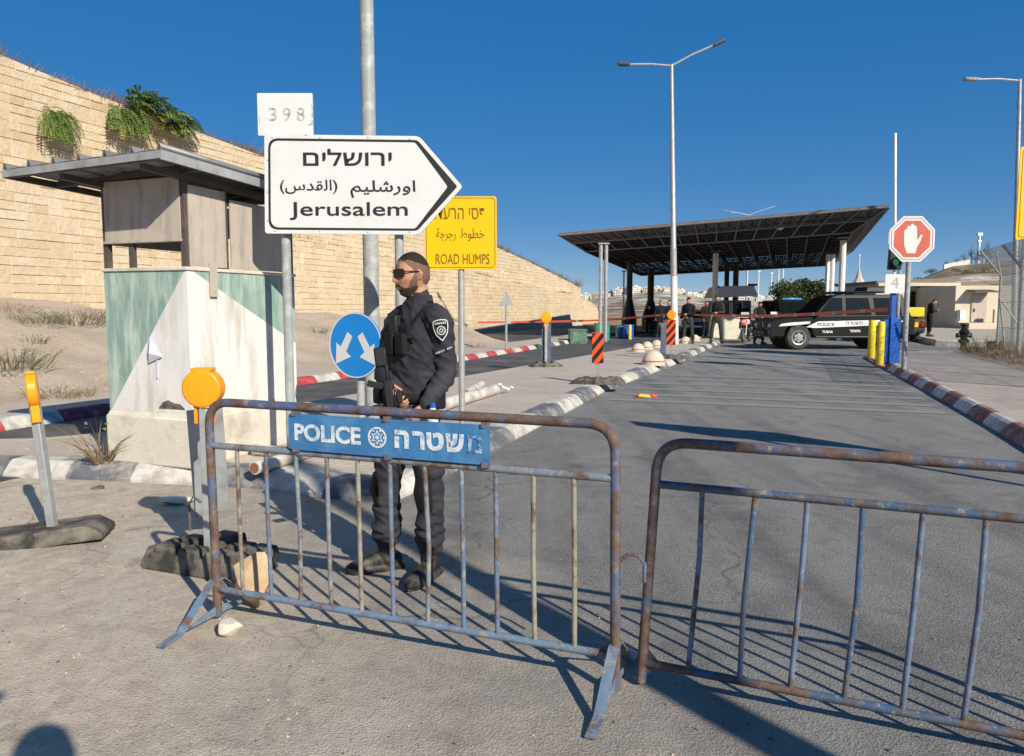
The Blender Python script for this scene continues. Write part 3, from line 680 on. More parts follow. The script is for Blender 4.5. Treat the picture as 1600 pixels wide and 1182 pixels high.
# the roof: a ribbed sheet on purlins, wider than the cabin on the left
def roofz(x, y): return 2.525 - .03 * (-x) - .035 * y
RX0, RX1, RY0, RY1 = -1.50, .22, -.46, 1.30
mb = MB(); xs = []; x = RX0; per = .28
prof = []
while x < RX1 - .01:
    prof += [(x, 0), (x + .012, .05), (x + .034, .05), (x + .05, 0.0), (min(RX1, x + per - .04), .006)]; x += per
prof += [(RX1, 0.0)]
n = len(prof)
for y in (RY0, RY1):
    for x, h in prof: mb.v.append(Vector((x, y, roofz(x, y) + .06 + h)))
for i in range(n - 1): mb.f.append((i, i + 1, n + i + 1, n + i)); mb.m.append(0)
o = mb.build('roof_sheet', M['roof'], bt, smooth=20); so_ = o.modifiers.new('thick', 'SOLIDIFY'); so_.thickness = .008
mb = MB()
def beam(a, b, w_, h_):
    a, b = Vector(a), Vector(b); d = (b - a); X = d.normalized(); Y = Vector((0, 0, 1)).cross(X).normalized(); Z = X.cross(Y)
    mt = Matrix((X, Y, Z)).transposed(); mb.box((a + b) / 2, (d.length, w_, h_), mt)
for y in (RY0 + .03, .02, LY * .7, RY1 - .03): beam((RX0 + .02, y, roofz(RX0, y) + .015), (RX1 - .02, y, roofz(RX1, y) + .015), .045, .05)
for x in (RX0 + .025, RX1 - .025): beam((x, RY0, roofz(x, RY0) + .012), (x, RY1, roofz(x, RY1) + .012), .04, .055)
for x in (-LX + .03, -.03): beam((x, RY0 + .06, roofz(x, RY0) - .04), (x, RY1 - .06, roofz(x, RY1) - .04), .05, .05)
mb.build('roof_frame', M['darksteel'], bt)
mb = MB(); mb.ext([Vector((RX0, RY0 - .012, roofz(RX0, RY0) - .01)), Vector((RX1, RY0 - .012, roofz(RX1, RY0) - .01)), Vector((RX1, RY0 - .012, roofz(RX1, RY0) + .05)), Vector((RX0, RY0 - .012, roofz(RX0, RY0) + .05))], (0, .01, 0))
mb.ext([Vector((RX1 + .012, RY0 - .01, roofz(RX1, RY0) - .02)), Vector((RX1 + .012, RY1, roofz(RX1, RY1) - .02)), Vector((RX1 + .012, RY1, roofz(RX1, RY1) + .055)), Vector((RX1 + .012, RY0 - .01, roofz(RX1, RY0) + .055))], (-.01, 0, 0))
mb.build('eave_trim', M['galv'], bt, smooth=0)
# crumpled paper stuck to the near face
pp = bt.location + W(0, 0); mb = MB()
vs = [(-.46, -.012, .98), (-.40, -.03, 1.13), (-.37, -.018, 1.16), (-.28, -.02, .96), (-.39, -.06, .99), (-.44, -.02, .90)]
mb.add(vs, [(0, 4, 1), (1, 4, 3, 2), (0, 5, 4), (5, 3, 4)]); mb.ext([Vector((-.365, -.012, .77)), Vector((-.35, -.012, .77)), Vector((-.345, -.012, .93)), Vector((-.36, -.012, .93))], (0, .006, 0))
o = mb.build('torn_paper', mat('crumpled_paper', (.55, .57, .66), .7, bmp=.2), smooth=0); o.location = bt.location; o.rotation_euler = bt.rotation_euler
sdf = o.modifiers.new('thick', 'SOLIDIFY'); sdf.thickness = .002; tag(o, 'crumpled white paper scrap stuck on the booth beside the green paint', 'paper')

# ================================================================ POLES AND SIGNS
def pole(mb, h, r0, r1=None, seg=16, z0=0, x=0, y=0): mb.tube([(x, y, z0), (x, y, z0 + h)], [r0, r1 or r0], seg)
# --- direction sign
DS = 7.12; base = P(455, 690, DS); base.z = IZ
sg = thing('direction_sign', 'large white arrow-shaped road sign reading Jerusalem in three scripts', 'sign', base)
def loc_px(px, py, d, b): return P(px, py, d) - b
tl, tr, tip, br, bl = [loc_px(x, y, DS - .09, base) for x, y in ((413, 210), (655, 213), (723, 292), (655, 367), (414, 365))]
y_ = tl.y; outl = [(p.x, p.z) for p in (bl, br, tip, tr, tl)]
o1 = rpoly(outl, [.03, .04, .03, .04, .03])
mb = MB(); mb.ext(xz(o1, y_), (0, .022, 0)); mb.build('sign_board', M['swhite'], sg, smooth=40)
cx_ = (bl.x + br.x) / 2
ins_o = rpoly(inset(outl, .035), [.09, .03, .02, .03, .09], 6)
a2 = inset(outl, .035 + .019); a2[1] = (a2[1][0] - .01, a2[1][1]); a2[2] = (a2[2][0] - .06, a2[2][1]); a2[3] = (a2[3][0] - .01, a2[3][1])
ins_i = rpoly(a2, [.08, .02, .02, .02, .08], 6)
mb = MB(); mb.ring(xz(ins_o, y_ - .0035), xz(ins_i, y_ - .0035), (0, .003, 0)); mb.build('border', M['sblack'], sg, smooth=0)
def sp(px, py): return loc_px(px, py, DS - .095, base)
def put(text, x0, y0, x1, y1, m_, par, off=0.0, d=DS - .095, b=base):
    p0 = loc_px(x0, y1, d, b); p1 = loc_px(x1, y0, d, b); lettering(text, p1.x - p0.x, p1.z - p0.z, ((p0.x + p1.x) / 2, p0.y, (p0.z + p1.z) / 2), m_, par, offset=off)
put(he('ירושלים'), 474, 233, 612, 259, M['sblack'], sg, .010)
put(he('ﺍﻭﺭﺷﻠﻴﻢ'), 548, 282, 649, 309, M['sblack'], sg, .008)
put('(' + he('ﺍﻟﻘﺪﺱ') + ')', 438, 281, 527, 303, M['sblack'], sg, .004)
put('Jerusalem', 453, 316, 637, 344, M['sblack'], sg, .005)
mb = MB(); pole(mb, tl.z - .02, .042); mb.build('post', M['poleg'], sg)
x2 = loc_px(624, 400, DS, base).x; mb = MB(); pole(mb, tl.z - .02, .042, x=x2); mb.build('post', M['poleg'], sg)
mb = MB()
for zz in (.18, .82):
    zc = bl.z + (tl.z - bl.z) * zz; mb.box(((bl.x + br.x) / 2, y_ + .034, zc), (br.x - bl.x - .1, .022, .04))
mb.build('back_rail', M['galv'], sg)
for px, py in [(425, 215), (500, 215), (575, 215), (640, 217), (418, 250), (418, 300), (418, 345), (430, 361), (500, 362), (575, 363), (640, 363), (478, 211)]:
    p = sp(px, py); mb = MB(); mb.lathe([(.006, 0), (.006, .004), (.003, .006)], (p.x, p.y + .004, p.z), 6, axis='Y'); mb.build('rivet', M['galv'], sg)
# --- small route plate above it
p0, p1 = loc_px(406, 214, DS + .0, base), loc_px(490, 148, DS + .0, base)
rs = thing('route_plate', 'small weathered white plate with faded number 398 above the direction sign', 'sign', base + Vector(((p0.x + p1.x) / 2, p0.y - .046, p0.z)))
w_, h_ = p1.x - p0.x, p1.z - p0.z
mb = MB(); mb.ext(xz(rrect(w_, h_, .01), 0, 0, h_ / 2), (0, .02, 0)); mb.build('plate', M['swhite'], rs, smooth=40)
for i, ch in enumerate('398'):
    lettering(ch, .072, .115, (-.11 + i * .125, -.0015, h_ * .5), M['sfaint'], rs, shear=0)
mb = MB(); mb.ext([Vector((a, -.0015, b + h_ / 2)) for a, b in ((.235, .10), (.25, .06), (.247, -.09), (.19, -.10), (.232, -.075), (.24, .04))], (0, .001, 0)); mb.build('peeling_edge', M['sfaint'], rs, smooth=0)
mb = MB(); mb.ext([Vector((a, -.0015, b + h_ / 2)) for a, b in ((-.235, -.02), (-.228, -.02), (-.23, -.09), (-.237, -.06))], (0, .001, 0)); mb.build('peeling_edge', M['sfaint'], rs, smooth=0)
# --- blue keep-either-side sign
DB = 7.05; base = P(566, 725, DB); base.z = IZ
kb = thing('pass_sign', 'round blue sign with two white arrows pointing down left and right', 'sign', base)
c = loc_px(555, 540, DB - .05, base); rad = 51 * DB / FPX; fa = radians(-27)
Xd = Vector((cos(fa), sin(fa), 0)); nd = Vector((sin(fa), -cos(fa), 0))
def dsk(r, off, n=48): return [c + Xd * (r * cos(2 * pi * k / n)) + Vector((0, 0, r * sin(2 * pi * k / n))) + nd * off for k in range(n)]
mb = MB(); mb.ext(dsk(rad, .0), -nd * .018); mb.build('disc', M['sblue'], kb, smooth=40)
mb = MB(); mb.ring(dsk(rad - .001, .003), dsk(rad - .012, .003), -nd * .002); mb.build('rim', M['swhite'], kb, smooth=0)
def arrow(sgn):
    pts = [(.03, .08), (.085, .12), (.165, -.015), (.215, .02), (.225, -.175), (.05, -.105), (.105, -.06)]
    mb = MB(); mb.ext([c + Xd * (sgn * (a * 1.0)) + Vector((0, 0, b)) + nd * .003 for a, b in (pts if sgn > 0 else pts[::-1])], -nd * .002); mb.build('arrow', M['swhite'], kb, smooth=0)
arrow(1); arrow(-1)
mb = MB(); pole(mb, c.z + .24, .036); mb.build('post', M['poleg'], kb)
mb = MB(); q_ = c - nd * .04; mb.box((q_.x, q_.y, q_.z + .02), (.10, .03, .05), (0, 0, fa)); mb.build('clamp', M['galv'], kb)
# --- road humps sign
DH = 8.3; base = P(722, 676, DH); base.z = IZ
hs = thing('humps_sign', 'yellow square warning sign reading ROAD HUMPS on a thin post', 'sign', base)
p0, p1 = loc_px(664, 421, DH - .05, base), loc_px(776, 307, DH - .05, base); cx_, cz_ = (p0.x + p1.x) / 2, (p0.z + p1.z) / 2; w_, h_ = p1.x - p0.x, p1.z - p0.z
mb = MB(); mb.ext(xz(rrect(w_, h_, .03), p0.y, cx_, cz_), (0, .018, 0)); mb.build('sign_board', M['syellow'], hs, smooth=40)
mb = MB(); mb.ring(xz(rrect(w_ - .03, h_ - .03, .04), p0.y - .003, cx_, cz_), xz(rrect(w_ - .042, h_ - .042, .035), p0.y - .003, cx_, cz_), (0, .002, 0)); mb.build('border', M['sbrown'], hs, smooth=0)
dd = DH - .054
put(he('פסי הרעדה'), 672, 325, 759, 343, M['sbrown'], hs, -.002, dd, base)
put(he('ﺧﻄﻮﻁ') , 719, 357, 757, 377, M['sbrown'], hs, 0, dd, base)
put(he('ﺭﺟﺮﺟﺔ'), 682, 357, 712, 377, M['sbrown'], hs, 0, dd, base)
put('ROAD HUMPS', 681, 397, 765, 413, M['sbrown'], hs, 0, dd, base)
mb = MB(); pole(mb, p1.z - .1, .034); mb.build('post', M['galv'], hs)
# --- lamp pole at the island nose
DL = 8.5; base = P(584, 690, DL); base.z = IZ
lp = thing('street_lamp', 'thick grey steel lamp pole rising out of sight beside the blue arrow sign', 'street lamp', base)
mb = MB(); mb.tube([(0, 0, 0), (0, 0, 2.6), (0, 0, 2.62), (0, 0, 9.5)], [.088, .084, .080, .058], 20); mb.build('pole', M['poleg'], lp)
mb = MB(); mb.box((.0, 0, .012), (.28, .28, .024)); mb.lathe([(.10, .02), (.085, .10)], seg=20); mb.build('base_plate', M['galv'], lp)
mb = MB(); mb.tube([(0, 0, 9.4), (.0, 0, 9.6), (.5, .3, 9.9), (1.4, .8, 10.0)], .035, 10); mb.build('arm', M['poleg'], lp)
mb = MB(); mb.box((1.6, .92, 10.0), (.6, .22, .09), (0, 0, .52)); mb.build('lamp_head', M['poleg'], lp, bevel=.02)
mb = MB(); mb.box((.085, -.06, .52), (.055, .05, .22)); mb.build('poster_scrap', M['white'], lp, bevel=.004); 
mb = MB(); mb.box((.05, -.072, .80), (.05, .03, .2)); mb.build('junction_box', M['dark'], lp, bevel=.006)

# ================================================================ ORANGE LAMP MARKERS
def lamp_disc(par, z, r, rot, mname='lamp', th=1.0):
    Rm = Matrix.Rotation(rot, 3, 'Z'); mb = MB()
    prof = [(a_, b_ * th) for a_, b_ in ((r * .6, -.052), (r * .93, -.048), (r, -.038), (r, .038), (r * .93, .048), (r * .6, .052))]
    mb.lathe(prof, (0, 0, z), 28, axis='Y', rot=None)
    for i in range(len(mb.v)): q = mb.v[i] - Vector((0, 0, z)); mb.v[i] = Rm @ q + Vector((0, 0, z))
    mb.box(Rm @ Vector((0, 0, 0)) + Vector((0, 0, z + r * .97)), (r * 1.05, .085 * th, r * .16), (0, 0, rot))
    for sx in (-1, 1): mb.box(Rm @ Vector((sx * .045, 0, 0)) + Vector((0, 0, z - r - .035)), (.018, .05, .12), (0, 0, rot))
    return mb.build(mname, M['orange'], par, smooth=35, bevel=.004)
def rubber_base(par, L, Wd, H, ang, off=(0, 0), ribs=True):
    mb = MB(); prof = [(-L / 2, 0), (L / 2, 0), (L / 2, H * .35), (L / 2 - .09, H), (-L / 2 + .09, H), (-L / 2, H * .35)]
    Rm = Matrix.Rotation(ang, 3, 'Z'); o_ = Vector((*off, 0))
    mb.ext([Rm @ Vector((a, -Wd / 2, b)) + o_ for a, b in prof], Rm @ Vector((0, Wd, 0)))
    if ribs:
        for k in range(-1, 2): mb.box(Rm @ Vector((k * L * .24, 0, H + .012)) + o_, (L * .13, Wd * .72, .03), (0, 0, ang), taper=.85)
        for k in (-1, 1):
            mb.box(Rm @ Vector((k * (L / 2 - .03), 0, H * .2)) + o_, (.09, Wd * .5, H * .4), (0, 0, ang), taper=.8)
    return mb.build('rubber_foot', M['rubber'], par, smooth=0, bevel=.006)
b1 = G(84, 824, .09); b1.z = 0
ma = thing('lamp_marker', 'orange lamp on a thin pale post in a long black rubber foot, seen edge-on', 'road marker', b1)
rubber_base(ma, 1.0, .34, .10, radians(14), (-.17, -.03), False)
mb = MB(); mb.box((0, 0, .49), (.052, .052, .84)); mb.build('post', M['galv'], ma, bevel=.004); lamp_disc(ma, 1.0, .115, radians(119), th=.62); ma.rotation_euler = (0, radians(-5), 0)
b2 = G(328, 872, .05); b2.z = 0
mc = thing('lamp_marker', 'round orange lamp on grey marker board seen from behind, by the barrier end', 'road marker', b2)
mb = MB(); mb.box((.0, 0, .50), (.05, .05, .88)); mb.build('post', M['galv'], mc, bevel=.004); lamp_disc(mc, 1.06, .112, 0)
mb = MB(); pl = [(p - b2) for p in (P(291, 642, 4.86), P(347, 634, 4.86), P(358, 789, 4.86), P(304, 800, 4.86))]
mb.ext(pl, (0, .006, 0)); mb.build('marker_board', M['galv'], mc, smooth=0)
# lumpy rubber foot
mb = MB(); Rm = Matrix.Rotation(radians(-22), 3, 'Z')
def rb(x, y, z, a, b, c_, t=.86): mb.box(Rm @ Vector((x, y, z)), (a, b, c_), (0, 0, radians(-22)), taper=t)
rb(0.02, -.02, .05, .74, .34, .10); rb(-.30, -.02, .06, .16, .30, .11, .7)
for k, x in enumerate((-.2, -.02, .17, .32)): rb(x, -.10, .105, .15, .13, .07); rb(x, .08, .105, .15, .14, .06)
rb(.02, .15, .11, .2, .1, .11)
mb.build('rubber_foot', M['rubber'], mc, smooth=0, bevel=.012)
mb = MB(); mb.tube([(.0, -.10, .66), (-.03, -.13, .70), (-.055, -.13, .66), (-.055, -.13, .50)], .008, 8)
for i in range(len(mb.v)): mb.v[i] = mb.v[i] + Vector((-.0, 0, -.25))
mb.build('hook', M['prail'], mc)

# --- small orange lamp on the island by the lane, with dark board
b3 = G(853, 573, IZ); b3.z = IZ
md = thing('lamp_marker', 'orange lamp over a dark blue board standing at the lane edge of the island', 'road marker', b3)
rubber_base(md, .75, .4, .09, .2); mb = MB(); mb.box((0, 0, .62), (.06, .06, 1.08)); mb.build('post', M['galv'], md)
mb = MB(); mb.box((.01, .05, .58), (.22, .02, .9)); mb.build('marker_board', M['slate'], md); lamp_disc(md, 1.16, .13, 0)
# --- striped hazard boards
def hazard(base, label, w_, z0, z1, ang, lamp=False):
    t = thing('hazard_board', label, 'hazard board', base, ang, 'striped hazard boards on the island')
    rubber_base(t, .95, .42, .10, 0); mb = MB(); mb.box((0, 0, (z0 + .05) / 2 + .04), (.045, .045, z0)); mb.build('post', M['galv'], t)
    mb = MB(); mb.box((0, -.03, (z0 + z1) / 2), (w_, .02, z1 - z0)); mb.build('board', M['orangered'], t, bevel=.003)
    mb = MB(); z = z0 - w_ * 1.2
    while z < z1:
        q = [(-w_ / 2, z), (w_ / 2, z + w_ * 1.25), (w_ / 2, z + w_ * 1.25 + .115), (-w_ / 2, z + .115)]
        q = clip(clip(q, 1, z1 - .01, True), 1, z0 + .01, False)
        if len(q) > 2: mb.ext(xz(q, -.0435), (0, .003, 0))
        z += .235
    mb.build('stripes', M['sblack'], t, smooth=0)
    if lamp: lamp_disc(t, z1 + .13, .12, 0)
    return t
h1 = G(934, 600, IZ); h1.z = IZ; d1 = h1.y
hazard(h1, 'red-orange and black striped hazard board nearest the camera, without a lamp', 18 * d1 / FPX * 1.0, (600 - 572) * d1 / FPX + .05, (600 - 523) * d1 / FPX + .04, -.25)
h2 = G(1048, 561, IZ); h2.z = IZ; d2 = h2.y
hazard(h2, 'striped hazard board topped by an orange lamp, by the far lamp pole', 14 * d2 / FPX, (561 - 541) * d2 / FPX + .03, (561 - 500) * d2 / FPX, -.3, True)
b = G(1036, 556, IZ); mb = MB(); mb.box((0, 0, .48), (.16, .05, .96)); mb.box((0, 0, .02), (.3, .25, .04)); o = mb.build('marker_stump', M['slate'], bevel=.01); o.location = (b.x, b.y, IZ)
tag(o, 'thin blue-grey board standing just left of the lamp-topped hazard board', 'marker')

# ================================================================ POLICE BARRIERS
def arc_path(a, b, c_, d, r):
    """up post a->b, along the rail b->c, down c->d with rounded corners"""
    out = [a]
    for p, q, s_ in ((a, b, c_), (b, c_, d)):
        d0 = (p - q).normalized(); d1 = (s_ - q).normalized(); A_ = q + d0 * r; B_ = q + d1 * r
        for k in range(9):
            t = k / 8; out.append(A_ * (1 - t) ** 2 + q * 2 * t * (1 - t) + B_ * t * t)
    return out + [d]
def barrier(label, A, Bq, H, lean, nb, zmid, zlow, foot_a, foot_b, panel=None, mats=('pblue', 'pbar', 'prail')):
    base = (A + Bq) / 2; t = thing('police_barrier', label, 'barrier', base, 0, 'police crowd barriers')
    a, b = A - base, Bq - base; up = Vector((lean[0], lean[1], 1)); X = (b - a).normalized(); Yn = Vector((0, 0, 1)).cross(X)
    L = (b - a).length; pt = lambda s, z: a + X * s + up * z
    mb = MB(); mb.tube(arc_path(pt(0, .02), pt(0, H), pt(L, H), pt(L, .02), .12), .0205, 14); mb.build('frame', M[mats[2]], t, smooth=60)
    mb = MB(); mb.tube([pt(.015, zmid), pt(L - .015, zmid)], .0165, 12); mb.build('rail', M[mats[1]], t, smooth=60)
    mb = MB(); mb.tube([pt(.015, zlow), pt(L - .015, zlow)], .0165, 12)
    for s_, k in ((0.02, 1), (L - .02, -1)): mb.ext([pt(s_, zlow - .05), pt(s_ + k * .055, zlow), pt(s_, zlow + .055)], Yn * .008)
    mb.build('rail', M[mats[0]], t, smooth=60)
    for k in range(1, nb + 1):
        s_ = L * k / (nb + 1) + rnd.uniform(-.006, .006); mb = MB(); mb.tube([pt(s_, zlow + .008), pt(s_ + rnd.choice((-.004, .003, .002, .010, -.009)), (zlow + zmid) / 2 + rnd.uniform(-.1, .1)) + Yn * rnd.uniform(-.010, .010), pt(s_, zmid - .008)], .0105, 10); mb.build('bar', M[rnd.choice(('pbar', 'pbar', 'pbar2', 'pbar3') if mats[0] == 'pblue' else ('pblue2', 'pblue2', 'pbar2', 'pbar'))], t, smooth=60)
    for s_, on, dirv in ((0, foot_a, 1), (L, foot_b, -1)):
        if not on: continue
        mb = MB(); c_ = pt(s_, 0); f = .36
        fl = [c_ - Yn * f + Vector((0, 0, .008)), c_ - Yn * (f - .12) + Vector((0, 0, .026)), c_ - Yn * .03 + Vector((0, 0, .20)), c_ + Yn * .03 + Vector((0, 0, .20)), c_ + Yn * (f - .12) + Vector((0, 0, .026)), c_ + Yn * f + Vector((0, 0, .008))]
        hw = .021
        for p, q in zip(fl, fl[1:]):
            d_ = (q - p).normalized(); n_ = X.cross(d_).normalized() * .006
            mb.add([p - X * hw, p + X * hw, q + X * hw, q - X * hw, p - X * hw + n_, p + X * hw + n_, q + X * hw + n_, q - X * hw + n_], [(0, 3, 2, 1), (4, 5, 6, 7), (0, 1, 5, 4), (1, 2, 6, 5), (2, 3, 7, 6), (3, 0, 4, 7)])
        mb.ext([fl[1] - X * .002, fl[4] - X * .002, c_ + Yn * .02 + Vector((0, 0, .07)), c_ - Yn * .02 + Vector((0, 0, .07))], X * .006)
        mb.build('foot', M[mats[0]], t, smooth=0)
    mb = MB(); hk = pt(L, .52); 
    if foot_b:
        mb.tube([hk + X * .02 + Vector((0, 0, -.07)), hk + X * .02 + Vector((0, 0, .02))], .011, 8)
        mb.tube([hk + X * .03 + Vector((0, 0, .03)), hk + X * .05 + Vector((0, 0, .052)), hk + X * .09 + Vector((0, 0, .052)), hk + X * .115 + Vector((0, 0, .02)), hk + X * .115 + Vector((0, 0, -.05))], .008, 8)
        mb.build('hook', M['prail'], t)
    return t, pt, X, Yn, up
A1 = G(341, 968); B1 = G(961, 1084)
br, pt, X, Yn, up = barrier('blue rusted crowd barrier with a POLICE plate, left of the gap', A1, B1, 1.075, (-.01, .0), 11, .865, .155, True, True)
L = (B1 - A1).length
# enamel plate between the two upper rails; its place along the barrier from the bars it covers
def s_at(px):
    r = ray(px, 680); a = pt(0, 0) + br.location; n = Yn; o_ = Vector((0, 0, CAMH)); tt = (a - o_).dot(n) / r.dot(n); return ((o_ + r * tt) - a).dot(X)
s0, s1 = s_at(460), s_at(773); zc = (.865 + 1.075) / 2 - .005; ph = .165
def pp_(s_, z, off): return pt(s_, z) - Yn * off
pc = (s0 + s1) / 2; out = rrect(s1 - s0, ph, .018)
pw = lambda a, b, off: pp_(pc + a, zc + b, off)
mb = MB(); mb.ext([pw(a, b, .026) for a, b in out], Yn * .004); plate = mb.build('police_plate', M['plate'], br, smooth=40)
for a in (-.48, .02, .5):
    for b in (-ph / 2, ph / 2):
        mb = MB(); mb.box(pw(a * (s1 - s0) * .96, b, .0245), (.035, .010, .022)); mb.build('weld_tab', M['prail'], br)
tw = s1 - s0
def plet(text, f0, f1, hgt, m_, off=.03):
    lettering(text, (f1 - f0) * tw, hgt, pw((f0 + f1) / 2 * tw - tw / 2, 0, .0285), m_, plate, offset=off, xdir=X, zdir=up)
plet('POLICE', .035, .385, .078, M['pletter'], .035)
for ch, f0, f1 in (('ה', .555, .625), ('ר', .64, .70), ('ט', .71, .79), ('ש', .80, .885)): plet(ch, f0, f1, .078, M['pletter'], .045)
plet('מ', .90, .965, .072, M['pletterworn'], .02)
cw = lambda r, k, n_, off=.0285: pw(.468 * tw - tw / 2 + r * cos(2 * pi * k / n_ + pi / 2), r * sin(2 * pi * k / n_ + pi / 2), off)
mb = MB(); mb.ring([cw(.046, k, 32) for k in range(32)], [cw(.038, k, 32) for k in range(32)], Yn * .0012)
st = [cw(.033 if k % 2 == 0 else .018, k, 12) for k in range(12)]; mb.ring(st, [cw((.024 if k % 2 == 0 else .012), k, 12) for k in range(12)], Yn * .0012)
mb.ext([cw(.009, k, 12) for k in range(12)], Yn * .0012)
for k in range(0, 12, 2): mb.ext([cw(.034, k + .6, 12), cw(.036, k + 1, 12), cw(.034, k + 1.4, 12), cw(.028, k + 1, 12)], Yn * .0012)
mb.build('emblem', M['pletter'], plate, smooth=0)
A2 = G(1001, 1072) + Vector((0, 0, .0)); T2 = P(1629, 1190, 2.42); B2 = Vector((T2.x, T2.y, 0))
dirn = (B2 - A2).normalized(); B2 = A2 + dirn * 2.05
barrier('blue rusted crowd barrier without a plate, running out of frame on the right', A2, B2, 1.0, (.055, .0), 10, .83, .10, False, True, mats=('pblue2', 'pblue2', 'prail'))
# ================================================================ PEOPLE
def loft(mb, pts, rad, ref, seg=14, mi=0, caps=True):
    """closed tube through pts with elliptical sections (ra along ref, rb across)"""
    pts = [Vector(p) for p in pts]; rad = [(r, r) if isinstance(r, (int, float)) else r for r in rad]
    if caps:
        d0 = (pts[0] - pts[1]).normalized(); d1 = (pts[-1] - pts[-2]).normalized(); m0 = min(rad[0]); m1 = min(rad[-1])
        pre = [(pts[0] + d0 * m0 * sin(a), (rad[0][0] * cos(a), rad[0][1] * cos(a))) for a in (1.45, 1.0, .5)]
        post = [(pts[-1] + d1 * m1 * sin(a), (rad[-1][0] * cos(a), rad[-1][1] * cos(a))) for a in (.5, 1.0, 1.45)]
        pts = [p for p, _ in pre] + pts + [p for p, _ in post]; rad = [r for _, r in pre] + rad + [r for _, r in post]
    n = len(pts); vs = []; ref = Vector(ref)
    for i, p in enumerate(pts):
        t = (pts[min(i + 1, n - 1)] - pts[max(i - 1, 0)]).normalized(); A = (ref - t * ref.dot(t))
        A = A.normalized() if A.length > 1e-4 else t.orthogonal().normalized(); B_ = t.cross(A)
        for k in range(seg):
            an = 2 * pi * k / seg; vs.append(p + A * cos(an) * rad[i][0] + B_ * sin(an) * rad[i][1])
    fs = [(i * seg + k, i * seg + (k + 1) % seg, (i + 1) * seg + (k + 1) % seg, (i + 1) * seg + k) for i in range(n - 1) for k in range(seg)]
    fs.append(tuple(range(seg - 1, -1, -1))); fs.append(tuple((n - 1) * seg + k for k in range(seg)))
    mb.add(vs, fs, mi)
def smooth_path(pts, rad, sub=3):
    P_ = [Vector(p) for p in pts]; Rr = [Vector((r, r)) if isinstance(r, (int, float)) else Vector(r) for r in rad]; op = []; orr = []; n = len(P_)
    for i in range(n - 1):
        p0, p1, p2, p3 = P_[max(0, i - 1)], P_[i], P_[i + 1], P_[min(n - 1, i + 2)]; q0, q1, q2, q3 = Rr[max(0, i - 1)], Rr[i], Rr[i + 1], Rr[min(n - 1, i + 2)]
        for k in range(sub):
            t = k / sub
            f = lambda a, b, c, d: .5 * ((2 * b) + (c - a) * t + (2 * a - 5 * b + 4 * c - d) * t * t + (3 * b - a - 3 * c + d) * t ** 3)
            op.append(f(p0, p1, p2, p3)); orr.append(tuple(f(q0, q1, q2, q3)))
    op.append(P_[-1]); orr.append(tuple(Rr[-1])); return op, orr
def fuse(mb, name, material, parent, voxel, smooth=2, wrinkle=None, skip=False):
    o = mb.build(name, material, parent, smooth=180)
    r = o.modifiers.new('r', 'REMESH'); r.mode = 'VOXEL'; r.voxel_size = voxel; r.use_smooth_shade = True
    if smooth: s_ = o.modifiers.new('s', 'SMOOTH'); s_.iterations = smooth; s_.factor = .5
    bpy.context.view_layer.update()
    me = bpy.data.meshes.new_from_object(o.evaluated_get(bpy.context.evaluated_depsgraph_get()))
    o.modifiers.clear(); old = o.data; o.data = me; bpy.data.meshes.remove(old); me.name = name
    if wrinkle:
        nm = [v.normal.copy() for v in me.vertices]
        for v, n in zip(me.vertices, nm): v.co += n * wrinkle(v.co)
    for p in me.polygons: p.use_smooth = True
    return o
def head_shape(nu=56, nv=40):
    """face looks along +X, left is +Y; about 0.24 tall, centred between the ears"""
    vs = []; g = lambda y, z, y0, z0, sy, sz: math.exp(-((y - y0) / sy) ** 2 - ((z - z0) / sz) ** 2)
    for j in range(nv + 1):
        ph = pi * j / nv
        for i in range(nu):
            th = 2 * pi * i / nu; x, y, z = cos(th) * sin(ph), sin(th) * sin(ph), cos(ph)
            Z = z * .122; 
            rx = .100 if x > 0 else .102; ry = .077
            k = ss(.0, 1.0, -z)
            X_ = x * rx; Y_ = y * ry
            if z > 0: X_ -= .006 * z
            Y_ *= 1 - .30 * k ** 1.3
            if x < 0: X_ *= 1 - .42 * ss(.1, .9, -z)
            else: X_ *= 1 + .03 * k
            if x > 0:   # face
                f = ss(.15, .75, x)
                X_ -= .010 * f * ss(.2, 1, 1 - abs(z)) * (1 - ss(.0, .45, abs(y)))
                X_ += f * (.026 * g(Y_, Z, 0, -.024, .011, .014) + .016 * g(Y_, Z, 0, -.006, .009, .022) - .0 )
                X_ += f * (.007 * g(Y_, Z, .027, .026, .022, .009) + .007 * g(Y_, Z, -.027, .026, .022, .009))
                X_ -= f * (.011 * g(Y_, Z, .031, .006, .016, .012) + .011 * g(Y_, Z, -.031, .006, .016, .012))
                X_ += f * (.008 * g(Y_, Z, 0, -.058, .020, .0055) + .008 * g(Y_, Z, 0, -.070, .018, .006) - .004 * g(Y_, Z, 0, -.064, .02, .003))
                X_ += f * (.012 * g(Y_, Z, 0, -.100, .022, .016) - .005 * g(Y_, Z, 0, -.083, .02, .008))
                Y_ += (.006 if y > 0 else -.006) * g(abs(Y_), Z, .055, -.02, .03, .025) * f
            vs.append(Vector((X_, Y_, Z)))
    fs = [(j * nu + i, j * nu + (i + 1) % nu, (j + 1) * nu + (i + 1) % nu, (j + 1) * nu + i) for j in range(nv) for i in range(nu)]
    return vs, fs
HV, HF = head_shape()
def head_mat(c, yaw, pitch=0.0, roll=0.0, s=1.0):
    return Matrix.Translation(c) @ Matrix.Rotation(yaw, 4, 'Z') @ Matrix.Rotation(pitch, 4, 'Y') @ Matrix.Rotation(roll, 4, 'X') @ Matrix.Scale(s, 4)
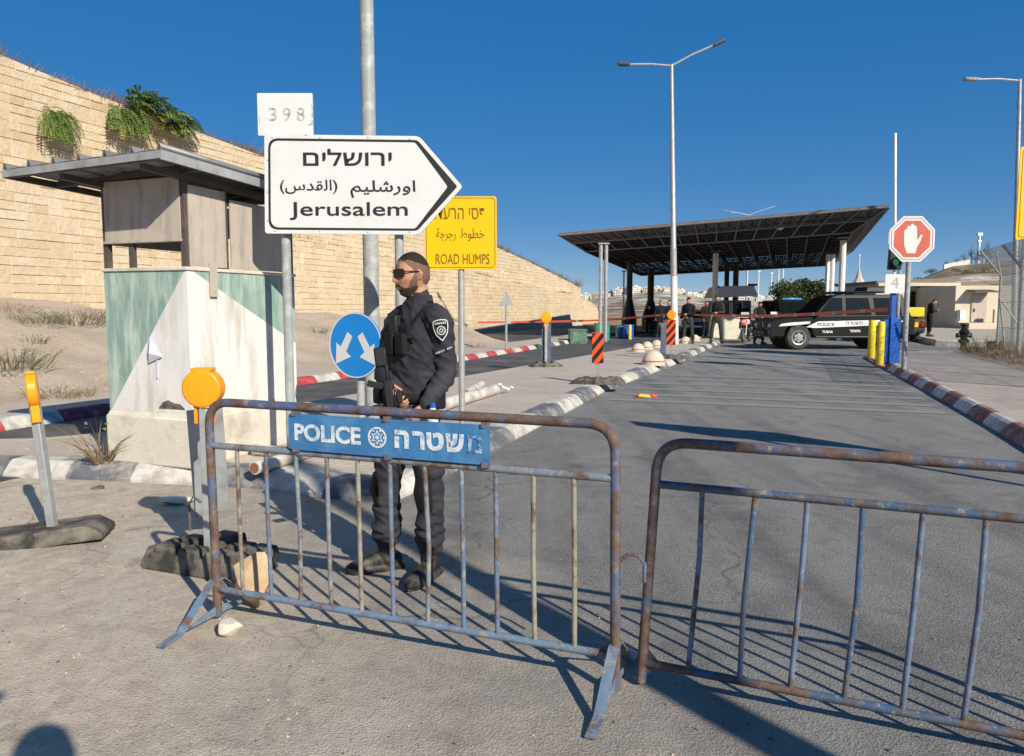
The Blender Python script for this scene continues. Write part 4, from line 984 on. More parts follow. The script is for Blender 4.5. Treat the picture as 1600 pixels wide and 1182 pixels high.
def shell(Mx, test, off, material, name, parent, jitter=0.0, hd=None):
    HV, HF = hd or (globals()['HV'], globals()['HF'])
    keep = [f for f in HF if all(test(HV[i]) for i in f)]; used = sorted({i for f in keep for i in f}); idx = {a: k for k, a in enumerate(used)}
    if not keep: return None
    mb = MB(); n_ = len(used)
    nrm = lambda v: Vector((v.x / .01, v.y / .006, v.z / .0149)).normalized()
    edge = {}
    for f in keep:
        for a, b in zip(f, f[1:] + f[:1]): edge[frozenset((a, b))] = edge.get(frozenset((a, b)), 0) + 1
    bd = {i for e, c in edge.items() if c == 1 for i in e}
    for i in used:
        v = HV[i]; o_ = (.0008 if i in bd else off) + rnd.uniform(-1, 1) * jitter; mb.v.append(Mx @ (v + nrm(v) * o_))
    for f in keep: mb.f.append(tuple(idx[i] for i in f)); mb.m.append(0)
    return mb.build(name, material, parent, smooth=180)
def person(name_label, base, yaw, H=1.76, pose=None, voxel=.02, shirt='olive', trousers='olive', hairmat='hair', cap=None, group=None, joints=None, head_yaw=None, head_pitch=.1, fine=False, gear='navy2', boots='boot', thin=1.0, vest=True):
    root = thing('person', name_label, 'person', base, 0, group); k = H / 1.76
    F = Vector((cos(yaw), sin(yaw), 0)); Lf = Vector((-sin(yaw), cos(yaw), 0)); U = Vector((0, 0, 1))
    J = dict(pel=(0, 0, .96), chest=(.0, 0, 1.28), neck=(.0, 0, 1.47), head=(.035, 0, 1.635), shl=(-.01, .185, 1.42), shr=(-.01, -.185, 1.42), ell=(.0, .25, 1.13), elr=(.0, -.25, 1.13), hal=(.20, .12, 1.05), har=(.20, -.10, 1.12), hipl=(0, .095, .92), hipr=(0, -.095, .92), knl=(.02, .12, .50), knr=(.02, -.12, .50), anl=(-.02, .14, .09), anr=(-.02, -.14, .09), tol=None, tor=None)
    if pose: J.update(pose)
    j = {}
    for n_, v in J.items():
        if v is None: continue
        j[n_] = (F * v[0] + Lf * v[1] + U * v[2]) * k
    if joints: j.update({n_: Vector(v) for n_, v in joints.items()})
    tF = {}
    for s_ in 'lr':
        tF[s_] = (j['to' + s_] - j['an' + s_]) if ('to' + s_) in j else F + Lf * (.25 if s_ == 'l' else -.25)
        tF[s_].z = 0; tF[s_].normalize()
    hy = yaw if head_yaw is None else head_yaw
    Lax = (j['shl'] - j['shr']); Lax.z = 0; Lax.normalize(); t_ = thin
    # skin: one continuous body
    mb = MB(); Mh = head_mat(j['head'], hy, head_pitch, 0, k)
    mb.add([Mh @ v for v in HV], HF)
    if fine or True:
        for s_ in (-1, 1):
            e = [Mh @ Vector(q) for q in ((-.004, s_ * .074, .022), (-.012, s_ * .084, .008), (-.006, s_ * .081, -.018))]; loft(mb, e, [.010, .013, .008], F, 8)
    hb = Mh @ Vector((-.028, 0, -.07)); loft(mb, [j['neck'] - U * .06, j['neck'] + U * .02, hb, Mh @ Vector((-.02, 0, -.02))], [(.075, .065), (.062, .060), (.060, .060), (.055, .055)], Lax)
    loft(mb, [j['pel'], (j['pel'] + j['chest']) / 2, j['chest'], j['neck'] - U * .06], [(.13, .085), (.125, .085), (.15, .095), (.09, .07)], Lax)
    for s_ in 'lr':
        sh, el, ha = j['sh' + s_], j['el' + s_], j['ha' + s_]
        loft(mb, [j['chest'] + U * .1, sh, el, ha], [.06, .045, .038, .027], Lax)
        hd = (ha - el).normalized(); sgn = 1 if s_ == 'l' else -1
        # hand: palm, four curled fingers, thumb
        inw = (Lax * (-sgn)); inw = (inw - hd * inw.dot(hd)).normalized(); wd = hd.cross(inw).normalized()
        ps = j.get('palm' + s_); 
        if ps is not None: hd2 = ps.normalized()
        else: hd2 = hd
        palm_end = ha + hd2 * .085 * k
        loft(mb, [ha - hd * .01, ha + hd2 * .035 * k, palm_end], [(.024, .018), (.040, .017), (.040, .015)], wd)
        for q in range(4):
            b0 = palm_end + wd * (.030 - .020 * q) * k - hd2 * .01; ln = (.068, .078, .072, .056)[q] * k; c1 = b0 + (hd2 + inw * .35).normalized() * ln * .45; c2 = c1 + (hd2 * .45 + inw).normalized() * ln * .32; c3 = c2 + (inw - hd2 * .35).normalized() * ln * .25
            loft(mb, [b0, c1, c2, c3], [.0095, .009, .0085, .0075], wd, 8)
        tb = ha + hd2 * .03 * k + wd * .032 * k; loft(mb, [tb, tb + (wd * .7 + hd2 * .6 + inw * .4).normalized() * .035 * k, tb + (wd * .3 + hd2 * .9 + inw * .7).normalized() * .062 * k], [.012, .0105, .009], inw, 8)
        hp, kn, an = j['hip' + s_], j['kn' + s_], j['an' + s_]
        loft(mb, [hp + U * .04, kn, an], [.07, .05, .04], Lax); loft(mb, [an - U * .03, an + tF[s_] * .10 - U * .05], [.035, .03], Lax)
    body = fuse(mb, 'body', M['skin'], root, min(voxel, .0055 if fine else .014), 1)
    # clothes
    def wr(co):
        q = co * 1.0; a = noise.noise(Vector((q.x * 9, q.y * 9, q.z * 22))); b = noise.noise(Vector((q.x * 26 + 5, q.y * 26, q.z * 40)))
        r_ = 1 - abs(noise.noise(Vector((q.x * 7 + 3, q.y * 7, q.z * 15 + q.x * 12)))) * 2.2
        fz = max(0, 1 - abs(q.z - .30) / .22); return .0045 * a + .0022 * b + .009 * max(0, r_) ** 2 + fz * .008 * sin(q.z * 95 + 5 * noise.noise(q * 9))
    wrk = wr if fine else (lambda co: .006 * noise.noise(co * 11))
    mb = MB(); pts, rad = smooth_path([j['pel'] - U * .06 * k, j['pel'] + U * .08 * k, (j['pel'] + j['chest']) / 2 + U * .03, j['chest'] + U * .02, (j['shl'] + j['shr']) / 2 + U * .005, j['neck'] + U * .035], [(.165 * t_, .115), (.158 * t_, .113), (.165 * t_, .118), (.184 * t_, .128), (.16 * t_, .102), (.066, .065)], 4)
    loft(mb, pts, rad, Lax, 20)
    for s_ in 'lr':
        sh, el, ha = j['sh' + s_], j['el' + s_], j['ha' + s_]; md_ = sh.lerp(el, .55); f1 = el.lerp(ha, .35); f2 = el.lerp(ha, .94)
        pts, rad = smooth_path([j['neck'].lerp(sh, .55) + U * .0, sh, md_, el, f1, f2], [.060, .072, .061, .055, .052, .040], 4); loft(mb, pts, rad, Lax, 16)
    fuse(mb, 'shirt', M[shirt], root, voxel, 2 if fine else 1, wrk)
    mb = MB(); loft(mb, [j['pel'] + U * .05, j['pel'] - U * .03, j['pel'] - U * .12 * k], [(.163 * t_, .115), (.17 * t_, .12), (.155 * t_, .108)], Lax, 20)
    for s_ in 'lr':
        hp, kn, an = j['hip' + s_], j['kn' + s_], j['an' + s_]
        pts, rad = smooth_path([hp + U * .02, hp.lerp(kn, .35), hp.lerp(kn, .8), kn, kn.lerp(an, .3), kn.lerp(an, .62), an + U * .11 * k], [(.090, .100), (.088, .094), (.074, .078), (.072, .075), (.074, .077), (.074, .075), (.060, .060)], 4)
        loft(mb, pts, rad, Lax, 16)
        if fine:
            loft(mb, [kn.lerp(an, .60), kn.lerp(an, .70)], [.083, .081], Lax, 16); loft(mb, [hp.lerp(kn, .45) + Lax * (.075 if s_ == 'l' else -.075), hp.lerp(kn, .72) + Lax * (.07 if s_ == 'l' else -.07)], [(.03, .06), (.03, .06)], Lax, 12)
    fuse(mb, 'trousers', M[trousers], root, voxel, 2 if fine else 1, wrk)
    for s_ in 'lr':
        an = j['an' + s_]; f = tF[s_]; mb = MB(); side = f.cross(U)
        g0 = Vector((an.x, an.y, 0))
        pts, rad = smooth_path([g0 - f * .055 * k + U * .055, g0 + f * .0 * k + U * .062, g0 + f * .09 * k + U * .056, g0 + f * .165 * k + U * .044, g0 + f * .205 * k + U * .036], [(.038, .050), (.041, .056), (.042, .050), (.044, .036), (.034, .027)], 3); loft(mb, pts, rad, side, 14)
        loft(mb, [g0 + U * .06, an + U * .05, an + U * (.22 if fine else .15)], [.048, .054, .062], side, 14)
        mb.add(*[([g0 + f * a * k + side * b + U * c_ for c_ in (.0, .03) for a, b in ((-.095, .03), (-.095, -.03), (-.02, -.042), (.1, -.05), (.19, -.042), (.235, -.012), (.235, .012), (.19, .042), (.1, .05), (-.02, .042))],
                 [tuple(range(9, -1, -1)), tuple(range(10, 20))] + [(q, (q + 1) % 10, 10 + (q + 1) % 10, 10 + q) for q in range(10)])][0])
        bt_ = fuse(mb, 'boot', M[boots], root, min(voxel, .012), 1)
        if fine:
            ms = MB(); ol = ((-.098, .03), (-.104, .0), (-.098, -.03), (-.03, -.040), (.03, -.041), (.1, -.049), (.165, -.045), (.212, -.022), (.222, .0), (.212, .022), (.165, .045), (.1, .049), (.03, .041), (-.03, .040))
            ms.ext([g0 + f * a * k + side * b + U * .001 for a, b in ol], U * .028); ms.build('sole', M['dark'], bt_, smooth=0, bevel=.006)
            loft_m = MB(); loft(loft_m, [g0 + f * .175 * k + U * .03, g0 + f * .212 * k + U * .03], [(.046, .030), (.036, .026)], side, 12); loft_m.build('toe_cap', M[boots], bt_)
    # hair
    if cap is None:
        shell(Mh, lambda v: v.z > .044 + .35 * max(0, v.x - .03) - .38 * min(0, v.x + .01) * -1 * .55 or (v.x < -.03 and v.z > -.03 + (v.x + .03) * .6), .004, M[hairmat], 'hair', root, .0006)
    else:
        mbc = MB(); shell(Mh, lambda v: v.z > .042, .016, M[cap], 'helmet', root)
    return root, j, Mh, F, Lf, Lax
def rifle(label, a, b, up_hint, base_obj_name='rifle', group=None):
    """a = butt, b = muzzle (world)"""
    a, b = Vector(a), Vector(b); D = (b - a); Lr = D.length; D.normalize(); t = thing(base_obj_name, label, 'rifle', a, 0, group)
    Y = (Vector(up_hint) - D * Vector(up_hint).dot(D)).normalized(); X = D.cross(Y); mt = Matrix((X, D, Y)).transposed(); k = Lr / .80
    def bx(name, y, z, dx, dy, dz, bev=.003):
        mb = MB(); mb.box(mt @ Vector((0, y * k, z * k)), (dx, dy * k, dz * k), mt); return mb.build(name, M['gun'], t, bevel=bev)
    bx('stock', .07, -.022, .026, .12, .075, .008); bx('buffer_tube', .17, .005, .024, .14, .026, .008); bx('receiver', .31, 0, .030, .19, .052, .006); bx('handguard', .50, .006, .036, .20, .038, .008); bx('rail', .42, .034, .016, .36, .010, .002); bx('sight', .33, .060, .030, .07, .036, .006); bx('sight', .56, .05, .014, .03, .026, .004); 
    mb = MB(); mb.tube([mt @ Vector((0, .6 * k, .005)), mt @ Vector((0, .76 * k, .005)), mt @ Vector((0, .765 * k, .005)), mt @ Vector((0, .80 * k, .005))], [.010, .010, .014, .014], 10); mb.build('barrel', M['gun'], t)
    mb = MB(); mb.box(mt @ Vector((0, .385 * k, -.10 * k)), (.020, .055 * k, .11 * k), mt @ Matrix.Rotation(.2, 3, 'X')); mb.build('magazine', M['gun'], t, bevel=.003)
    mb = MB(); mb.box(mt @ Vector((0, .235 * k, -.075 * k)), (.028, .04 * k, .10 * k), mt @ Matrix.Rotation(-.35, 3, 'X')); mb.build('grip', M['gun'], t, bevel=.004)
    for o in t.children: 
        for v in o.data.vertices: pass
    return t
# ---- the officer at the barrier
OB = G(638, 899); sc_ = OB.y / FPX
def oj(px, py, dy): 
    p = P(px, py, OB.y + dy) - OB; return p
yaw = atan2(-.66, -.75)
JO = dict(pel=oj(640, 632, 0), chest=oj(651, 545, 0), neck=oj(655, 478, .01), head=oj(643.5, 431, -.01), shl=oj(687, 503, -.11), shr=oj(621, 506, .13), ell=oj(697, 583, -.10), elr=oj(601, 582, .08), hal=oj(664, 637, -.24), har=oj(614, 606, -.12),
          hipl=oj(660, 655, -.05), hipr=oj(621, 652, .06), knl=oj(672, 768, -.08), knr=oj(605, 762, .07), anl=oj(671, 868, -.05), anr=oj(604, 858, .10), tol=oj(640, 905, -.24), tor=oj(548, 880, .02),
          palml=Vector((-.75, -.1, -.65)), palmr=Vector((.35, -.5, -.8)))
JO['anl'].z = .09; JO['anr'].z = .09
off, jo, Mh, F, Lf, Lax = person('police officer in navy uniform and sunglasses standing behind the barrier', OB, yaw, 1.80, voxel=.0085, shirt='navy', trousers='navy', joints=JO, head_yaw=atan2(-.58, -.81), head_pitch=.05, fine=True, thin=.98, hairmat='hair')
for o in list(off.children):
    if o.name.startswith('hair'):
        me = o.data; bpy.data.objects.remove(o); bpy.data.meshes.remove(me)
HD2 = head_shape(170, 130)
top = lambda v: v.z > interp([(-.11, .02), (-.06, .046), (0, .066), (.045, .076), (.08, .084)], v.x) + .004 * sin(v.y * 160)
def sides(v):
    line = interp([(-.11, -.05), (-.05, -.056), (-.026, -.04), (-.012, .0), (.016, .008), (.03, .03), (.048, .052), (.06, .068), (.09, .09)], v.x)
    return v.z > line
shell(Mh, top, .0040, M['hair'], 'hair', off, .0005, HD2); shell(Mh, sides, .0018, M['stubble'], 'faded_hair', off, .0002, HD2)
def beardt(v):
    if v.x < -.002 or v.z > .0 or (v.x < .02 and abs(v.y) < .03): return False
    if (v.y / .022) ** 2 + ((v.z + .0645) / .0085) ** 2 < 1 and v.x > .05: return False
    lim = interp([(0, -.043), (.014, -.041), (.026, -.049), (.034, -.059), (.044, -.064), (.054, -.058), (.066, -.050)], abs(v.y)) + .0025 * noise.noise(v * 260)
    return v.z < lim
def sideburn(v):
    if v.x < .002 or v.z > .02 or abs(v.y) < .03: return False
    return v.z < interp([(.03, -.052), (.044, -.050), (.054, -.036), (.062, -.012), (.068, .015)], abs(v.y)) and v.x < .05 - max(0, v.z + .03) * .6
shell(Mh, sideburn, .0014, M['stubble'], 'sideburn', off, .0002, HD2)
shell(Mh, beardt, .0026, M['beard'], 'beard', off, .0006, HD2)
# sunglasses
mb = MB()
for s_ in (-1, 1):
    fr = []
    for a, b in rrect(.066, .047, .014): 
        y = s_ * .034 + a; fr.append(Mh @ Vector((.1045 - .55 * abs(y) ** 1.45 * 2.4, y, .011 + b + .003)))
    d = Mh.to_3x3() @ Vector((.004, 0, 0)); mb.ext(fr, d)
gl = mb.build('sunglasses', M['lens'], off, smooth=40)
mb = MB()
for s_ in (-1, 1): mb.tube([Mh @ Vector(q) for q in ((.078, s_ * .066, .022), (.06, s_ * .078, .022), (0, s_ * .083, .02), (-.022, s_ * .082, .008))], .0035, 6)
mb.tube([Mh @ Vector(q) for q in ((.102, -.066, .031), (.108, -.03, .033), (.110, 0, .028), (.108, .03, .033), (.102, .066, .031))], .003, 6) if False else None
mb.tube([Mh @ Vector((.105, -.012, .02)), Mh @ Vector((.109, 0, .021)), Mh @ Vector((.105, .012, .02))], .003, 6)
mb.build('frame', M['dark'], gl)
# collar
mb = MB(); nk = jo['neck']; ring = []
n_ = 26; lo_, hi_ = [], []
for k in range(n_ + 1):
    a = radians(24 + (360 - 48) * k / n_); d_ = F * cos(a) + Lf * sin(a); lo_.append(nk + Vector((0, 0, .004)) + d_ * .080 - F * .004); hi_.append(nk + Vector((0, 0, .034 + .026 * (1 - cos(a)) / 2)) + d_ * .074 + F * .002)
mb.add(lo_ + hi_, [(k, k + 1, n_ + 2 + k, n_ + 1 + k) for k in range(n_)])
o = mb.build('collar', M['navy'], off, smooth=180); s_ = o.modifiers.new('t', 'SOLIDIFY'); s_.thickness = .008
# chest rig, radio, pouches, belt
ch = jo['chest']; Fc = Vector((F.x, F.y, 0)); Lc = Lax
def gear(name, c, d, m_='navy2', bev=.012, rz=None, tilt=0):
    mt = Matrix((Lc, Fc, Vector((0, 0, 1)))).transposed() @ Matrix.Rotation(tilt, 3, 'Y'); mb = MB(); mb.box(c, d, mt); return mb.build(name, M[m_], off, smooth=30, bevel=bev)
gear('chest_rig', ch + Fc * .105 + Lc * -.0 + Vector((0, 0, .06)), (.19, .045, .16), bev=.018)
gear('pouch', ch + Fc * .130 + Lc * -.045 + Vector((0, 0, .03)), (.075, .05, .13)); gear('pouch', ch + Fc * .130 + Lc * .045 + Vector((0, 0, .03)), (.075, .05, .12))
gear('radio', ch + Fc * .125 + Lc * -.02 + Vector((0, 0, .135)), (.055, .04, .10), 'dark', .008); 
gear('patch_pocket', ch + Fc * .122 + Lc * .105 + Vector((0, 0, .06)), (.085, .012, .012), 'navy2', .003)
mb = MB()
for s_ in (1, -1):
    sh = jo['shl'] if s_ > 0 else jo['shr']; tp = nk.lerp(sh, .55)
    loft(mb, [ch + Fc * .13 + Lc * (s_ * .075) + Vector((0, 0, .09)), tp + Fc * .085 + Vector((0, 0, -.01)), tp + Vector((0, 0, .068)), tp - Fc * .09 + Vector((0, 0, .0)), ch - Fc * .14 + Lc * (s_ * .06)], [(.02, .005)] * 5, Lc, 8)
mb.build('shoulder_strap', M['navy2'], off)
mb = MB(); pb = jo['pel'] + Vector((0, 0, .05)); 
for k in range(36):
    a0, a1 = 2 * pi * k / 36, 2 * pi * (k + 1) / 36; e = lambda a, r: pb + Lc * cos(a) * (.176 + r) + Fc * sin(a) * (.127 + r)
    mb.add([e(a0, 0) - Vector((0, 0, .024)), e(a1, 0) - Vector((0, 0, .024)), e(a1, 0) + Vector((0, 0, .024)), e(a0, 0) + Vector((0, 0, .024))], [(0, 1, 2, 3)])
o = mb.build('belt', M['navy2'], off, smooth=60); s_ = o.modifiers.new('t', 'SOLIDIFY'); s_.thickness = .01; s_.offset = 1
gear('belt_pouch', pb + Fc * .145 + Lc * .03, (.085, .05, .10)); gear('belt_pouch', pb + Lc * .185 - Fc * .03, (.05, .10, .13)); gear('belt_pouch', pb + Fc * .12 - Lc * .10 , (.07, .05, .09))
# shoulder patch on the near sleeve: white bordered shield with a ringed star
shl, ell = jo['shl'], jo['ell']; ax = (shl - ell).normalized(); cam_dir = Vector((.12, -1, .0)); nn_ = (cam_dir - ax * cam_dir.dot(ax)).normalized(); sx_ = nn_.cross(ax).normalized() * -1
if sx_.x < 0: sx_ = -sx_
pc_ = shl.lerp(ell, .14)
def pch(a, b, off_): 
    r0 = .081; an = a / r0; return pc_ + ax * b + sx_ * (sin(an) * r0) + nn_ * (cos(an) * (r0 + off_ + .004))
shd = [(-.043, .043), (-.030, .052), (0, .056), (.030, .052), (.043, .043), (.042, .010), (.032, -.026), (0, -.062), (-.032, -.026), (-.042, .010)]
shd = rpoly(shd, .006, 2)
def patch(pts, off_, m_, name, hole=None):
    mb = MB()
    if hole: mb.add([pch(a, b, off_) for a, b in pts] + [pch(a, b, off_) for a, b in hole], [(k, (k + 1) % len(pts), len(pts) + (k + 1) % len(pts), len(pts) + k) for k in range(len(pts))])
    else:
        cxy = (0, 0); n0 = len(pts); mb.add([pch(0, 0, off_)] + [pch(a * .5, b * .5, off_) for a, b in pts] + [pch(a, b, off_) for a, b in pts], [(0, 1 + k, 1 + (k + 1) % n0) for k in range(n0)] + [(1 + k, 1 + n0 + k, 1 + n0 + (k + 1) % n0, 1 + (k + 1) % n0) for k in range(n0)])
    return mb
pm = patch(shd, .006, None, '').build('sleeve_patch', M['navy2'], off, smooth=60)
mb = patch(shd, .0075, None, '', inset(shd, .005))
circ = lambda r, cy, n=20: [(r * cos(2 * pi * k / n), cy + r * sin(2 * pi * k / n)) for k in range(n)]
for pts_, hol in ((circ(.024, -.004), circ(.0195, -.004)),):
    q = patch(pts_, .0078, None, '', hol); mb.add(q.v, q.f)
star = [((.0165 if k % 2 == 0 else .008) * cos(pi * k / 6 + pi / 2), -.004 + (.0165 if k % 2 == 0 else .008) * sin(pi * k / 6 + pi / 2)) for k in range(12)]; hs_ = [((.0105 if k % 2 == 0 else .005) * cos(pi * k / 6 + pi / 2), -.004 + (.0105 if k % 2 == 0 else .005) * sin(pi * k / 6 + pi / 2)) for k in range(12)]
q = patch(star, .0078, None, '', hs_); mb.add(q.v, q.f)
for a0 in (-.028, -.017, -.006, .005, .016, .027):
    q = patch([(a0 - .0035, .030), (a0 + .0035, .030), (a0 + .0035, .040), (a0 - .0035, .040)], .0078, None, '', [(a0 - .001, .033), (a0 + .001, .033), (a0 + .001, .038), (a0 - .001, .038)]); mb.add(q.v, q.f)
mb.build('emblem', M['swhite'], pm, smooth=60, fix=False)
mb = MB()
for k in range(9):
    a0 = -.05 + k * .0115
    if k == 5: continue
    mb.poly([pch(a0, -.115 + a0 * .25, .006), pch(a0 + .008, -.115 + a0 * .25, .006), pch(a0 + .008, -.105 + a0 * .25, .006), pch(a0, -.105 + a0 * .25, .006)])
mb.build('name_tape', M['sfaint'], off, smooth=0)
# knee pads and thigh pocket badge
for s_ in 'lr':
    kn = jo['kn' + s_]; mb = MB(); f = (jo['to' + s_] - jo['an' + s_]); f.z = 0; f.normalize(); sd = f.cross(Vector((0, 0, 1)))
    loft(mb, [kn + f * .062 + Vector((0, 0, .08)), kn + f * .078, kn + f * .06 - Vector((0, 0, .09))], [(.055, .018), (.062, .024), (.05, .016)], sd, 12); mb.build('knee_pad', M['navy2'], off)
mb = MB(); kp = jo['hipl'].lerp(jo['knl'], .55) + Vector((.055, -.075, 0)); mb.box(kp, (.075, .02, .05), (0, .15, .25)); pk_ = mb.build('thigh_pouch', M['navy2'], off, bevel=.006)
mb = MB(); mb.box(kp + Vector((-.0, -.012, .0)), (.055, .004, .02), (0, .15, .25)); mb.build('badge', M['sfaint'], pk_)
# slung rifle, hanging muzzle down; sling
ra_, rb_ = OB + oj(598, 540, -.20), OB + oj(624, 742, -.26)
rf = rifle('black assault rifle slung muzzle-down across the front of the officer at the barrier', ra_, rb_, -Fc * .6 + Vector((.9, -.2, 0)))
mb = MB(); tp = nk.lerp(jo['shr'], .45); pts = [ra_ - OB + Vector((0, 0, -.06)), ch + Fc * .17 - Lc * .09, tp + Fc * .09 + Vector((0, 0, .0)), tp + Vector((0, 0, .073)), tp - Fc * .08 + Vector((0, 0, .01))]
loft(mb, pts, [(.014, .004)] * 5, Lc, 8); mb.build('rifle_sling', M['navy2'], off)
# bottle in his hand
wb = OB + oj(676, 640, -.30); t = thing('water_bottle', 'small clear water bottle with a blue cap held by the officer', 'bottle', wb)
mb = MB(); mb.lathe([(.028, -.13), (.030, -.12), (.030, -.04), (.027, -.03), (.030, -.02), (.016, .005), (.013, .012)], seg=16); mb.build('bottle_body', M['bottle'], t)
mb = MB(); mb.lathe([(.0165, .010), (.0165, .032), (.014, .034)], seg=16); mb.build('cap', M['blue'], t)

# ---- people farther up the road
def far_person(label, px, py, H, face, z=IZ, **kw):
    b = G(px, py, z); b.z = z; return person(label, b, face, H, voxel=.022, **kw)
hold = dict(ell=(.08, .24, 1.14), elr=(.06, -.24, 1.14), hal=(.24, .02, 1.12), har=(.22, -.06, 1.02), knl=(.02, .15, .5), knr=(.02, -.15, .5), anl=(0, .19, .09), anr=(0, -.19, .09))
hang = dict(ell=(-.02, .25, 1.14), elr=(-.02, -.25, 1.14), hal=(.08, .24, .90), har=(.08, -.24, .90))
S1 = 'olive'
def vest(root, j, F, Lax):
    mb = MB(); loft(mb, [j['chest'] - Vector((0, 0, .16)), j['chest'] + Vector((0, 0, .12))], [(.205, .165), (.20, .155)], Lax, 16); mb.build('vest', M['blackcloth'], root)
def soldier(label, px, py, H, face, ps=hold, z=IZ, v=True, gun=True, gunlab='', **kw):
    r = far_person(label, px, py, H, face, z, pose=ps, **kw)
    if v: vest(r[0], r[1], r[3], r[5])
    if gun:
        a = r[0].location + r[1]['chest'] + r[3] * .22 + r[4] * .12 + Vector((0, 0, .05)); b = r[0].location + r[1]['har'] + r[3] * .08 - r[4] * .12 + Vector((0, 0, -.32))
        rifle(gunlab, a, b, (r[3] * .3 + Vector((.6, -.5, 0))))
    return r
soldier('armed guard in olive trousers looking down, just right of the far lamp pole', 1075, 537, 1.80, radians(-120), shirt='blackcloth', trousers='olive', cap='blackcloth', gunlab='dark rifle held by the guard just right of the far lamp pole')
soldier('armed guard with legs apart and helmet, standing at the kerb end', 1119, 537, 1.90, radians(-105), shirt='olive', trousers='olive', cap='olive', gunlab='dark rifle held by the helmeted guard at the kerb end')
soldier('guard in dark gear standing on the road by the motorcycle', 1185, 538.5, 1.80, radians(-75), z=0, shirt='olive', trousers='olive', cap='blackcloth', gun=False)
soldier('figure in black standing behind the guard at the kerb end', 1102, 529, 1.72, radians(-60), ps=hang, shirt='blackcloth', trousers='blackcloth', v=False, gun=False)
soldier('bare-headed figure in black among the guards left of the far lamp pole', 1031, 528, 1.76, radians(-90), ps=hang, shirt='blackcloth', trousers='blackcloth', v=False, gun=False)
soldier('grey-clothed figure half hidden behind the far lamp pole', 1046, 533, 1.74, radians(-150), ps=hang, shirt='olive', trousers='olive', v=False, gun=False)
soldier('tallest dark figure with head lowered beside the grey kiosk', 1162, 524, 1.78, radians(-110), ps=hang, z=0, shirt='blackcloth', trousers='blackcloth', v=False, gun=False)
soldier('dark figure standing between the motorcycles and the dark truck', 1203, 525, 1.80, radians(-95), ps=hang, z=0, shirt='blackcloth', trousers='blackcloth', v=False, gun=False, cap='blackcloth')
soldier('small silhouette in black at the left canopy columns', 1014, 524, 1.70, radians(-90), ps=hang, z=0, shirt='blackcloth', trousers='blackcloth', v=False, gun=False)
phone_pose = dict(chest=(.03, 0, 1.28), neck=(.09, 0, 1.46), head=(.19, 0, 1.56), ell=(.06, .2, 1.1), elr=(.06, -.2, 1.1), hal=(.32, .06, 1.16), har=(.30, -.05, 1.16), shl=(.03, .18, 1.4), shr=(.03, -.18, 1.4), anl=(.03, .1, .09), anr=(-.06, -.1, .09))
pb_ = far_person('man all in black bent over his phone by the cream buildings', 1451, 526, 1.78, radians(-8), z=.24, pose=phone_pose, shirt='blackcloth', trousers='blackcloth', head_pitch=.6)
b_ = pb_[0].location + (pb_[1]['hal'] + pb_[1]['har']) / 2 + pb_[3] * .07
mb = MB(); mb.box((0, 0, .03), (.012, .08, .16), (0, -.5, radians(-8))); o = mb.build('phone', M['dark'], bevel=.004); o.location = b_; tag(o, 'dark phone held by the man in black by the cream buildings', 'phone')
# photographer behind the tripod position: out of frame, but the shadow falls into it
pho = person('photographer in dark clothes with arms raised, just behind the viewpoint', (.22, -.20, 0), radians(95), 2.02, pose=dict(hal=(.0, .20, 1.86), har=(.05, -.26, 0.95), ell=(-.02, .44, 1.58), elr=(-.02, -.26, 1.15), shl=(-.01, .19, 1.47)), voxel=.022, shirt='blackcloth', trousers='blackcloth')
# ================================================================ CHECKPOINT CANOPY
T = [P(874, 368, 38.5), P(1388, 324, 31), P(1332, 392, 54), P(978, 413, 60)]       # roof corners: front left, front right, back right, back left
cc = sum(T, Vector()) / 4
cb = Vector((cc.x, cc.y, 0)); cn = thing('checkpoint_canopy', 'huge dark flat canopy on a space frame over the checkpoint lanes', 'canopy', cb)
bil = lambda Q, s, t: (Q[0] * (1 - s) + Q[1] * s) * (1 - t) + (Q[3] * (1 - s) + Q[2] * s) * t
TL = [p - cb for p in T]; top_ = lambda s, t: bil(TL, s, t)
bot = lambda s, t: bil(TL, .085 + .83 * s, .05 + .90 * t) - Vector((0, 0, .80 + .20 * t))
mb = MB(); mb.ext([p + Vector((0, 0, -.02)) for p in TL], (0, 0, .10)); mb.build('roof_deck', M['roofsheet'], cn, smooth=0)
mb = MB()
def strip(a, b, h0, h1, off):
    n_ = (b - a).cross(Vector((0, 0, 1))).normalized() * off
    mb.ext([a + n_ + Vector((0, 0, h0)), b + n_ + Vector((0, 0, h0)), b + n_ + Vector((0, 0, h1)), a + n_ + Vector((0, 0, h1))], n_ * .3)
for a, b in ((0, 1), (1, 2), (3, 0)): strip(TL[a], TL[b], -.04, .11, .03)
mb.build('fascia', M['truss'], cn, smooth=0)
mb = MB(); NS, NT = 14, 16
for i in range(NS + 1):
    mb.tube([bot(i / NS, 0), bot(i / NS, 1)], .045, 5)
    mb.tube([top_(i / NS, 0), bot(i / NS, 0)], .035, 5); mb.tube([top_(i / NS, 1), bot(i / NS, 1)], .045, 5)
    if i < NS: mb.tube([top_((i + .5) / NS, 1), bot(i / NS, 1)], .04, 5); mb.tube([top_((i + .5) / NS, 0) , bot((i + 1) / NS, 0)], .028, 5)
for j in range(NT + 1):
    mb.tube([bot(0, j / NT), bot(1, j / NT)], .045, 5)
    mb.tube([top_(0, j / NT), bot(0, j / NT)], .04, 5); mb.tube([top_(1, j / NT), bot(1, j / NT)], .04, 5)
    if j < NT: mb.tube([top_(0, j / NT), bot(0, (j + 1) / NT)], .03, 5); mb.tube([top_(1, j / NT), bot(1, (j + 1) / NT)], .03, 5)
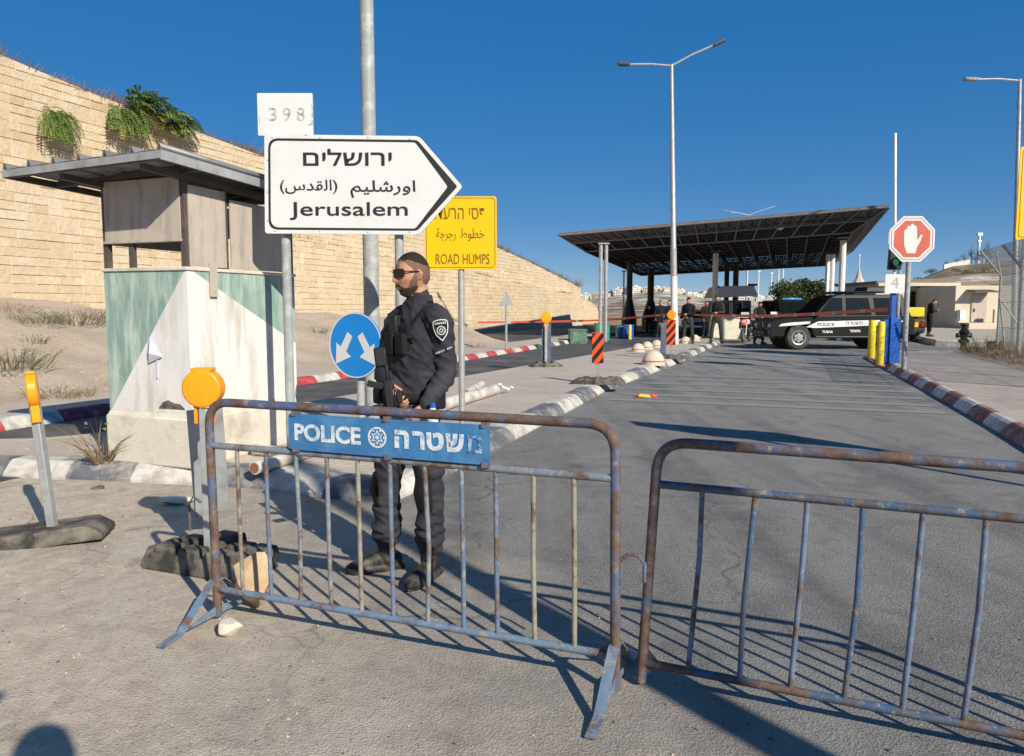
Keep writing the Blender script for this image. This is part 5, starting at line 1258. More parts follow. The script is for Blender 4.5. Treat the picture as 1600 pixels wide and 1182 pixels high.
for f in (.33, .66):
    pts = [top_(s / 20, 0) * (1 - f) + bot(s / 20, 0) * f for s in range(21)]; mb.tube([p for p in pts], .03, 5)
    for s0 in (0, 1):
        pts = [top_(s0, s / 20) * (1 - f) + bot(s0, s / 20) * f for s in range(21)]; mb.tube(pts, .03, 5)
for i in range(NS):
    for j in range(NT):
        m_ = top_((i + .5) / NS, (j + .5) / NT)
        for a, b in ((0, 0), (1, 1)): mb.tube([bot((i + a) / NS, (j + b) / NT), m_], .028, 4, cap=False)
mb.build('space_frame', M['canopy'], cn, smooth=40)
# lighter outer frame: sloping mesh band with rails and ribs
mb = MB(); ms = MB()
for f0 in (lambda s, g: top_(s, 0).lerp(bot(s, 0), g), lambda s, g: top_(0, s).lerp(bot(0, s), g), lambda s, g: top_(1, s).lerp(bot(1, s), g)):
    o_ = (f0(.5, 0) - f0(.5, 1)); o_.z = 0; o_ = o_.normalized() * .06
    for g in (.02, .5, 1.0): mb.tube([f0(s / 8, g) + o_ for s in range(9)], .034, 6)
    for s in range(0, 16): mb.tube([f0(s / 15, 0) + o_, f0(s / 15, 1) + o_], .030, 5)
    for s in range(15): mb.tube([f0(s / 15, .0) + o_, f0((s + .9) / 15, .5) + o_], .014, 4)
    if o_.y < -.04: ms.add([f0(s / 8, .03) for s in range(9)] + [f0(s / 8, .48) for s in range(9)], [(s, s + 1, s + 10, s + 9) for s in range(8)])
mb.build('edge_frame', M['truss'], cn, smooth=40); o = ms.build('edge_sheet', mat('grey_edge_sheet', (.10, .098, .10), .7, var=.2, scale=.6), cn, smooth=0); q_ = o.modifiers.new('t', 'SOLIDIFY'); q_.thickness = .02
def column(px, d, r, m_, top_z, skirt=None, twin=0):
    b = P(px, 500, d) - cb; mb = MB()
    for k in range(2 if twin else 1):
        dx = (k - .5) * twin if twin else 0; mb.tube([(b.x + dx, b.y, 0), (b.x + dx, b.y, top_z)], r, 12)
    mb.box((b.x, b.y, top_z + .02), (r * 3 + twin, r * 3, .05))
    o = mb.build('column', M[m_], cn)
    if skirt:
        mb = MB(); mb.lathe([(r * 2.6, 0), (r * 2.6, .9), (r * 1.15, 2.0)], (b.x, b.y, 0), 8); mb.build('impact_skirt', M['dark'], o, smooth=0)
column(942, 35, .085, 'galv', 4.4, twin=.24); column(983, 45, .17, 'canopy', 4.25, True); column(1016, 52, .22, 'canopy', 4.1, True); column(1116, 41, .15, 'white', 4.5)
column(1134, 51, .16, 'canopy', 4.4); column(1148, 49.5, .18, 'canopy', 4.4); column(1313, 36, .14, 'white', 4.75); column(1294, 44, .12, 'white', 4.6, twin=.28)
mb = MB(); q = P(1219, 356, 33.8) - cb; mb.lathe([(.05, .3), (.16, .2), (.17, .0), (.1, -.1)], q, 12); mb.build('dome_camera', M['white'], cn)

# ================================================================ VEHICLES
def arch(cx, r, zb, n=8): return [(cx + r * cos(pi * k / n), zb + r * sin(pi * k / n)) for k in range(n + 1)]
def wheel(par, x, y, r, wd, sgn):
    mb = MB(); mb.lathe([(r * .62, -wd / 2), (r * .9, -wd / 2), (r, -wd * .32), (r, wd * .32), (r * .9, wd / 2), (r * .62, wd / 2)], (x, y, r), 24, axis='Y'); t = mb.build('wheel', M['tyre'], par, smooth=40)
    mb = MB(); yy = y + sgn * wd * .5; mb.lathe([(r * .62, -.02), (r * .60, .012), (r * .50, -.004), (r * .2, .006), (r * .17, .03)] if sgn < 0 else [(r * .17, -.03), (r * .2, -.006), (r * .50, .004), (r * .60, -.012), (r * .62, .02)], (x, yy, r), 20, axis='Y')
    mb.build('rim', M['alloy'], t, smooth=40)
    mb = MB()
    for k in range(6):
        a = 2 * pi * k / 6; mb.lathe([(r * .09, -.004), (r * .09, .004)], (x + cos(a) * r * .38, yy + sgn * .012, r + sin(a) * r * .38), 8, axis='Y')
    mb.build('vent_holes', M['dark'], t)
def vehicle(name, label, cat, loc, rotz, L, Wd, H, paint, clear=.42, r=.4, belt=1.2, hood=1.05, fx=.6, rx=.62, wagon=True, group=None):
    t = thing(name, label, cat, loc, rotz, group); h = L / 2; ax = h * fx; az = r
    fwx, rwx = h * fx, -h * rx
    body = [(h * .985, clear), (h, hood * .72), (h * .97, hood * .95), (h * .9, hood), (h * .42, belt - .02), (-h * .97, belt), (-h, belt - .15), (-h * .99, clear + .08)]
    poly = body + [(rwx - r * 1.2, clear)] + arch(rwx, r * 1.22, clear)[::-1] + [(rwx + r * 1.22 + .02, clear)] + arch(fwx, r * 1.22, clear)[::-1]
    mb = MB(); n = len(poly)
    mb.ext([Vector((a, -Wd / 2, b)) for a, b in poly], (0, Wd, 0)); mb.build('body', M[paint], t, smooth=35, bevel=.035)
    ct = [(h * .42, belt - .03), (h * .16, H - .1), (h * .06, H), (-h * (.84 if wagon else .45), H), (-h * (.96 if wagon else .7), belt - .01)]
    w0, w1 = Wd / 2 - .03, Wd / 2 - .17
    wy = lambda z: w0 + (w1 - w0) * (z - belt) / (H - belt)
    mb = MB(); n = len(ct); mb.add([Vector((a, -wy(b), b)) for a, b in ct] + [Vector((a, wy(b), b)) for a, b in ct], [tuple(range(n)), tuple(range(2 * n - 1, n - 1, -1))] + [(i, n + i, n + (i + 1) % n, (i + 1) % n) for i in range(n)])
    mb.build('cabin', M[paint], t, smooth=30, bevel=.03)
    zt, zb_ = H - .12, belt + .05; lerp_x = lambda z: h * .42 + (h * .16 - h * .42) * (z - belt) / (H - .1 - belt)
    for s_ in (1, -1):
        for x0b, x1b, x0t, x1t in ((lerp_x(zb_) - .12, h * .0, lerp_x(zt) - .05, h * .0), (-h * .05, -h * .40, -h * .05, -h * .36), (-h * .46, -h * .82, -h * .43, -h * .78)):
            if not wagon and x0b < -h * .44: continue
            mb = MB(); q = [Vector((x0b, s_ * (wy(zb_) + .004), zb_)), Vector((x1b, s_ * (wy(zb_) + .004), zb_)), Vector((x1t, s_ * (wy(zt) + .004), zt)), Vector((x0t, s_ * (wy(zt) + .004), zt))]
            mb.ext(q, (0, s_ * .008, 0)); mb.build('window', M['glass'], t, smooth=0)
    mb = MB(); e = .012; mb.ext([Vector((lerp_x(zb_) + e, -wy(zb_) + .1, zb_)), Vector((lerp_x(zb_) + e, wy(zb_) - .1, zb_)), Vector((lerp_x(zt) + e, wy(zt) - .08, zt)), Vector((lerp_x(zt) + e, -wy(zt) + .08, zt))], (.01, 0, .004)); mb.build('windscreen', M['glass'], t, smooth=0)
    for s_ in (1, -1):
        for x in (fwx, rwx): wheel(t, x, s_ * (Wd / 2 - .13), r, .24, s_)
        mb = MB(); mb.box((h * .985, s_ * (Wd / 2 - .2), hood * .8), (.06, .3, .14)); mb.build('headlight', M['bottle'], t, bevel=.02)
        mb = MB(); mb.box((-h * .995, s_ * (Wd / 2 - .12), belt - .2), (.05, .14, .26)); mb.build('tail_light', M['red_lens'], t, bevel=.01)
        mb = MB(); mb.box((h * .36, s_ * (Wd / 2 + .09), belt + .1), (.10, .2, .17)); mb.build('mirror', M['dark'], t, bevel=.03)
    mb = MB(); mb.box((h * 1.0, 0, clear + .12), (.16, Wd * .97, .22)); mb.build('front_bumper', M['dark'], t, bevel=.04)
    mb = MB(); mb.box((-h * 1.0, 0, clear + .15), (.16, Wd * .97, .2)); mb.build('rear_bumper', M['dark'], t, bevel=.04)
    mb = MB(); mb.box((h * .992, 0, hood * .8), (.05, Wd * .5, .2)); mb.build('grille', M['dark'], t, bevel=.01)
    mb = MB(); mb.box((0, 0, clear - .02), (L * .9, Wd * .7, .12)); mb.build('underbody', M['dark'], t)
    return t, h, wy
tr0 = G(1318, 545); tr0 = Vector((tr0.x - .42, 29.2, 0))
tk, h, wy = vehicle('police_truck', 'dark green armoured police truck with white side stripe, parked across the road', 'truck', tr0, pi, 5.3, 1.95, 2.02, 'carblack', r=.45, clear=.5, belt=1.22, hood=1.1)
ys = 1.95 / 2 + .004
mb = MB()
mb.ext([Vector((a, ys, b)) for a, b in ((1.72, .90), (2.35, .86), (2.25, .95), (1.9, 1.0), (1.2, 1.04), (1.2, .96))][::-1], (0, .003, 0)); mb.ext([Vector((a, ys, b)) for a, b in ((1.35, .83), (1.0, .80), (-1.9, .93), (-2.25, 1.06), (-1.8, 1.10), (.9, 1.04))], (0, .003, 0))
mb.build('side_stripe', M['white'], tk, smooth=0)
lettering('POLICE', .62, .12, (.62, ys + .004, .925), M['sblack'], tk, xdir=(-1, 0, 0), offset=.02); lettering(he('משטרה'), .62, .12, (-.42, ys + .004, .975), M['sblack'], tk, xdir=(-1, 0, 0), offset=.01)
lettering('TUBAR', .40, .09, (.55, ys + .001, .66), M['white'], tk, xdir=(-1, 0, 0), offset=.03); lettering(he('משמר'), .40, .09, (-.45, ys + .001, .69), M['white'], tk, xdir=(-1, 0, 0), offset=.03)
mb = MB()
for x in (1.12, .05, -1.0): mb.ext([Vector((x, ys - .002, .56)), Vector((x + .012, ys - .002, .56)), Vector((x + .012, ys - .002, 1.2)), Vector((x, ys - .002, 1.2))], (0, .004, 0))
mb.build('door_seams', M['sblack'], tk, smooth=0)
mb = MB(); mb.box((-.9, 0, 2.12), (2.2, 1.3, .05)); mb.box((-1.5, 0, 2.22), (1.0, 1.1, .18), taper=.85); mb.box((-.1, 0, 2.08), (.9, 1.1, .07)); mb.build('roof_rack', M['dark'], tk, bevel=.03)
for x in (.45, -.75):
    mb = MB(); mb.box((x - .28, ys + .02, 1.06 + .03), (.16, .03, .035)); mb.build('door_handle', M['dark'], tk, bevel=.008)
mb = MB(); mb.tube([(1.0, ys + .06, .47), (-1.0, ys + .06, .47)], .045, 10); mb.build('side_step', M['dark'], tk)
mb = MB(); mb.box((2.74, 0, .62), (.10, 1.5, .16)); mb.tube([(2.78, -.6, .6), (2.80, -.5, 1.0), (2.80, .5, 1.0), (2.78, .6, .6)], .035, 8); mb.build('bull_bar', M['dark'], tk, bevel=.02)
mb = MB(); mb.tube([(2.0, .7, 1.15), (2.05, .74, 2.0)], .008, 5); mb.build('aerial', M['dark'], tk)
wc = P(1094, 500, 44); vehicle('parked_car', 'white car facing the camera behind the guards, mostly hidden', 'car', (wc.x, 44, 0), radians(-108), 4.2, 1.75, 1.45, 'carwhite', clear=.25, r=.31, belt=.92, hood=.85, wagon=False)
sv, h2_, _ = vehicle('parked_car', 'black off-road car with a blue roof light, behind the nose of the police truck', 'car', (P(1234, 500, 42).x, 42, 0), radians(-85), 4.4, 1.95, 1.95, 'carblack', clear=.4, r=.38, belt=1.15, hood=1.02)
mb = MB(); mb.box((.1, 0, 2.02), (.25, 1.1, .12)); mb.build('light_bar', M['blue_lens'], sv, bevel=.03)
yv, h3, _ = vehicle('parked_car', 'dark pickup with yellow rear box and yellow plate beside the phone user', 'car', (P(1421, 500, 34).x, 36, 0), radians(82), 4.2, 1.8, 1.35, 'carblack', clear=.4, r=.36, belt=1.05, hood=1.0, wagon=False)
mb = MB(); mb.box((-1.4, 0, 1.35), (1.3, 1.75, .42)); mb.build('rear_box', M['ybol'], yv, bevel=.05)
mb = MB(); mb.box((-2.14, -.35, .80), (.02, .5, .22)); mb.build('number_plate', M['syellow'], yv)
def motorcycle(label, px, py, rotz, paint):
    b = G(px, py); t = thing('motorcycle', label, 'motorcycle', b, rotz)
    for x in (.7, -.7):
        mb = MB(); mb.tube([(x + .27 * cos(2 * pi * k / 24), 0, .33 + .27 * sin(2 * pi * k / 24)) for k in range(24)], .06, 8, closed=True); w_ = mb.build('wheel', M['tyre'], t)
        mb = MB(); mb.lathe([(.2, -.01), (.2, .01)], (x, 0, .33), 16, axis='Y'); mb.build('rim', M['alloy'], w_)
    mb = MB(); mb.box((-.05, 0, .48), (.5, .34, .36)); mb.build('engine', M['dark'], t, bevel=.04)
    mb = MB(); loft(mb, [(.38, 0, .86), (.15, 0, .92), (-.15, 0, .86)], [(.13, .1), (.17, .13), (.12, .09)], (0, 1, 0)); mb.build('tank', M[paint], t)
    mb = MB(); loft(mb, [(-.1, 0, .84), (-.5, 0, .86), (-.85, 0, .95)], [(.12, .06), (.15, .06), (.1, .05)], (0, 1, 0)); mb.build('seat', M['dark'], t)
    for s_ in (1, -1):
        mb = MB(); mb.tube([(.72, s_ * .11, .33), (.5, s_ * .11, 1.0)], .028, 8); mb.build('fork', M['alloy'], t)
    mb = MB(); mb.tube([(.35, .42, 1.1), (.48, .2, 1.06), (.5, 0, 1.04), (.48, -.2, 1.06), (.35, -.42, 1.1)], .018, 8); mb.build('handlebar', M['dark'], t)
    mb = MB(); loft(mb, [(.55, 0, 1.0), (.66, 0, .92), (.7, 0, .8)], [(.12, .05), (.17, .08), (.12, .06)], (0, 1, 0)); mb.build('front_fairing', M['orangered'], t)
    mb = MB(); mb.box((.72, 0, .93), (.06, .18, .12)); mb.build('headlight', M['bottle'], t, bevel=.02)
    mb = MB(); mb.box((.50, 0, 1.22), (.03, .34, .28), (0, -.5, 0)); mb.build('windshield', M['bottle'], t, bevel=.01)
    for s_ in (1, -1):
        mb = MB(); mb.box((-.62, s_ * .33, .75), (.42, .2, .34)); mb.build('pannier', M[paint] if s_ > 0 else M['dark'], t, bevel=.03)
    mb = MB(); mb.tube([(.0, .14, .35), (-.7, .2, .42)], .045, 8); mb.build('exhaust', M['alloy'], t)
motorcycle('white and orange motorcycle parked at the kerb end beside the kiosk', 1166, 535, radians(-118), 'carwhite'); motorcycle('motorcycle with bright orange panels behind the guard on the road', 1199, 530, radians(-75), 'orangered')

# ================================================================ CHECKPOINT FURNITURE
kd = 44; kb_ = P(1148, 500, kd); kz = lambda y: CAMH + (482 - y) * kd / FPX; kx = lambda px: (px - 800) / FPX * kd - kb_.x
t = thing('kiosk', 'grey guard kiosk with a pale sloping roof under the canopy', 'kiosk', (kb_.x, kd, 0))
mb = MB(); mb.box(((kx(1121) + kx(1172)) / 2, 1.2, kz(470) / 2), (kx(1172) - kx(1121), 2.4, kz(470))); mb.build('walls', mat('grey_cladding', (.17, .18, .18), .6), t, bevel=.02)
for a, b in ((1124, 1139), (1142, 1158)):
    mb = MB(); mb.box(((kx(a) + kx(b)) / 2, -.01, (kz(474) + kz(492)) / 2), (kx(b) - kx(a), .05, kz(474) - kz(492))); w_ = mb.build('window', M['glass'], t); mb = MB()
    for s_ in (0, 1): mb.box((kx(a) if s_ == 0 else kx(b), -.02, (kz(474) + kz(492)) / 2), (.06, .05, kz(473) - kz(493)))
    mb.build('frame', M['white'], w_)
mb = MB(); x0, x1 = kx(1113), kx(1178); mb.ext([Vector((x0 + .1, -.5, kz(466))), Vector((x1, -.5, kz(463))), Vector((x1 - .15, -.2, kz(447))), Vector((x0 + .5, -.2, kz(448)))], (0, 3.2, 0)); mb.build('roof', M['white'], t, smooth=0)
mb = MB(); mb.box((x1 - .25, -.25, kz(446)), (.5, .12, .12)); mb.box((x0 + .1, -.25, kz(449)), (.3, .12, .12)); mb.build('floodlight', M['dark'], t)
b = G(1133, 531); mb = MB(); s_ = b.y / FPX
mb.ext([Vector((-.75, 0, 0)), Vector((.6, 0, 0)), Vector((.75, 0, .35)), Vector((.7, 0, 1.15)), Vector((-.7, 0, 1.2))], (0, .7, 0)); o = mb.build('concrete_block', M['concrete'], smooth=0, bevel=.04); o.location = b; tag(o, 'pale chipped concrete block standing on the road end of the island', 'concrete block')
def dome(px, py, wpx, label):
    b = G(px, py, IZ); r = wpx / 2 * b.y / FPX; mb = MB(); pr = [(r, 0), (r, .03)] + [(r * cos(a), .03 + r * 1.18 * sin(a)) for a in [radians(q) for q in range(10, 90, 10)]] + [(.02, .03 + r * 1.18)]
    t = thing('dome_bollard', label, 'bollard', (b.x, b.y, IZ - .01), 0, 'concrete dome bollards on the island'); mb.lathe(pr, seg=28); mb.build('dome', M['dome'], t, smooth=50)
    mb = MB(); mb.lathe([(r * .985, .05 + r * .12), (r * .998 , .05 + r * .13), (r * .985, .05 + r * .22), (r * .96, .05 + r * .23)], seg=28); mb.build('band', M['kred'], t)
dome(1021, 570, 36, 'largest cream dome bollard, in front of the three others'); dome(997, 550, 21, 'cream dome bollard at the left of the row of three'); dome(1011, 546, 19, 'cream dome bollard in the middle of the row of three'); dome(1026, 543.5, 19, 'cream dome bollard at the right of the row of three')
dome(1071, 537, 17, 'cream dome bollard partly behind the legs of the guard by the lamp pole'); dome(1086, 533, 15, 'farthest cream dome bollard, behind the guards')
def crate(name, label, cat, px, py, wpx, hpx, m_, z=0.0, dep=.7, rz=0.0):
    b = G(px, py, z); s_ = b.y / FPX; mb = MB(); w_, h_ = wpx * s_, hpx * s_; mb.box((0, dep / 2, h_ / 2), (w_, dep, h_)); mb.box((0, dep / 2, h_ + .03), (w_ + .06, dep + .06, .06)); mb.box((0, -.012, h_ * .5), (w_ * .8, .03, h_ * .75))
    o = mb.build(name, M[m_], smooth=0, bevel=.015); o.location = (b.x, b.y, z); o.rotation_euler = (0, 0, rz); return tag(o, label, cat)
crate('dumpster', 'mottled green skip at the far edge of the side lane', 'skip', 904, 537.5, 26, 20, 'mottle', 0, 1.2)
crate('barrier_box', 'bright green steel box at the foot of the left canopy column', 'box', 942, 532, 21, 25, 'green', 0, .7)
crate('barrier_box', 'dark blue steel box left of the dark canopy column', 'box', 971, 529, 12, 17, 'plate', 0, .8); crate('barrier_box', 'blue steel box with a yellow stripe edge by the dark canopy column', 'box', 983, 530, 14, 20, 'blue', 0, .6)
def bollard(px, py, top, label, wpx=11):
    b = G(px, py, .15); s_ = b.y / FPX; r = wpx / 2 * s_; h_ = (py - top) * s_; mb = MB(); mb.lathe([(r, 0), (r, h_ - .04), (r * .8, h_), (r * .2, h_ + .01)], seg=18); t = thing('bollard', label, 'bollard', b, 0, 'yellow steel bollards'); mb.build('post', M['ybol'], t, smooth=40)
    mb = MB(); mb.lathe([(r * 1.5, 0), (r * 1.45, .03)], seg=18); mb.build('base_ring', M['kredf'], t)
bollard(1361, 561, 501, 'yellow steel bollard farther from the camera, left of the blue box'); bollard(1374.5, 572, 503, 'yellow steel bollard nearest the camera, touching the blue box')
bollard(984, 531, 508, 'thin yellow bollard in front of the blue box by the canopy', 5)
# gate post: blue box, tall white mast, signal, number plate
gb = G(1391, 567, .15); s_ = gb.y / FPX; gz = lambda y: (567 - y) * s_
t = thing('barrier_gate_post', 'blue gate box with a tall raised white barrier arm', 'gate post', gb)
mb = MB(); mb.box((.06, .14, gz(497) / 2), (.34, .30, gz(497))); mb.box((-.15, .10, gz(500) / 2), (.12, .2, gz(500))); mb.build('drive_box', M['blue'], t, bevel=.012)
mb = MB(); mb.box((-.0, 0, (gz(590) * 0 + gz(455)) / 2), (.12, .12, gz(455))); mb.build('lower_arm', M['blue'], t, bevel=.008)
mb = MB(); mb.tube([(.03, .02, gz(497)), (-.02, .02, gz(360)), (-.12, .02, gz(216))], .036, 8); mb.build('raised_arm', M['white'], t, bevel=.01)
tl_b = gb + Vector((-.02, -.10, 0)); t = thing('traffic_signal', 'black signal head with a dull green lamp mounted behind the stop sign', 'traffic light', tl_b)
mb = MB(); mb.ext(xz([(-.17, gz(423)), (.15, gz(423)), (.17, gz(398)), (.13, gz(360)), (-.13, gz(360))], 0, 0, 0), (0, .12, 0)); mb.build('housing', M['dark'], t, bevel=.02)
mb = MB(); mb.lathe([(.105, 0), (.10, .02), (.05, .035)], (0, 0, gz(411)), 20, axis='Y'); mb.build('lens', M['green_lens'], t)
mb = MB(); c_ = Vector((0, 0, gz(411))); mb.ring([c_ + Vector((.125 * cos(a), 0, .125 * sin(a))) for a in [2 * pi * k / 20 for k in range(20)]], [c_ + Vector((.11 * cos(a), 0, .11 * sin(a))) for a in [2 * pi * k / 20 for k in range(20)]], (0, -.1, 0)); mb.build('visor', M['dark'], t)
w_ = 31 * s_; t = thing('number_sign', 'small white square plate with grey number 4 on the gate post', 'sign', gb + Vector((-.03, -.13, gz(459))))
mb = MB(); mb.ext(xz(rrect(w_, 29 * s_, .04), 0, 0, 14.5 * s_), (0, .02, 0)); mb.build('plate', M['swhite'], t, smooth=40)
lettering('4', 13 * s_, 17 * s_, (-.01, -.0015, 16 * s_), mat('grey_digit', (.36, .36, .36), .6), t)
# stop sign with the hand
sb = G(1412, 578, .15); s_ = sb.y / FPX; t = thing('stop_sign', 'octagonal faded red stop sign with a raised white hand', 'stop sign', sb); zc = (578 - 376) * s_; Rr = 37.5 * s_; ox = 1.5 * s_
octo = lambda r: [(r * cos(radians(22.5 + 45 * k)), r * sin(radians(22.5 + 45 * k))) for k in range(8)]
mb = MB(); mb.ext(xz(octo(Rr), -.06, ox, zc), (0, .02, 0)); mb.build('octagon', M['swhite'], t, smooth=0)
mb = MB(); mb.ring(xz(octo(Rr * .925), -.063, ox, zc), xz(octo(Rr * .895), -.063, ox, zc), (0, .003, 0)); mb.build('rim_line', M['sred'], t, smooth=0)
mb = MB(); mb.ext(xz(octo(Rr * .80), -.064, ox, zc), (0, .003, 0)); mb.build('red_field', M['sred'], t, smooth=0)
hand = [(-.20, -.58), (-.32, -.25), (-.34, .10), (-.335, .34), (-.29, .40), (-.24, .36), (-.235, .40), (-.225, .50), (-.16, .55), (-.10, .50), (-.09, .56), (-.03, .62), (.03, .60), (.06, .54), (.10, .55), (.16, .51), (.175, .44), (.19, .15), (.20, -.02), (.26, .03), (.33, .16), (.39, .19), (.42, .14), (.37, .0), (.30, -.18), (.20, -.34), (.16, -.58)]
mb = MB(); mb.ext(xz([(a * Rr, b * Rr) for a, b in rpoly(hand, .012, 2)], -.067, ox, zc), (0, .003, 0)); mb.build('hand_symbol', M['swhite'], t, smooth=0)
mb = MB(); mb.tube([(0, 0, 0), (0, 0, zc + Rr * .7)], .055, 14); mb.build('post', M['poleg'], t)
# second stop sign turned the other way, behind
q = P(1404, 372, 21) ; t = thing('stop_sign', 'sliver of a second octagonal sign showing behind the left edge of the stop sign', 'stop sign', (q.x + .1, 21, .15)); z_ = q.z - .15
mb = MB(); mb.ext(xz(octo(.4), 0, 0, z_), (0, .02, 0)); mb.build('octagon', M['swhite'], t, smooth=0); mb = MB(); mb.ring(xz(octo(.37), -.003, 0, z_), xz(octo(.35), -.003, 0, z_), (0, .003, 0)); mb.build('rim_line', M['sred'], t, smooth=0); mb = MB(); mb.tube([(0, .05, 0), (0, .05, z_)], .04, 10); mb.build('post', M['poleg'], t)
# lamp poles
def lamp_pole(label, px, py, ytop, r0, r1, arms, z=IZ, d=None, white=False):
    b = G(px, py, z) if d is None else Vector((P(px, 482, d).x, d, z)); s_ = b.y / FPX; h_ = P(px, ytop, b.y).z - z; t = thing('street_lamp', label, 'street lamp', (b.x, b.y, z), 0, 'street lamps along the road'); t.rotation_euler = (0, -.03 if white else (-.035 if px > 1500 else 0), 0)
    mb = MB(); mb.tube([(0, 0, 0), (0, 0, h_ * .35), (0, 0, h_ * .352), (0, 0, h_)], [r0, r0 * .95, r0 * .85, r1], 14); p_ = mb.build('pole', M['galv'], t)
    if white: mb = MB(); mb.lathe([(r0 * 1.25, 0), (r0 * 1.25, 1.0), (r0 * 1.05, 1.05), (r0 * 1.03, 2.6)], seg=14); mb.build('painted_sleeve', M['cwhite'], t)
    for dx, dz in arms:
        dx *= s_; dz *= s_; e = Vector((dx, 0, h_ + dz)); st = Vector((0, 0, h_ - .05)); mb = MB(); mb.tube([st, st * .55 + e * .45 + Vector((0, 0, .04)), e], r1 * .6, 8); mb.build('arm', M['galv'], t)
        dd_ = (e - st).normalized(); mb = MB(); L_ = max(.5, 16 * s_); mt = Vector((1, 0, 0)).rotation_difference(dd_).to_matrix(); mb.box(e + dd_ * L_ * .2, (L_, .26, .09), mt, taper=.8); mb.build('lamp_head', M['poleg'] if not white else M['darksteel'], t, bevel=.02)
lamp_pole('tall double-armed lamp pole with whitened base on the island end', 1054, 538, 101, .125, .07, [(-68, 2), (68, 28)], white=True)
lamp_pole('lamp pole behind the yellow sign at the right edge', 1587, 500, 124, .10, .06, [(-70, 2)], z=.15, d=27)
lamp_pole('distant double-armed lamp rising over the canopy', 1166, 500, 336, .14, .09, [(-32, 5), (30, 10)], z=0, d=95)
for px, yt, lab in ((1184, 425, 'thin far pole nearest the kiosk roof'), (1204, 428, 'thin far white pole left of the pair under the canopy'), (1215, 420, 'thin far white pole, left of the closest pair'), (1222, 420, 'thin far white pole, right of the closest pair'), (974, 425, 'thin grey pole beside the first dark canopy column')):
    d = 70 if px > 1000 else 50; b = P(px, 482, d); mb = MB(); mb.tube([(0, 0, 0), (0, 0, CAMH + (482 - yt) * d / FPX)], .06 if px > 1000 else .06, 8); mb.box((0, 0, CAMH + (482 - yt) * d / FPX), (.25, .2, .12)); o = mb.build('pole', M['white']); o.location = (b.x, d, 0); tag(o, lab, 'pole', 'thin poles beyond the canopy')
# red-and-white tape
mb = MB(); tp = [P(742, 504, 38), P(850, 503, 37), P(942, 500.5, 36), P(1000, 495.5, 34), P(1052, 491.5, 32.3), P(1110, 493, 30), P(1180, 494, 26), P(1240, 492.5, 23), P(1300, 489.5, 21), P(1386, 484, 18.6)]
tp, _ = smooth_path(tp, [.04] * len(tp), 14)
hw = lambda i: .045
for i in range(len(tp) - 1):
    a, b = tp[i], tp[i + 1]; up_ = Vector((0, 0, 1)); n_ = (b - a).cross(up_).normalized() * .003
    mb.ext([a - up_ * hw(i), b - up_ * hw(i), b + up_ * hw(i), a + up_ * hw(i)], n_, 1 if i % 7 == 0 else 0)
o = mb.build('barrier_tape', [M['tapered'], M['kwhite']], smooth=0); tag(o, 'long red tape stretched across the road from lamp pole to gate post', 'tape')
# warning triangle seen from behind
wb_ = G(791, 546, IZ); s_ = wb_.y / FPX; t = thing('warning_sign', 'grey back of a triangular warning sign on a thin post by the side lane', 'sign', wb_)
z0_, z1_ = (546 - 478) * s_, (546 - 455) * s_; hw_ = 11.5 * s_; mb = MB(); mb.ext(xz(rpoly([(-hw_, z0_), (hw_, z0_), (0, z1_)], .04), -.04), (0, .02, 0)); mb.build('triangle', M['galv'], t, smooth=40); mb = MB(); mb.tube([(0, 0, 0), (0, 0, z1_ - .1)], .04, 10); mb.build('post', M['galv'], t)
# big yellow sign at the right edge
yb = Vector((P(1600, 482, 20).x, 20, .15)); s_ = 20 / FPX; t = thing('yellow_sign', 'large blank yellow sign cut off by the right edge of the photo', 'sign', yb)
z0_, z1_ = CAMH + (482 - 377) * s_ - .15, CAMH + (482 - 237) * s_ - .15; x0 = -22 * s_; ww = 1.75; mb = MB(); mb.ext(xz(rrect(ww, z1_ - z0_, .06), -.06, x0 + ww / 2, (z0_ + z1_) / 2), (0, .025, 0)); mb.build('sign_board', M['syellow'], t, smooth=40)
mb = MB(); mb.ring(xz(rrect(ww - .12, z1_ - z0_ - .12, .07), -.064, x0 + ww / 2, (z0_ + z1_) / 2), xz(rrect(ww - .16, z1_ - z0_ - .16, .06), -.064, x0 + ww / 2, (z0_ + z1_) / 2), (0, .003, 0)); mb.build('border', M['sbrown'], t, smooth=0)
for x in (-.09, 1.0): mb = MB(); mb.tube([(x, 0, 0), (x, 0, z1_ - .1)], .05, 12); mb.build('post', M['galv'], t)
# hydrant
hb = G(1505, 549, .15); t = thing('hydrant', 'dark valve hydrant standing on the brick pavement near the fence', 'hydrant', hb); s_ = hb.y / FPX; H_ = 43 * s_
mb = MB(); mb.lathe([(.14, 0), (.14, .03), (.09, .05), (.09, H_ * .28), (.16, H_ * .33), (.16, H_ * .40), (.10, H_ * .45), (.11, H_ * .62), (.15, H_ * .66), (.15, H_ * .74), (.09, H_ * .8), (.08, H_ * .92), (.12, H_ * .95), (.10, H_)], seg=14); mb.build('body', M['dark'], t, smooth=40)
for s2 in (-1, 1): mb = MB(); mb.lathe([(.06, 0), (.06, .10), (.08, .10), (.08, .14)] if s2 > 0 else [(.08, -.14), (.08, -.10), (.06, -.10), (.06, 0)], (s2 * .09, 0, H_ * .57), 10, axis='X'); mb.build('outlet', M['dark'], t)
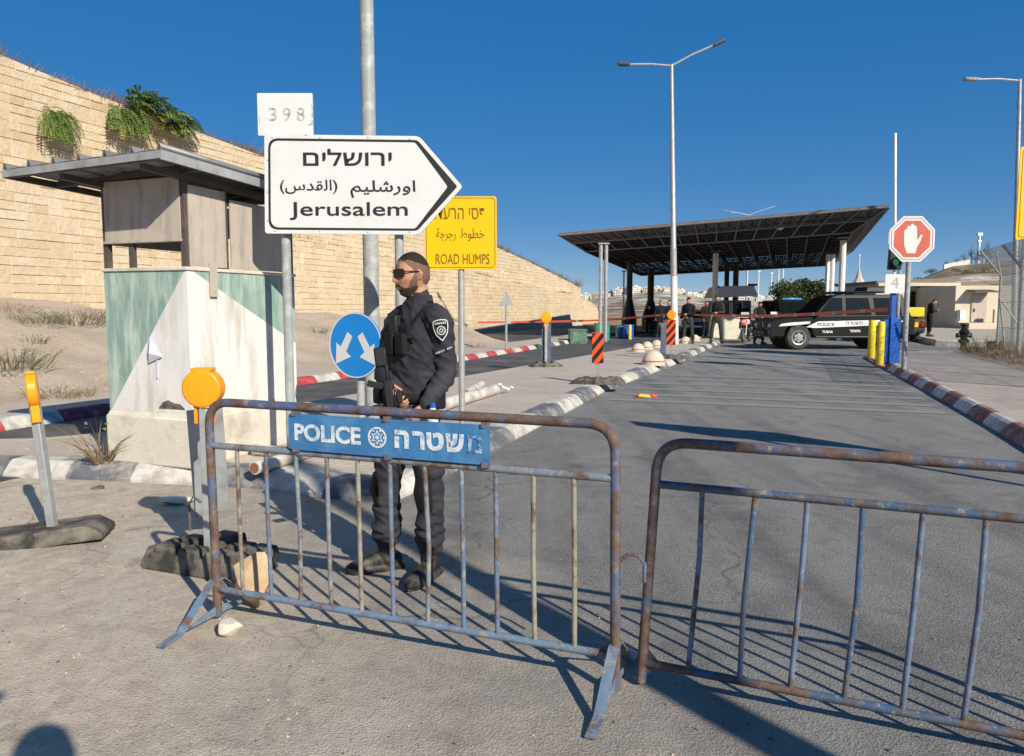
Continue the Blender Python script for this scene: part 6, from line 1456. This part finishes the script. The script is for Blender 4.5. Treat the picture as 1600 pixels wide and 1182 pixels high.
# ---- chain-link fence with an outward-bent top
fu0, fu1, fv = 14.0, 27.2, 5.85
fo = W(fu1, fv, .15); t = thing('chain_link_fence', 'tall zinc chain-link fence with a bent barbed top at the right edge', 'fence', fo)
FH, OH = 2.35, .75
def run(a, b, name_posts=True):
    D = (b - a); L_ = D.length; D.normalize(); out_ = Vector((D.y, -D.x, 0)); out_ = out_ if out_.dot(N) < 0 else -out_
    mb = MB(); n_ = int(L_ / .10); wr = .0054
    prof = lambda z: out_ * (max(0, z - FH) * .75) + Vector((0, 0, z))
    def wire(x0, z0, sx):
        zt = FH + OH; x1 = x0 + sx * (zt - z0); xm = x0 + sx * (FH - z0); pts = [(x0, z0), (xm, FH), (x1, zt)]
        for (xa, za), (xb, zb_) in zip(pts, pts[1:]):
            lo, hi = min(xa, xb), max(xa, xb)
            if hi <= 0 or lo >= L_: continue
            ta = 0; tb = 1
            f = lambda x: (x - xa) / (xb - xa)
            for lim in (0, L_):
                tt = f(lim)
                if 0 < tt < 1:
                    if (xa < lim if lim == 0 else xa > lim): ta = max(ta, tt)
                    else: tb = min(tb, tt)
            if (xa < 0 and ta == 0) or (xa > L_ and ta == 0): continue
            pa = (xa + (xb - xa) * ta, za + (zb_ - za) * ta); pb = (xa + (xb - xa) * tb, za + (zb_ - za) * tb)
            mb.tube([a - fo + D * pa[0] + prof(pa[1]), a - fo + D * pb[0] + prof(pb[1])], wr, 3, cap=False)
    k = -int(3.2 / .10)
    while k * .10 < L_: wire(k * .10, .02, 1); k += 1
    k = 0
    while k * .10 < L_ + 3.2: wire(k * .10, .02, -1); k += 1
    mb.build('mesh', M['wire'], t, smooth=0, fix=False)
    for z in (.1, .8, 1.55, FH, FH + .25, FH + .5, FH + .74):
        mb = MB(); mb.tube([a - fo + prof(z), b - fo + prof(z)], .006, 5); mb.build('line_wire', M['galv'], t)
    x = 0
    while x <= L_ + .01:
        p = a - fo + D * x; mb = MB(); mb.tube([p, p + prof(FH) , p + prof(FH + OH)], .035, 10); mb.build('post', M['galv'], t)
        if x == 0: mb = MB(); mb.tube([p + D * 1.1, p + Vector((0, 0, 1.7))], .028, 8); mb.build('brace', M['galv'], t)
        x += 2.6
run(W(fu1, fv, .15), W(fu0, fv, .15)); run(W(fu1, fv, .15), W(fu1 + .6, fv + 9, .15))
# ---- verge of dry grass along the fence
mb = MB()
for i in range(25):
    for j in range(7):
        u = 17 + 11.0 * i / 24; v = 4.75 + 1.9 * j / 6; e = sin(pi * j / 6); mb.v.append(W(u, v + .15 * noise.noise(Vector((u, 0, 0))) , .14 + e * (.13 + .12 * noise.noise(Vector((u * 1.1, v * 1.3, 9))))))
for i in range(24):
    for j in range(6): mb.f.append((i * 7 + j, (i + 1) * 7 + j, (i + 1) * 7 + j + 1, i * 7 + j + 1)); mb.m.append(0)
setting(mb.build('verge', M['dirt'], smooth=180))
mb = MB()
for _ in range(900):
    u = rnd.uniform(17.5, 28); v = rnd.uniform(4.9, 6.5); blades(mb, W(u, v, .2), 5, rnd.uniform(.12, .5) * (1.3 if v > 5.6 else .6), .14, 1.1, .006, 0 if rnd.random() < .8 else 1)
tag(mb.build('dry_grass', [M['drygrass'], M['redgrass']], smooth=0, fix=False), 'straw-coloured dry grass along the foot of the fence', 'grass', kind='stuff')
# ================================================================ BUILDINGS ON THE RIGHT
def bz(y, d): return CAMH + (482 - y) * d / FPX
d = 55; x_ = lambda px: (px - 800) / FPX * d; bb = Vector((x_(1440), d, 0)); t = thing('prefab_building', 'long cream prefab building with a flat projecting roof', 'building', bb)
X0, X1 = x_(1365) - bb.x, x_(1487) - bb.x; zt = bz(445, d)
mb = MB(); mb.box(((X0 + X1) / 2, 3, zt / 2), (X1 - X0, 6, zt)); mb.build('wall', M['cream'], t)
mb = MB(); mb.ext([Vector((X0 - .2, -.5, zt)), Vector((X1 - .6, -.5, zt)), Vector((X1 + .1, -.5, zt + .36)), Vector((X1 + .1, -.5, zt + .46)), Vector((X0 - .2, -.5, zt + .22))], (0, 7, 0)); mb.build('roof', mat('brown_grey_roof', (.2, .17, .13), .8), t, smooth=0)
mb = MB(); mb.box(((X0 + X1) / 2, -.55, zt - .02), (X1 - X0 + .2, .08, .22)); mb.build('fascia', M['cream'], t)
for px in (1465, 1440): mb = MB(); mb.box((x_(px) - bb.x, -.02, zt / 2), (.1, .05, zt - .3)); mb.build('wall_joint', M['darksteel'], t)
mb = MB(); mb.box((x_(1420) - bb.x, -.03, bz(468, d)), (.9, .08, 1.1)); w_ = mb.build('window', M['glass'], t); mb = MB(); mb.ext([Vector((x_(1425) - bb.x, -.1, bz(462, d))), Vector((x_(1450) - bb.x, -.6, bz(449, d))), Vector((x_(1450) - bb.x, -.6, bz(450.5, d))), Vector((x_(1425) - bb.x, -.1, bz(464, d)))], (0, .3, 0)); mb.build('open_shutter', M['cream'], w_, smooth=0)
mb = MB(); mb.box(((X0 + X1) / 2, .06, .2), (X1 - X0 - .1, .2, .42)); mb.build('plinth', M['darksteel'], t)
d = 50; bb = Vector((x_(1520) if False else (1520 - 800) / FPX * d, d, 0)); x_ = lambda px: (px - 800) / FPX * d - bb.x
t = thing('guard_house', 'low cream flat-roofed building with a grey door under a small awning', 'building', bb)
mb = MB(); zt = bz(447, d); mb.box(((x_(1489) + x_(1580)) / 2, 2.5, zt / 2), (x_(1580) - x_(1489), 5, zt)); mb.build('wall', M['cream'], t, bevel=.03)
mb = MB(); mb.box((x_(1525.5), -.03, (bz(461, d) + bz(503, d)) / 2), (x_(1537) - x_(1514), .1, bz(461, d) - bz(503, d))); dr = mb.build('door', M['panelgrey'], t); mb = MB(); mb.box((x_(1518), -.10, bz(485, d)), (.05, .08, .2)); mb.build('handle', M['dark'], dr)
mb = MB(); mb.ext([Vector((x_(1505), -.05, bz(455, d))), Vector((x_(1542), -.05, bz(455, d))), Vector((x_(1542), -1.0, bz(458, d))), Vector((x_(1505), -1.0, bz(458, d)))], (0, 0, .08)); mb.build('awning', M['darksteel'], t, smooth=0)
mb = MB(); mb.box((x_(1495.5), -.25, bz(492, d)), (x_(1499) - x_(1491), .4, bz(485, d) - bz(500, d))); mb.build('cooling_unit', M['white'], t, bevel=.02)
mb = MB(); mb.box((x_(1512), -.9, .35), (x_(1538) - x_(1488), 1.8, .5)); mb.build('porch_step', M['cream'], t, bevel=.02)
mb = MB(); mb.box((x_(1541), -1.0, bz(497, d)), (.5, .2, 1.1)); mb.build('porch_pier', M['cream'], t)
# ================================================================ FAR HOUSES AND TREES
def house_proto(k, m_):
    r_ = random.Random(k); mb = MB(); w_, d_, h_ = r_.uniform(10, 17), r_.uniform(8, 12), r_.uniform(7, 15); mb.box((0, 0, h_ / 2 - 3), (w_, d_, h_ + 6)); mb.box((r_.uniform(-2, 2), 0, h_ + 1.2), (w_ * .4, d_ * .5, 2.4))
    fl = int(h_ / 3.2)
    for f in range(fl):
        for q in range(int(w_ / 3.2)):
            if r_.random() < .8: mb.box((-w_ / 2 + 1.7 + q * 3.2, -d_ / 2, 1.8 + f * 3.2), (1.4, .3, 1.5), mi=1)
    return mb.build('hill_house', [m_, M['glass']], smooth=0)
protos = [house_proto(k, M['house'] if k % 3 else M['house2']) for k in range(6)]
n_h = 0
for px in range(905, 1345, 2):
    for q in range(2):
        p_ = px + rnd.uniform(-1.5, 1.5); dist = 1000 * rnd.uniform(.88, 1.02) if q == 0 else rnd.uniform(820, 960)
        if q == 1 and rnd.random() < .72: continue
        if q == 0 and noise.noise(Vector((px * .03, 1, 0))) < -.33: continue
        y = dist; z = hz(p_, y) - 1; o = protos[n_h % 6] if n_h < 6 else dup1(protos[rnd.randrange(6)], (0, 0, 0), 0, (1, 1, 1))
        o.location = ((p_ - 800) / FPX * y, y, z); o.rotation_euler = (0, 0, rnd.uniform(-.5, .5)); s0 = rnd.uniform(.42, .85); o.scale = (s0, s0, s0 * rnd.uniform(.55, 1.0)); o['label'] = 'pale flat-roofed house among many on the distant hill town'; o['category'] = 'house'; o['group'] = 'houses of the distant hill town'; n_h += 1
def tree(name, label, px, d, h_, r, lean=0, zb=None, n=900, conifer=False, group=None, leaf='tree', seed=1):
    r_ = random.Random(seed); b = P(px, 482, d); b.z = hz(px, d) if zb is None else zb; t = thing(name, label, 'tree', b, 0, group); mb = MB()
    mb.tube([(0, 0, -.3), (.05 * h_, 0, h_ * .35), (.0, 0, h_ * .8)], [h_ * .035, h_ * .025, h_ * .008], 7)
    br_ = []
    for k in range(9):
        a = 2 * pi * k / 9 + r_.uniform(-.3, .3); z0_ = h_ * r_.uniform(.3, .6); e = Vector((cos(a) * r * .65, sin(a) * r * .65, z0_ + h_ * r_.uniform(.1, .3))); mb.tube([(0, 0, z0_), e], [h_ * .014, h_ * .005], 5); br_.append(e)
    mb.build('trunk', M['bark'], t); mb = MB(); cl = []
    for k in range(26):
        a = r_.uniform(0, 2 * pi); 
        if conifer: zz = r_.random(); rr = r * (1 - zz) * r_.uniform(.3, 1); c_ = Vector((cos(a) * rr, sin(a) * rr, h_ * (.15 + .85 * zz)))
        else: rr = r * sqrt(r_.random()) * .85; zz = r_.uniform(.42, .95); c_ = Vector((cos(a) * rr, sin(a) * rr, h_ * (zz - .2 * (rr / r) ** 2)))
        cl.append((c_, r * r_.uniform(.22, .42) * (.6 if conifer else 1)))
    for k in range(n):
        c_, cr = r_.choice(cl); v = Vector((r_.gauss(0, 1), r_.gauss(0, 1), r_.gauss(0, .8))).normalized() * cr * r_.uniform(.5, 1.05); p = c_ + v; s_ = r * r_.uniform(.03, .065); a = Vector((r_.gauss(0, 1), r_.gauss(0, 1), r_.gauss(0, 1))).normalized(); b2 = a.orthogonal().normalized(); c2 = a.cross(b2)
        mb.add([p - b2 * s_, p + c2 * s_ * .6, p + b2 * s_, p - c2 * s_ * .6], [(0, 1, 2, 3)])
    mb.build('crown', M[leaf], t, smooth=0, fix=False); return t
tree('tree', 'dark green round tree beyond the police truck', 1250, 62, 3.6, 2.3, zb=.2, n=6500, seed=3, leaf='weedy')
tree('tree', 'small dark bush-like tree left of the round tree by the truck', 1236, 64, 2.8, 1.3, zb=.2, n=2400, seed=4, leaf='weedy')
for k, (px, h_) in enumerate(((1513, 4.2), (1520, 2.6), (1530, 3.4), (1537, 4.6), (1542, 3.0), (1475, 1.8), (1490, 2.0), (1502, 2.6))):
    tree('cypress' if k in (0, 3) else 'tree', ['tall dark conifer on the right hilltop, left of the mast', 'low dark tree on the right hilltop beside the tall conifer', 'bushy tree on the right hilltop just left of the mast', 'tall dark tree on the right hilltop, behind the mast', 'round tree on the right hilltop nearest the fence', 'smallest tree above the left end of the hilltop wall', 'small tree above the middle of the hilltop wall', 'small tree at the right end of the hilltop wall'][k], px, 246, h_ * 1.5, h_ * .42 if k in (0, 3) else h_ * .65, n=320, conifer=k in (0, 3), seed=20 + k)
for k, (px, d, h_, r) in enumerate(((1452, 215, 1.3, 1.9), (1432, 205, .8, 1.1), (1508, 180, 1.1, 2.2), (1535, 180, 1.2, 2.0), (1490, 190, .8, 1.4))):
    tree('shrub', ['dark shrub halfway up the right hill', 'small shrub on the left slope of the right hill', 'wide brown scrub mass above the cream building', 'scrub beside the fence above the cream building', 'low scrub at the end of the prefab roof'][k], px, d, h_, r, n=700, seed=40 + k, leaf='weed' if k > 1 else 'tree')
mb = MB(); a, b = P(1472, 482, 244), P(1512, 482, 246); a.z = hz(1472, 244) - .5; b.z = hz(1512, 246) - .5
mb.ext([a, b, b + Vector((0, 0, 2.2)), a + Vector((0, 0, 1.9))], (0, .6, 0)); o = mb.build('garden_wall', M['house'], smooth=0); tag(o, 'white wall along the top of the right hill', 'wall')
b = P(1524.5, 482, 248); b.z = hz(1524, 248); mb = MB(); mb.tube([(0, 0, 0), (0, 0, 9)], [.5, .35], 8); mb.box((0, 0, 9.2), (1.6, .8, .9)); mb.box((0, 0, 7), (1.2, .8, .5)); o = mb.build('mast', M['white']); o.location = b; tag(o, 'white telecom mast among trees on the right hilltop', 'mast')
# steeple roof and crane beyond the truck
b = P(1340, 482, 120); t = thing('shrine_roof', 'pointed pale roof with a small finial beyond the police truck', 'building', (b.x, 120, 0)); mb = MB(); mb.box((0, 0, 1.5), (5, 4, 3.2)); mb.build('wall', M['house2'], t); mb = MB(); mb.lathe([(3.4, 3.1), (1.2, 5.2), (.5, 6.2), (.1, 7.6)], seg=8); mb.build('roof', M['house2'], t, smooth=0); mb = MB(); mb.tube([(0, 0, 7.5), (0, 0, 9.6)], .07, 6); mb.lathe([(.02, 9.3), (.16, 9.5), (.16, 9.65), (.02, 9.85)], seg=8); mb.build('finial', M['white'], t)
b = P(1221, 482, 400); t = thing('crane', 'thin distant tower crane on the horizon under the canopy', 'crane', (b.x, 400, 0)); mb = MB(); mb.tube([(0, 0, 0), (0, 0, 16.5)], .35, 4); mb.build('mast', M['poleg'], t); mb = MB(); mb.tube([(-4, 0, 14.6), (9, 0, 14.8)], .25, 4); mb.build('jib', M['poleg'], t)
# ================================================================ STONES, PIPES, LITTER, PLANTS
def rock(name, label, loc, dims, m_, seed, rz=0, cat='stone', bas=.25):
    r_ = random.Random(seed); bm = bmesh.new(); bmesh.ops.create_icosphere(bm, subdivisions=4, radius=1)
    planes = [(Vector((r_.gauss(0, 1), r_.gauss(0, 1), r_.gauss(0, 1))).normalized(), r_.uniform(.5, .72)) for _ in range(16)]
    for v in bm.verts:
        for n_, dd_ in planes:
            k = v.co.dot(n_) - dd_
            if k > 0: v.co -= n_ * k * .99
        v.co += v.co.normalized() * noise.noise(v.co * 4 + Vector((seed, 0, 0))) * .035
    zmin = min(v.co.z for v in bm.verts)
    for v in bm.verts: v.co = Vector((v.co.x * dims[0] / 1.5, v.co.y * dims[1] / 1.5, (v.co.z - zmin) * dims[2] / 1.5))
    me = bpy.data.meshes.new(name); bm.to_mesh(me); bm.free(); me.materials.append(M[m_])
    for p in me.polygons: p.use_smooth = True
    me.set_sharp_from_angle(angle=radians(24)); o = bpy.data.objects.new(name, me); COL.objects.link(o); o.location = loc; o.rotation_euler = (0, 0, rz)
    if label: tag(o, label, cat)
    return o
rock('stone', 'tan block of broken stone propped at the foot of the left barrier end', G(398, 950), (.20, .20, .25), 'stone', 3, .3)
rock('stone', 'small white stone lying on the asphalt in front of the barrier foot', G(361, 992), (.12, .09, .065), 'wstone', 5, .2)
rock('stone', 'flat white stone bar lying near the grey marker board', G(275, 788), (.30, .10, .065), 'wstone', 8, .15)
o = rock('stone', 'dark lump of tar on the ground left of the booth kerb', G(155, 764), (.1, .07, .03), 'rubber', 9)
def cyl(name, label, a, b, r, m_, cat='pipe', hollow=True, extra=None):
    t = thing(name, label, cat, (a + b) / 2); c_ = (a + b) / 2; mb = MB(); mb.tube([a - c_, b - c_], r, 18); mb.build('tube', M[m_], t)
    if hollow:
        d_ = (a - b).normalized(); mb = MB(); mb.tube([a - c_ + d_ * .004, a - c_ + d_ * .002], r * .8, 18); mb.build('pipe_end', mat('rusty_end', (.25, .12, .06), .9), t)
    return t, c_
pa, pb = G(398, 742, IZ), G(496, 712, IZ); cyl('fallen_pole', 'white steel tube lying on the island under the direction sign', pa + Vector((0, 0, .055)), pb + Vector((0, 0, .055)), .055, 'kwhite')
pa, pb = G(449, 716, IZ), G(408, 716, IZ); cyl('fallen_pole', 'short white tube with a rusty open end beside the direction sign', pa + Vector((0.0, 0, .055)), pb + Vector((-.1, .12, .055)), .052, 'kwhite')
pa, pb = G(688, 644, IZ), G(774, 617, IZ); t, c_ = cyl('fallen_pole', 'pale fallen bollard pole lying on the island pavers behind the officer', pa + Vector((0, 0, .085)), pb + Vector((0, 0, .085)), .085, 'kwhite')
for k, (dx, dy, dz) in enumerate(((.22, .12, .06), (.1, .2, .1), (.3, .26, .02))):
    mb = MB(); e = pb - c_ + Vector((0, 0, .06)); mb.box(e + Vector((dx, dy, dz)) * .7, (.16, .05, .03), (.3 * k, .4, .6 + k)); mb.build('torn_bracket', M['white'], t)
mb = MB(); e = pa - c_; mb.lathe([(.095, -.03), (.095, .05)], e + Vector((0, 0, .085)), 16, axis='Y'); mb.build('end_collar', M['galv'], t)
pa, pb = G(728, 620, IZ), G(752, 606, IZ); cyl('fallen_pole', 'shorter pale tube lying behind the fallen bollard pole', pa + Vector((0, 0, .06)), pb + Vector((0, 0, .06)), .06, 'kwhite')
b = G(1006, 621); t = thing('orange_fragment', 'bright orange broken plastic piece lying on the road past the kerb', 'debris', b, .2); mb = MB(); mb.box((0, 0, .03), (.26, .10, .055), (0, .1, 0), taper=.7); mb.build('shell', M['orange'], t, bevel=.015); mb = MB(); mb.box((.18, .01, .02), (.10, .09, .035)); mb.build('clip', M['orangered'], t, bevel=.01)
# plants: feathery fronds hanging from the wall
def fronds(name, label, c, n, length, droop, spread, seed, leaf=('leaf', 'leafy'), upward=.4, lw=.03):
    r_ = random.Random(seed); t = thing(name, label, 'plant', c); mb = MB(); st = MB()
    for k in range(n):
        out_ = N * r_.uniform(.25, 1) + R * r_.uniform(-1, 1); out_.normalize(); p = (N * r_.uniform(0, .3) + R * r_.uniform(-1, 1)) * spread + Vector((0, 0, r_.uniform(-.5, .6) * spread)); d_ = (out_ * r_.uniform(.5, 1) + Vector((0, 0, upward + r_.uniform(-.3, .3)))).normalized(); L_ = length * r_.uniform(.6, 1.15); pts = [p]; m_ = 0 if r_.random() < .68 else 1
        for q in range(12):
            d_ = (d_ + Vector((0, 0, -droop / 12 * 1.6))).normalized(); pts.append(pts[-1] + d_ * L_ / 12)
        st.tube([Vector((0, 0, 0)), p], .012, 4, cap=False) if k % 3 == 0 else None
        for q in range(2, 13):
            dd_ = (pts[q] - pts[q - 1]).normalized(); s_ = dd_.cross(Vector((0, 0, 1)));
            if s_.length < .01: continue
            s_.normalize()
            for sg_ in (-1, 1):
                ll = lw * 5 * (1 - abs(q - 7) / 11) * r_.uniform(.8, 1.2); tip = pts[q] + (s_ * sg_ + dd_ * .5 + Vector((0, 0, -.35))).normalized() * ll; md_ = pts[q].lerp(tip, .45); wv = dd_ * lw * .55
                wv *= 1.7; mb.add([pts[q], md_ + wv, tip, md_ - wv], [(0, 1, 2, 3)], m_)
    mb.build('leaves', [M[leaf[0]], M[leaf[1]]], t, smooth=0, fix=False); st.tube([Vector((0, 0, 0)) - N * .3, Vector((0, 0, 0))], .02, 5); st.build('stem', M['bark'], t); return t
def wall_pt(px, py, off=.1): u, z = on_v(px, py, VW - .9 + off); return W(u, VW - .9 + off, z)
fronds('wall_plant', 'small tuft of drooping green leaves growing out of the wall, far left', wall_pt(82, 185), 80, .85, 1.9, .34, 2, upward=.4, lw=.028)
fronds('wall_plant', 'leafy bush growing out of the wall, its left drooping clump', wall_pt(190, 185), 100, .95, 1.7, .46, 3, upward=.5, lw=.03)
fronds('wall_plant', 'tallest leafy bush on the wall, reaching above the wall top', wall_pt(222, 170), 90, .75, 1.0, .50, 4, upward=.8, lw=.03)
fronds('wall_plant', 'leafy bush on the wall above the highest booth roof corner', wall_pt(268, 195), 90, .75, 1.2, .52, 5, upward=.7, lw=.03)
def tuft(label, c, n, h_, sp_, mi, seed, lean=1.0, name='weed_tuft'):
    global rnd
    keep = rnd; rnd = random.Random(seed); mb = MB(); blades(mb, Vector((0, 0, 0)), n, h_, sp_, lean, .006, 0); 
    r_ = rnd
    for k in range(n // 2):
        p = Vector((r_.uniform(-1, 1) * sp_, r_.uniform(-1, 1) * sp_, r_.uniform(.1, .7) * h_)); s_ = .02; a = Vector((r_.gauss(0, 1), r_.gauss(0, 1), r_.gauss(0, 1))).normalized(); b_ = a.orthogonal(); mb.add([p - a * s_, p + b_ * s_ * .5, p + a * s_, p - b_ * s_ * .5], [(0, 1, 2, 3)], 1)
    rnd = keep; o = mb.build(name, [M[mi[0]], M[mi[1]]], smooth=0, fix=False); o.location = c; return tag(o, label, 'weed')
def bank_pt(px, py):
    r = ray(px, py); o_ = Vector((0, 0, CAMH)); k = 3.0
    while k < 60:
        p = o_ + r * k; u, v = UV(p)
        if v < -10.5 and p.z <= bank(u, v): return Vector((p.x, p.y, bank(u, v) - .03))
        k += .03
    return G(px, py)
for args in (('yellowish dry bush on the earth bank left of the booth', bank_pt(122, 507), 160, .5, .55, ('weed', 'drygrass'), 1), ('grey-green low weed on the bank at the foot of the wall', bank_pt(60, 504), 120, .35, .5, ('weed', 'weed'), 2), ('larger scrubby weed at the left edge of the bank', bank_pt(14, 575), 200, .5, .6, ('weed', 'drygrass'), 3),
             ('straggly weed on the lower bank behind the edge-on lamp', bank_pt(95, 622), 120, .28, .45, ('drygrass', 'weed'), 4), ('tiny sprig alone in the middle of the bank', bank_pt(55, 535), 40, .25, .18, ('weed', 'weed'), 5), ('low weed on the bank against the left side of the booth', bank_pt(155, 498), 80, .35, .4, ('drygrass', 'weed'), 6),
             ('thin dry weed high on the bank at the left edge', bank_pt(20, 488), 80, .3, .5, ('drygrass', 'redgrass'), 7), ('dry twigs lying on the bank behind the officer', bank_pt(742, 548), 50, .3, .3, ('redgrass', 'drygrass'), 8), ('dry weed between the direction sign and lamp pole on the bank', bank_pt(498, 520), 50, .3, .3, ('weed', 'drygrass'), 9), ('tall spiky dry weed growing from the kerb against the booth', G(160, 722, IZ), 46, .52, .10, ('drygrass', 'weed'), 10)):
    tuft(*args)
bush_c = P(1532, 562, 22.2); bush_c.z = .2; tuft('leafless grey twiggy shrub beside the hydrant', G(1535, 552, .2), 120, .75, .35, ('weed', 'drygrass'), 12, 1.2)
# loose gravel
def gravel(label, n, place, smin, smax, m_, seed):
    r_ = random.Random(seed); mb = MB()
    for _ in range(n):
        p = place(r_)
        if p is None: continue
        s_ = smin + (smax - smin) * r_.random() ** 3; a = r_.uniform(0, 6.28); c_, q = cos(a), sin(a); sx, sy, sz = s_ * r_.uniform(.7, 1.3), s_ * r_.uniform(.6, 1), s_ * r_.uniform(.4, .8)
        vs = [p + Vector((c_ * x * sx - q * y * sy, q * x * sx + c_ * y * sy, z * sz)) for x, y, z in ((1, .2, .1), (-.1, 1, .0), (-1, -.1, .1), (.1, -1, .0), (.2, .1, 1), (-.2, -.2, .8), (0, 0, -.3))]
        mb.add(vs, [(0, 1, 4), (1, 5, 4), (1, 2, 5), (2, 3, 5), (3, 0, 4), (3, 4, 5), (1, 0, 6), (2, 1, 6), (3, 2, 6), (0, 3, 6)])
    tag(mb.build('gravel', M[m_], smooth=0, fix=False), label, 'gravel', kind='stuff')
def pl1(r_):
    u, v = r_.uniform(-2, 34), r_.uniform(-17.8, -10.6); return W(u, v, bank(u, v)) if bank(u, v) > .1 else None
gravel('pale stones scattered over the earth bank', 1100, pl1, .010, .055, 'stone', 1)
def pl2(r_):
    x, y = r_.uniform(-5, 1.2), r_.uniform(2.2, 6.7); 
    if .876 * x + .482 * y > r_.gauss(.9, .8) or y > 6.6 + .02 * x: return None
    return Vector((x, y, .002))
gravel('small grit on the dusty asphalt in the foreground', 1500, pl2, .003, .011, 'strip', 2)
def pl3(r_):
    x, y = r_.uniform(-4, 3), r_.uniform(2.2, 9); return Vector((x, y, .002)) if UV(Vector((x, y, 0)))[1] > -2.8 or y < 5.6 else None
gravel('dark crumbs of asphalt on the road', 700, pl3, .003, .010, 'rubber', 3)
def pl4(r_):
    k = r_.randrange(0, len(inn) - 1); p = inn[k].lerp(inn[k + 1], r_.random()); q = iout[min(len(iout) - 1, 8)]; n_ = r_.uniform(-.8, -.28) if False else r_.uniform(.02, .5); c_ = W(12, -4.6); d_ = (c_ - p); d_.z = 0; d_.normalize(); p2 = p + d_ * n_; return Vector((p2.x, p2.y, IZ + .003)) if p2.y < 20 else None
gravel('grit lying along the edge of the island pavers', 700, pl4, .003, .014, 'wstone', 4)
# ---- things beyond the frame whose shadows fall into it
b = Vector((3.55, -1.25, 0)); t = thing('street_lamp', 'steel lamp pole behind the viewpoint whose shadow crosses the road', 'street lamp', b); mb = MB(); mb.tube([(0, 0, 0), (0, 0, 6.2)], [.12, .08], 14); mb.build('pole', M['poleg'], t); mb = MB(); mb.tube([(0, 0, 6.1), (.5, -.6, 6.4), (1.2, -1.4, 6.45)], .035, 8); mb.build('arm', M['poleg'], t); mb = MB(); mb.box((1.35, -1.55, 6.45), (.5, .24, .09), (0, 0, -.86)); mb.build('lamp_head', M['poleg'], t)
a_ = Vector((4.45, 5.75, 0)); d_ = Vector((.86, -.51, 0)); t = thing('direction_sign', 'arrow-shaped direction sign on two posts standing beyond the right edge', 'sign', a_ + d_ * 1.2)
q = [(-1.2, 2.95), (-.75, 3.4), (1.2, 3.4), (1.2, 2.5), (-.75, 2.5)]; nn2 = Vector((-d_.y, d_.x, 0)); mb = MB(); mb.ext([d_ * a + Vector((0, 0, b)) for a, b in q], nn2 * .02); mb.build('sign_board', M['swhite'], t, smooth=0)
for s_ in (-.4, .8): mb = MB(); mb.tube([d_ * s_ + nn2 * .06, d_ * s_ + nn2 * .06 + Vector((0, 0, 3.35))], .04, 10); mb.build('post', M['poleg'], t)
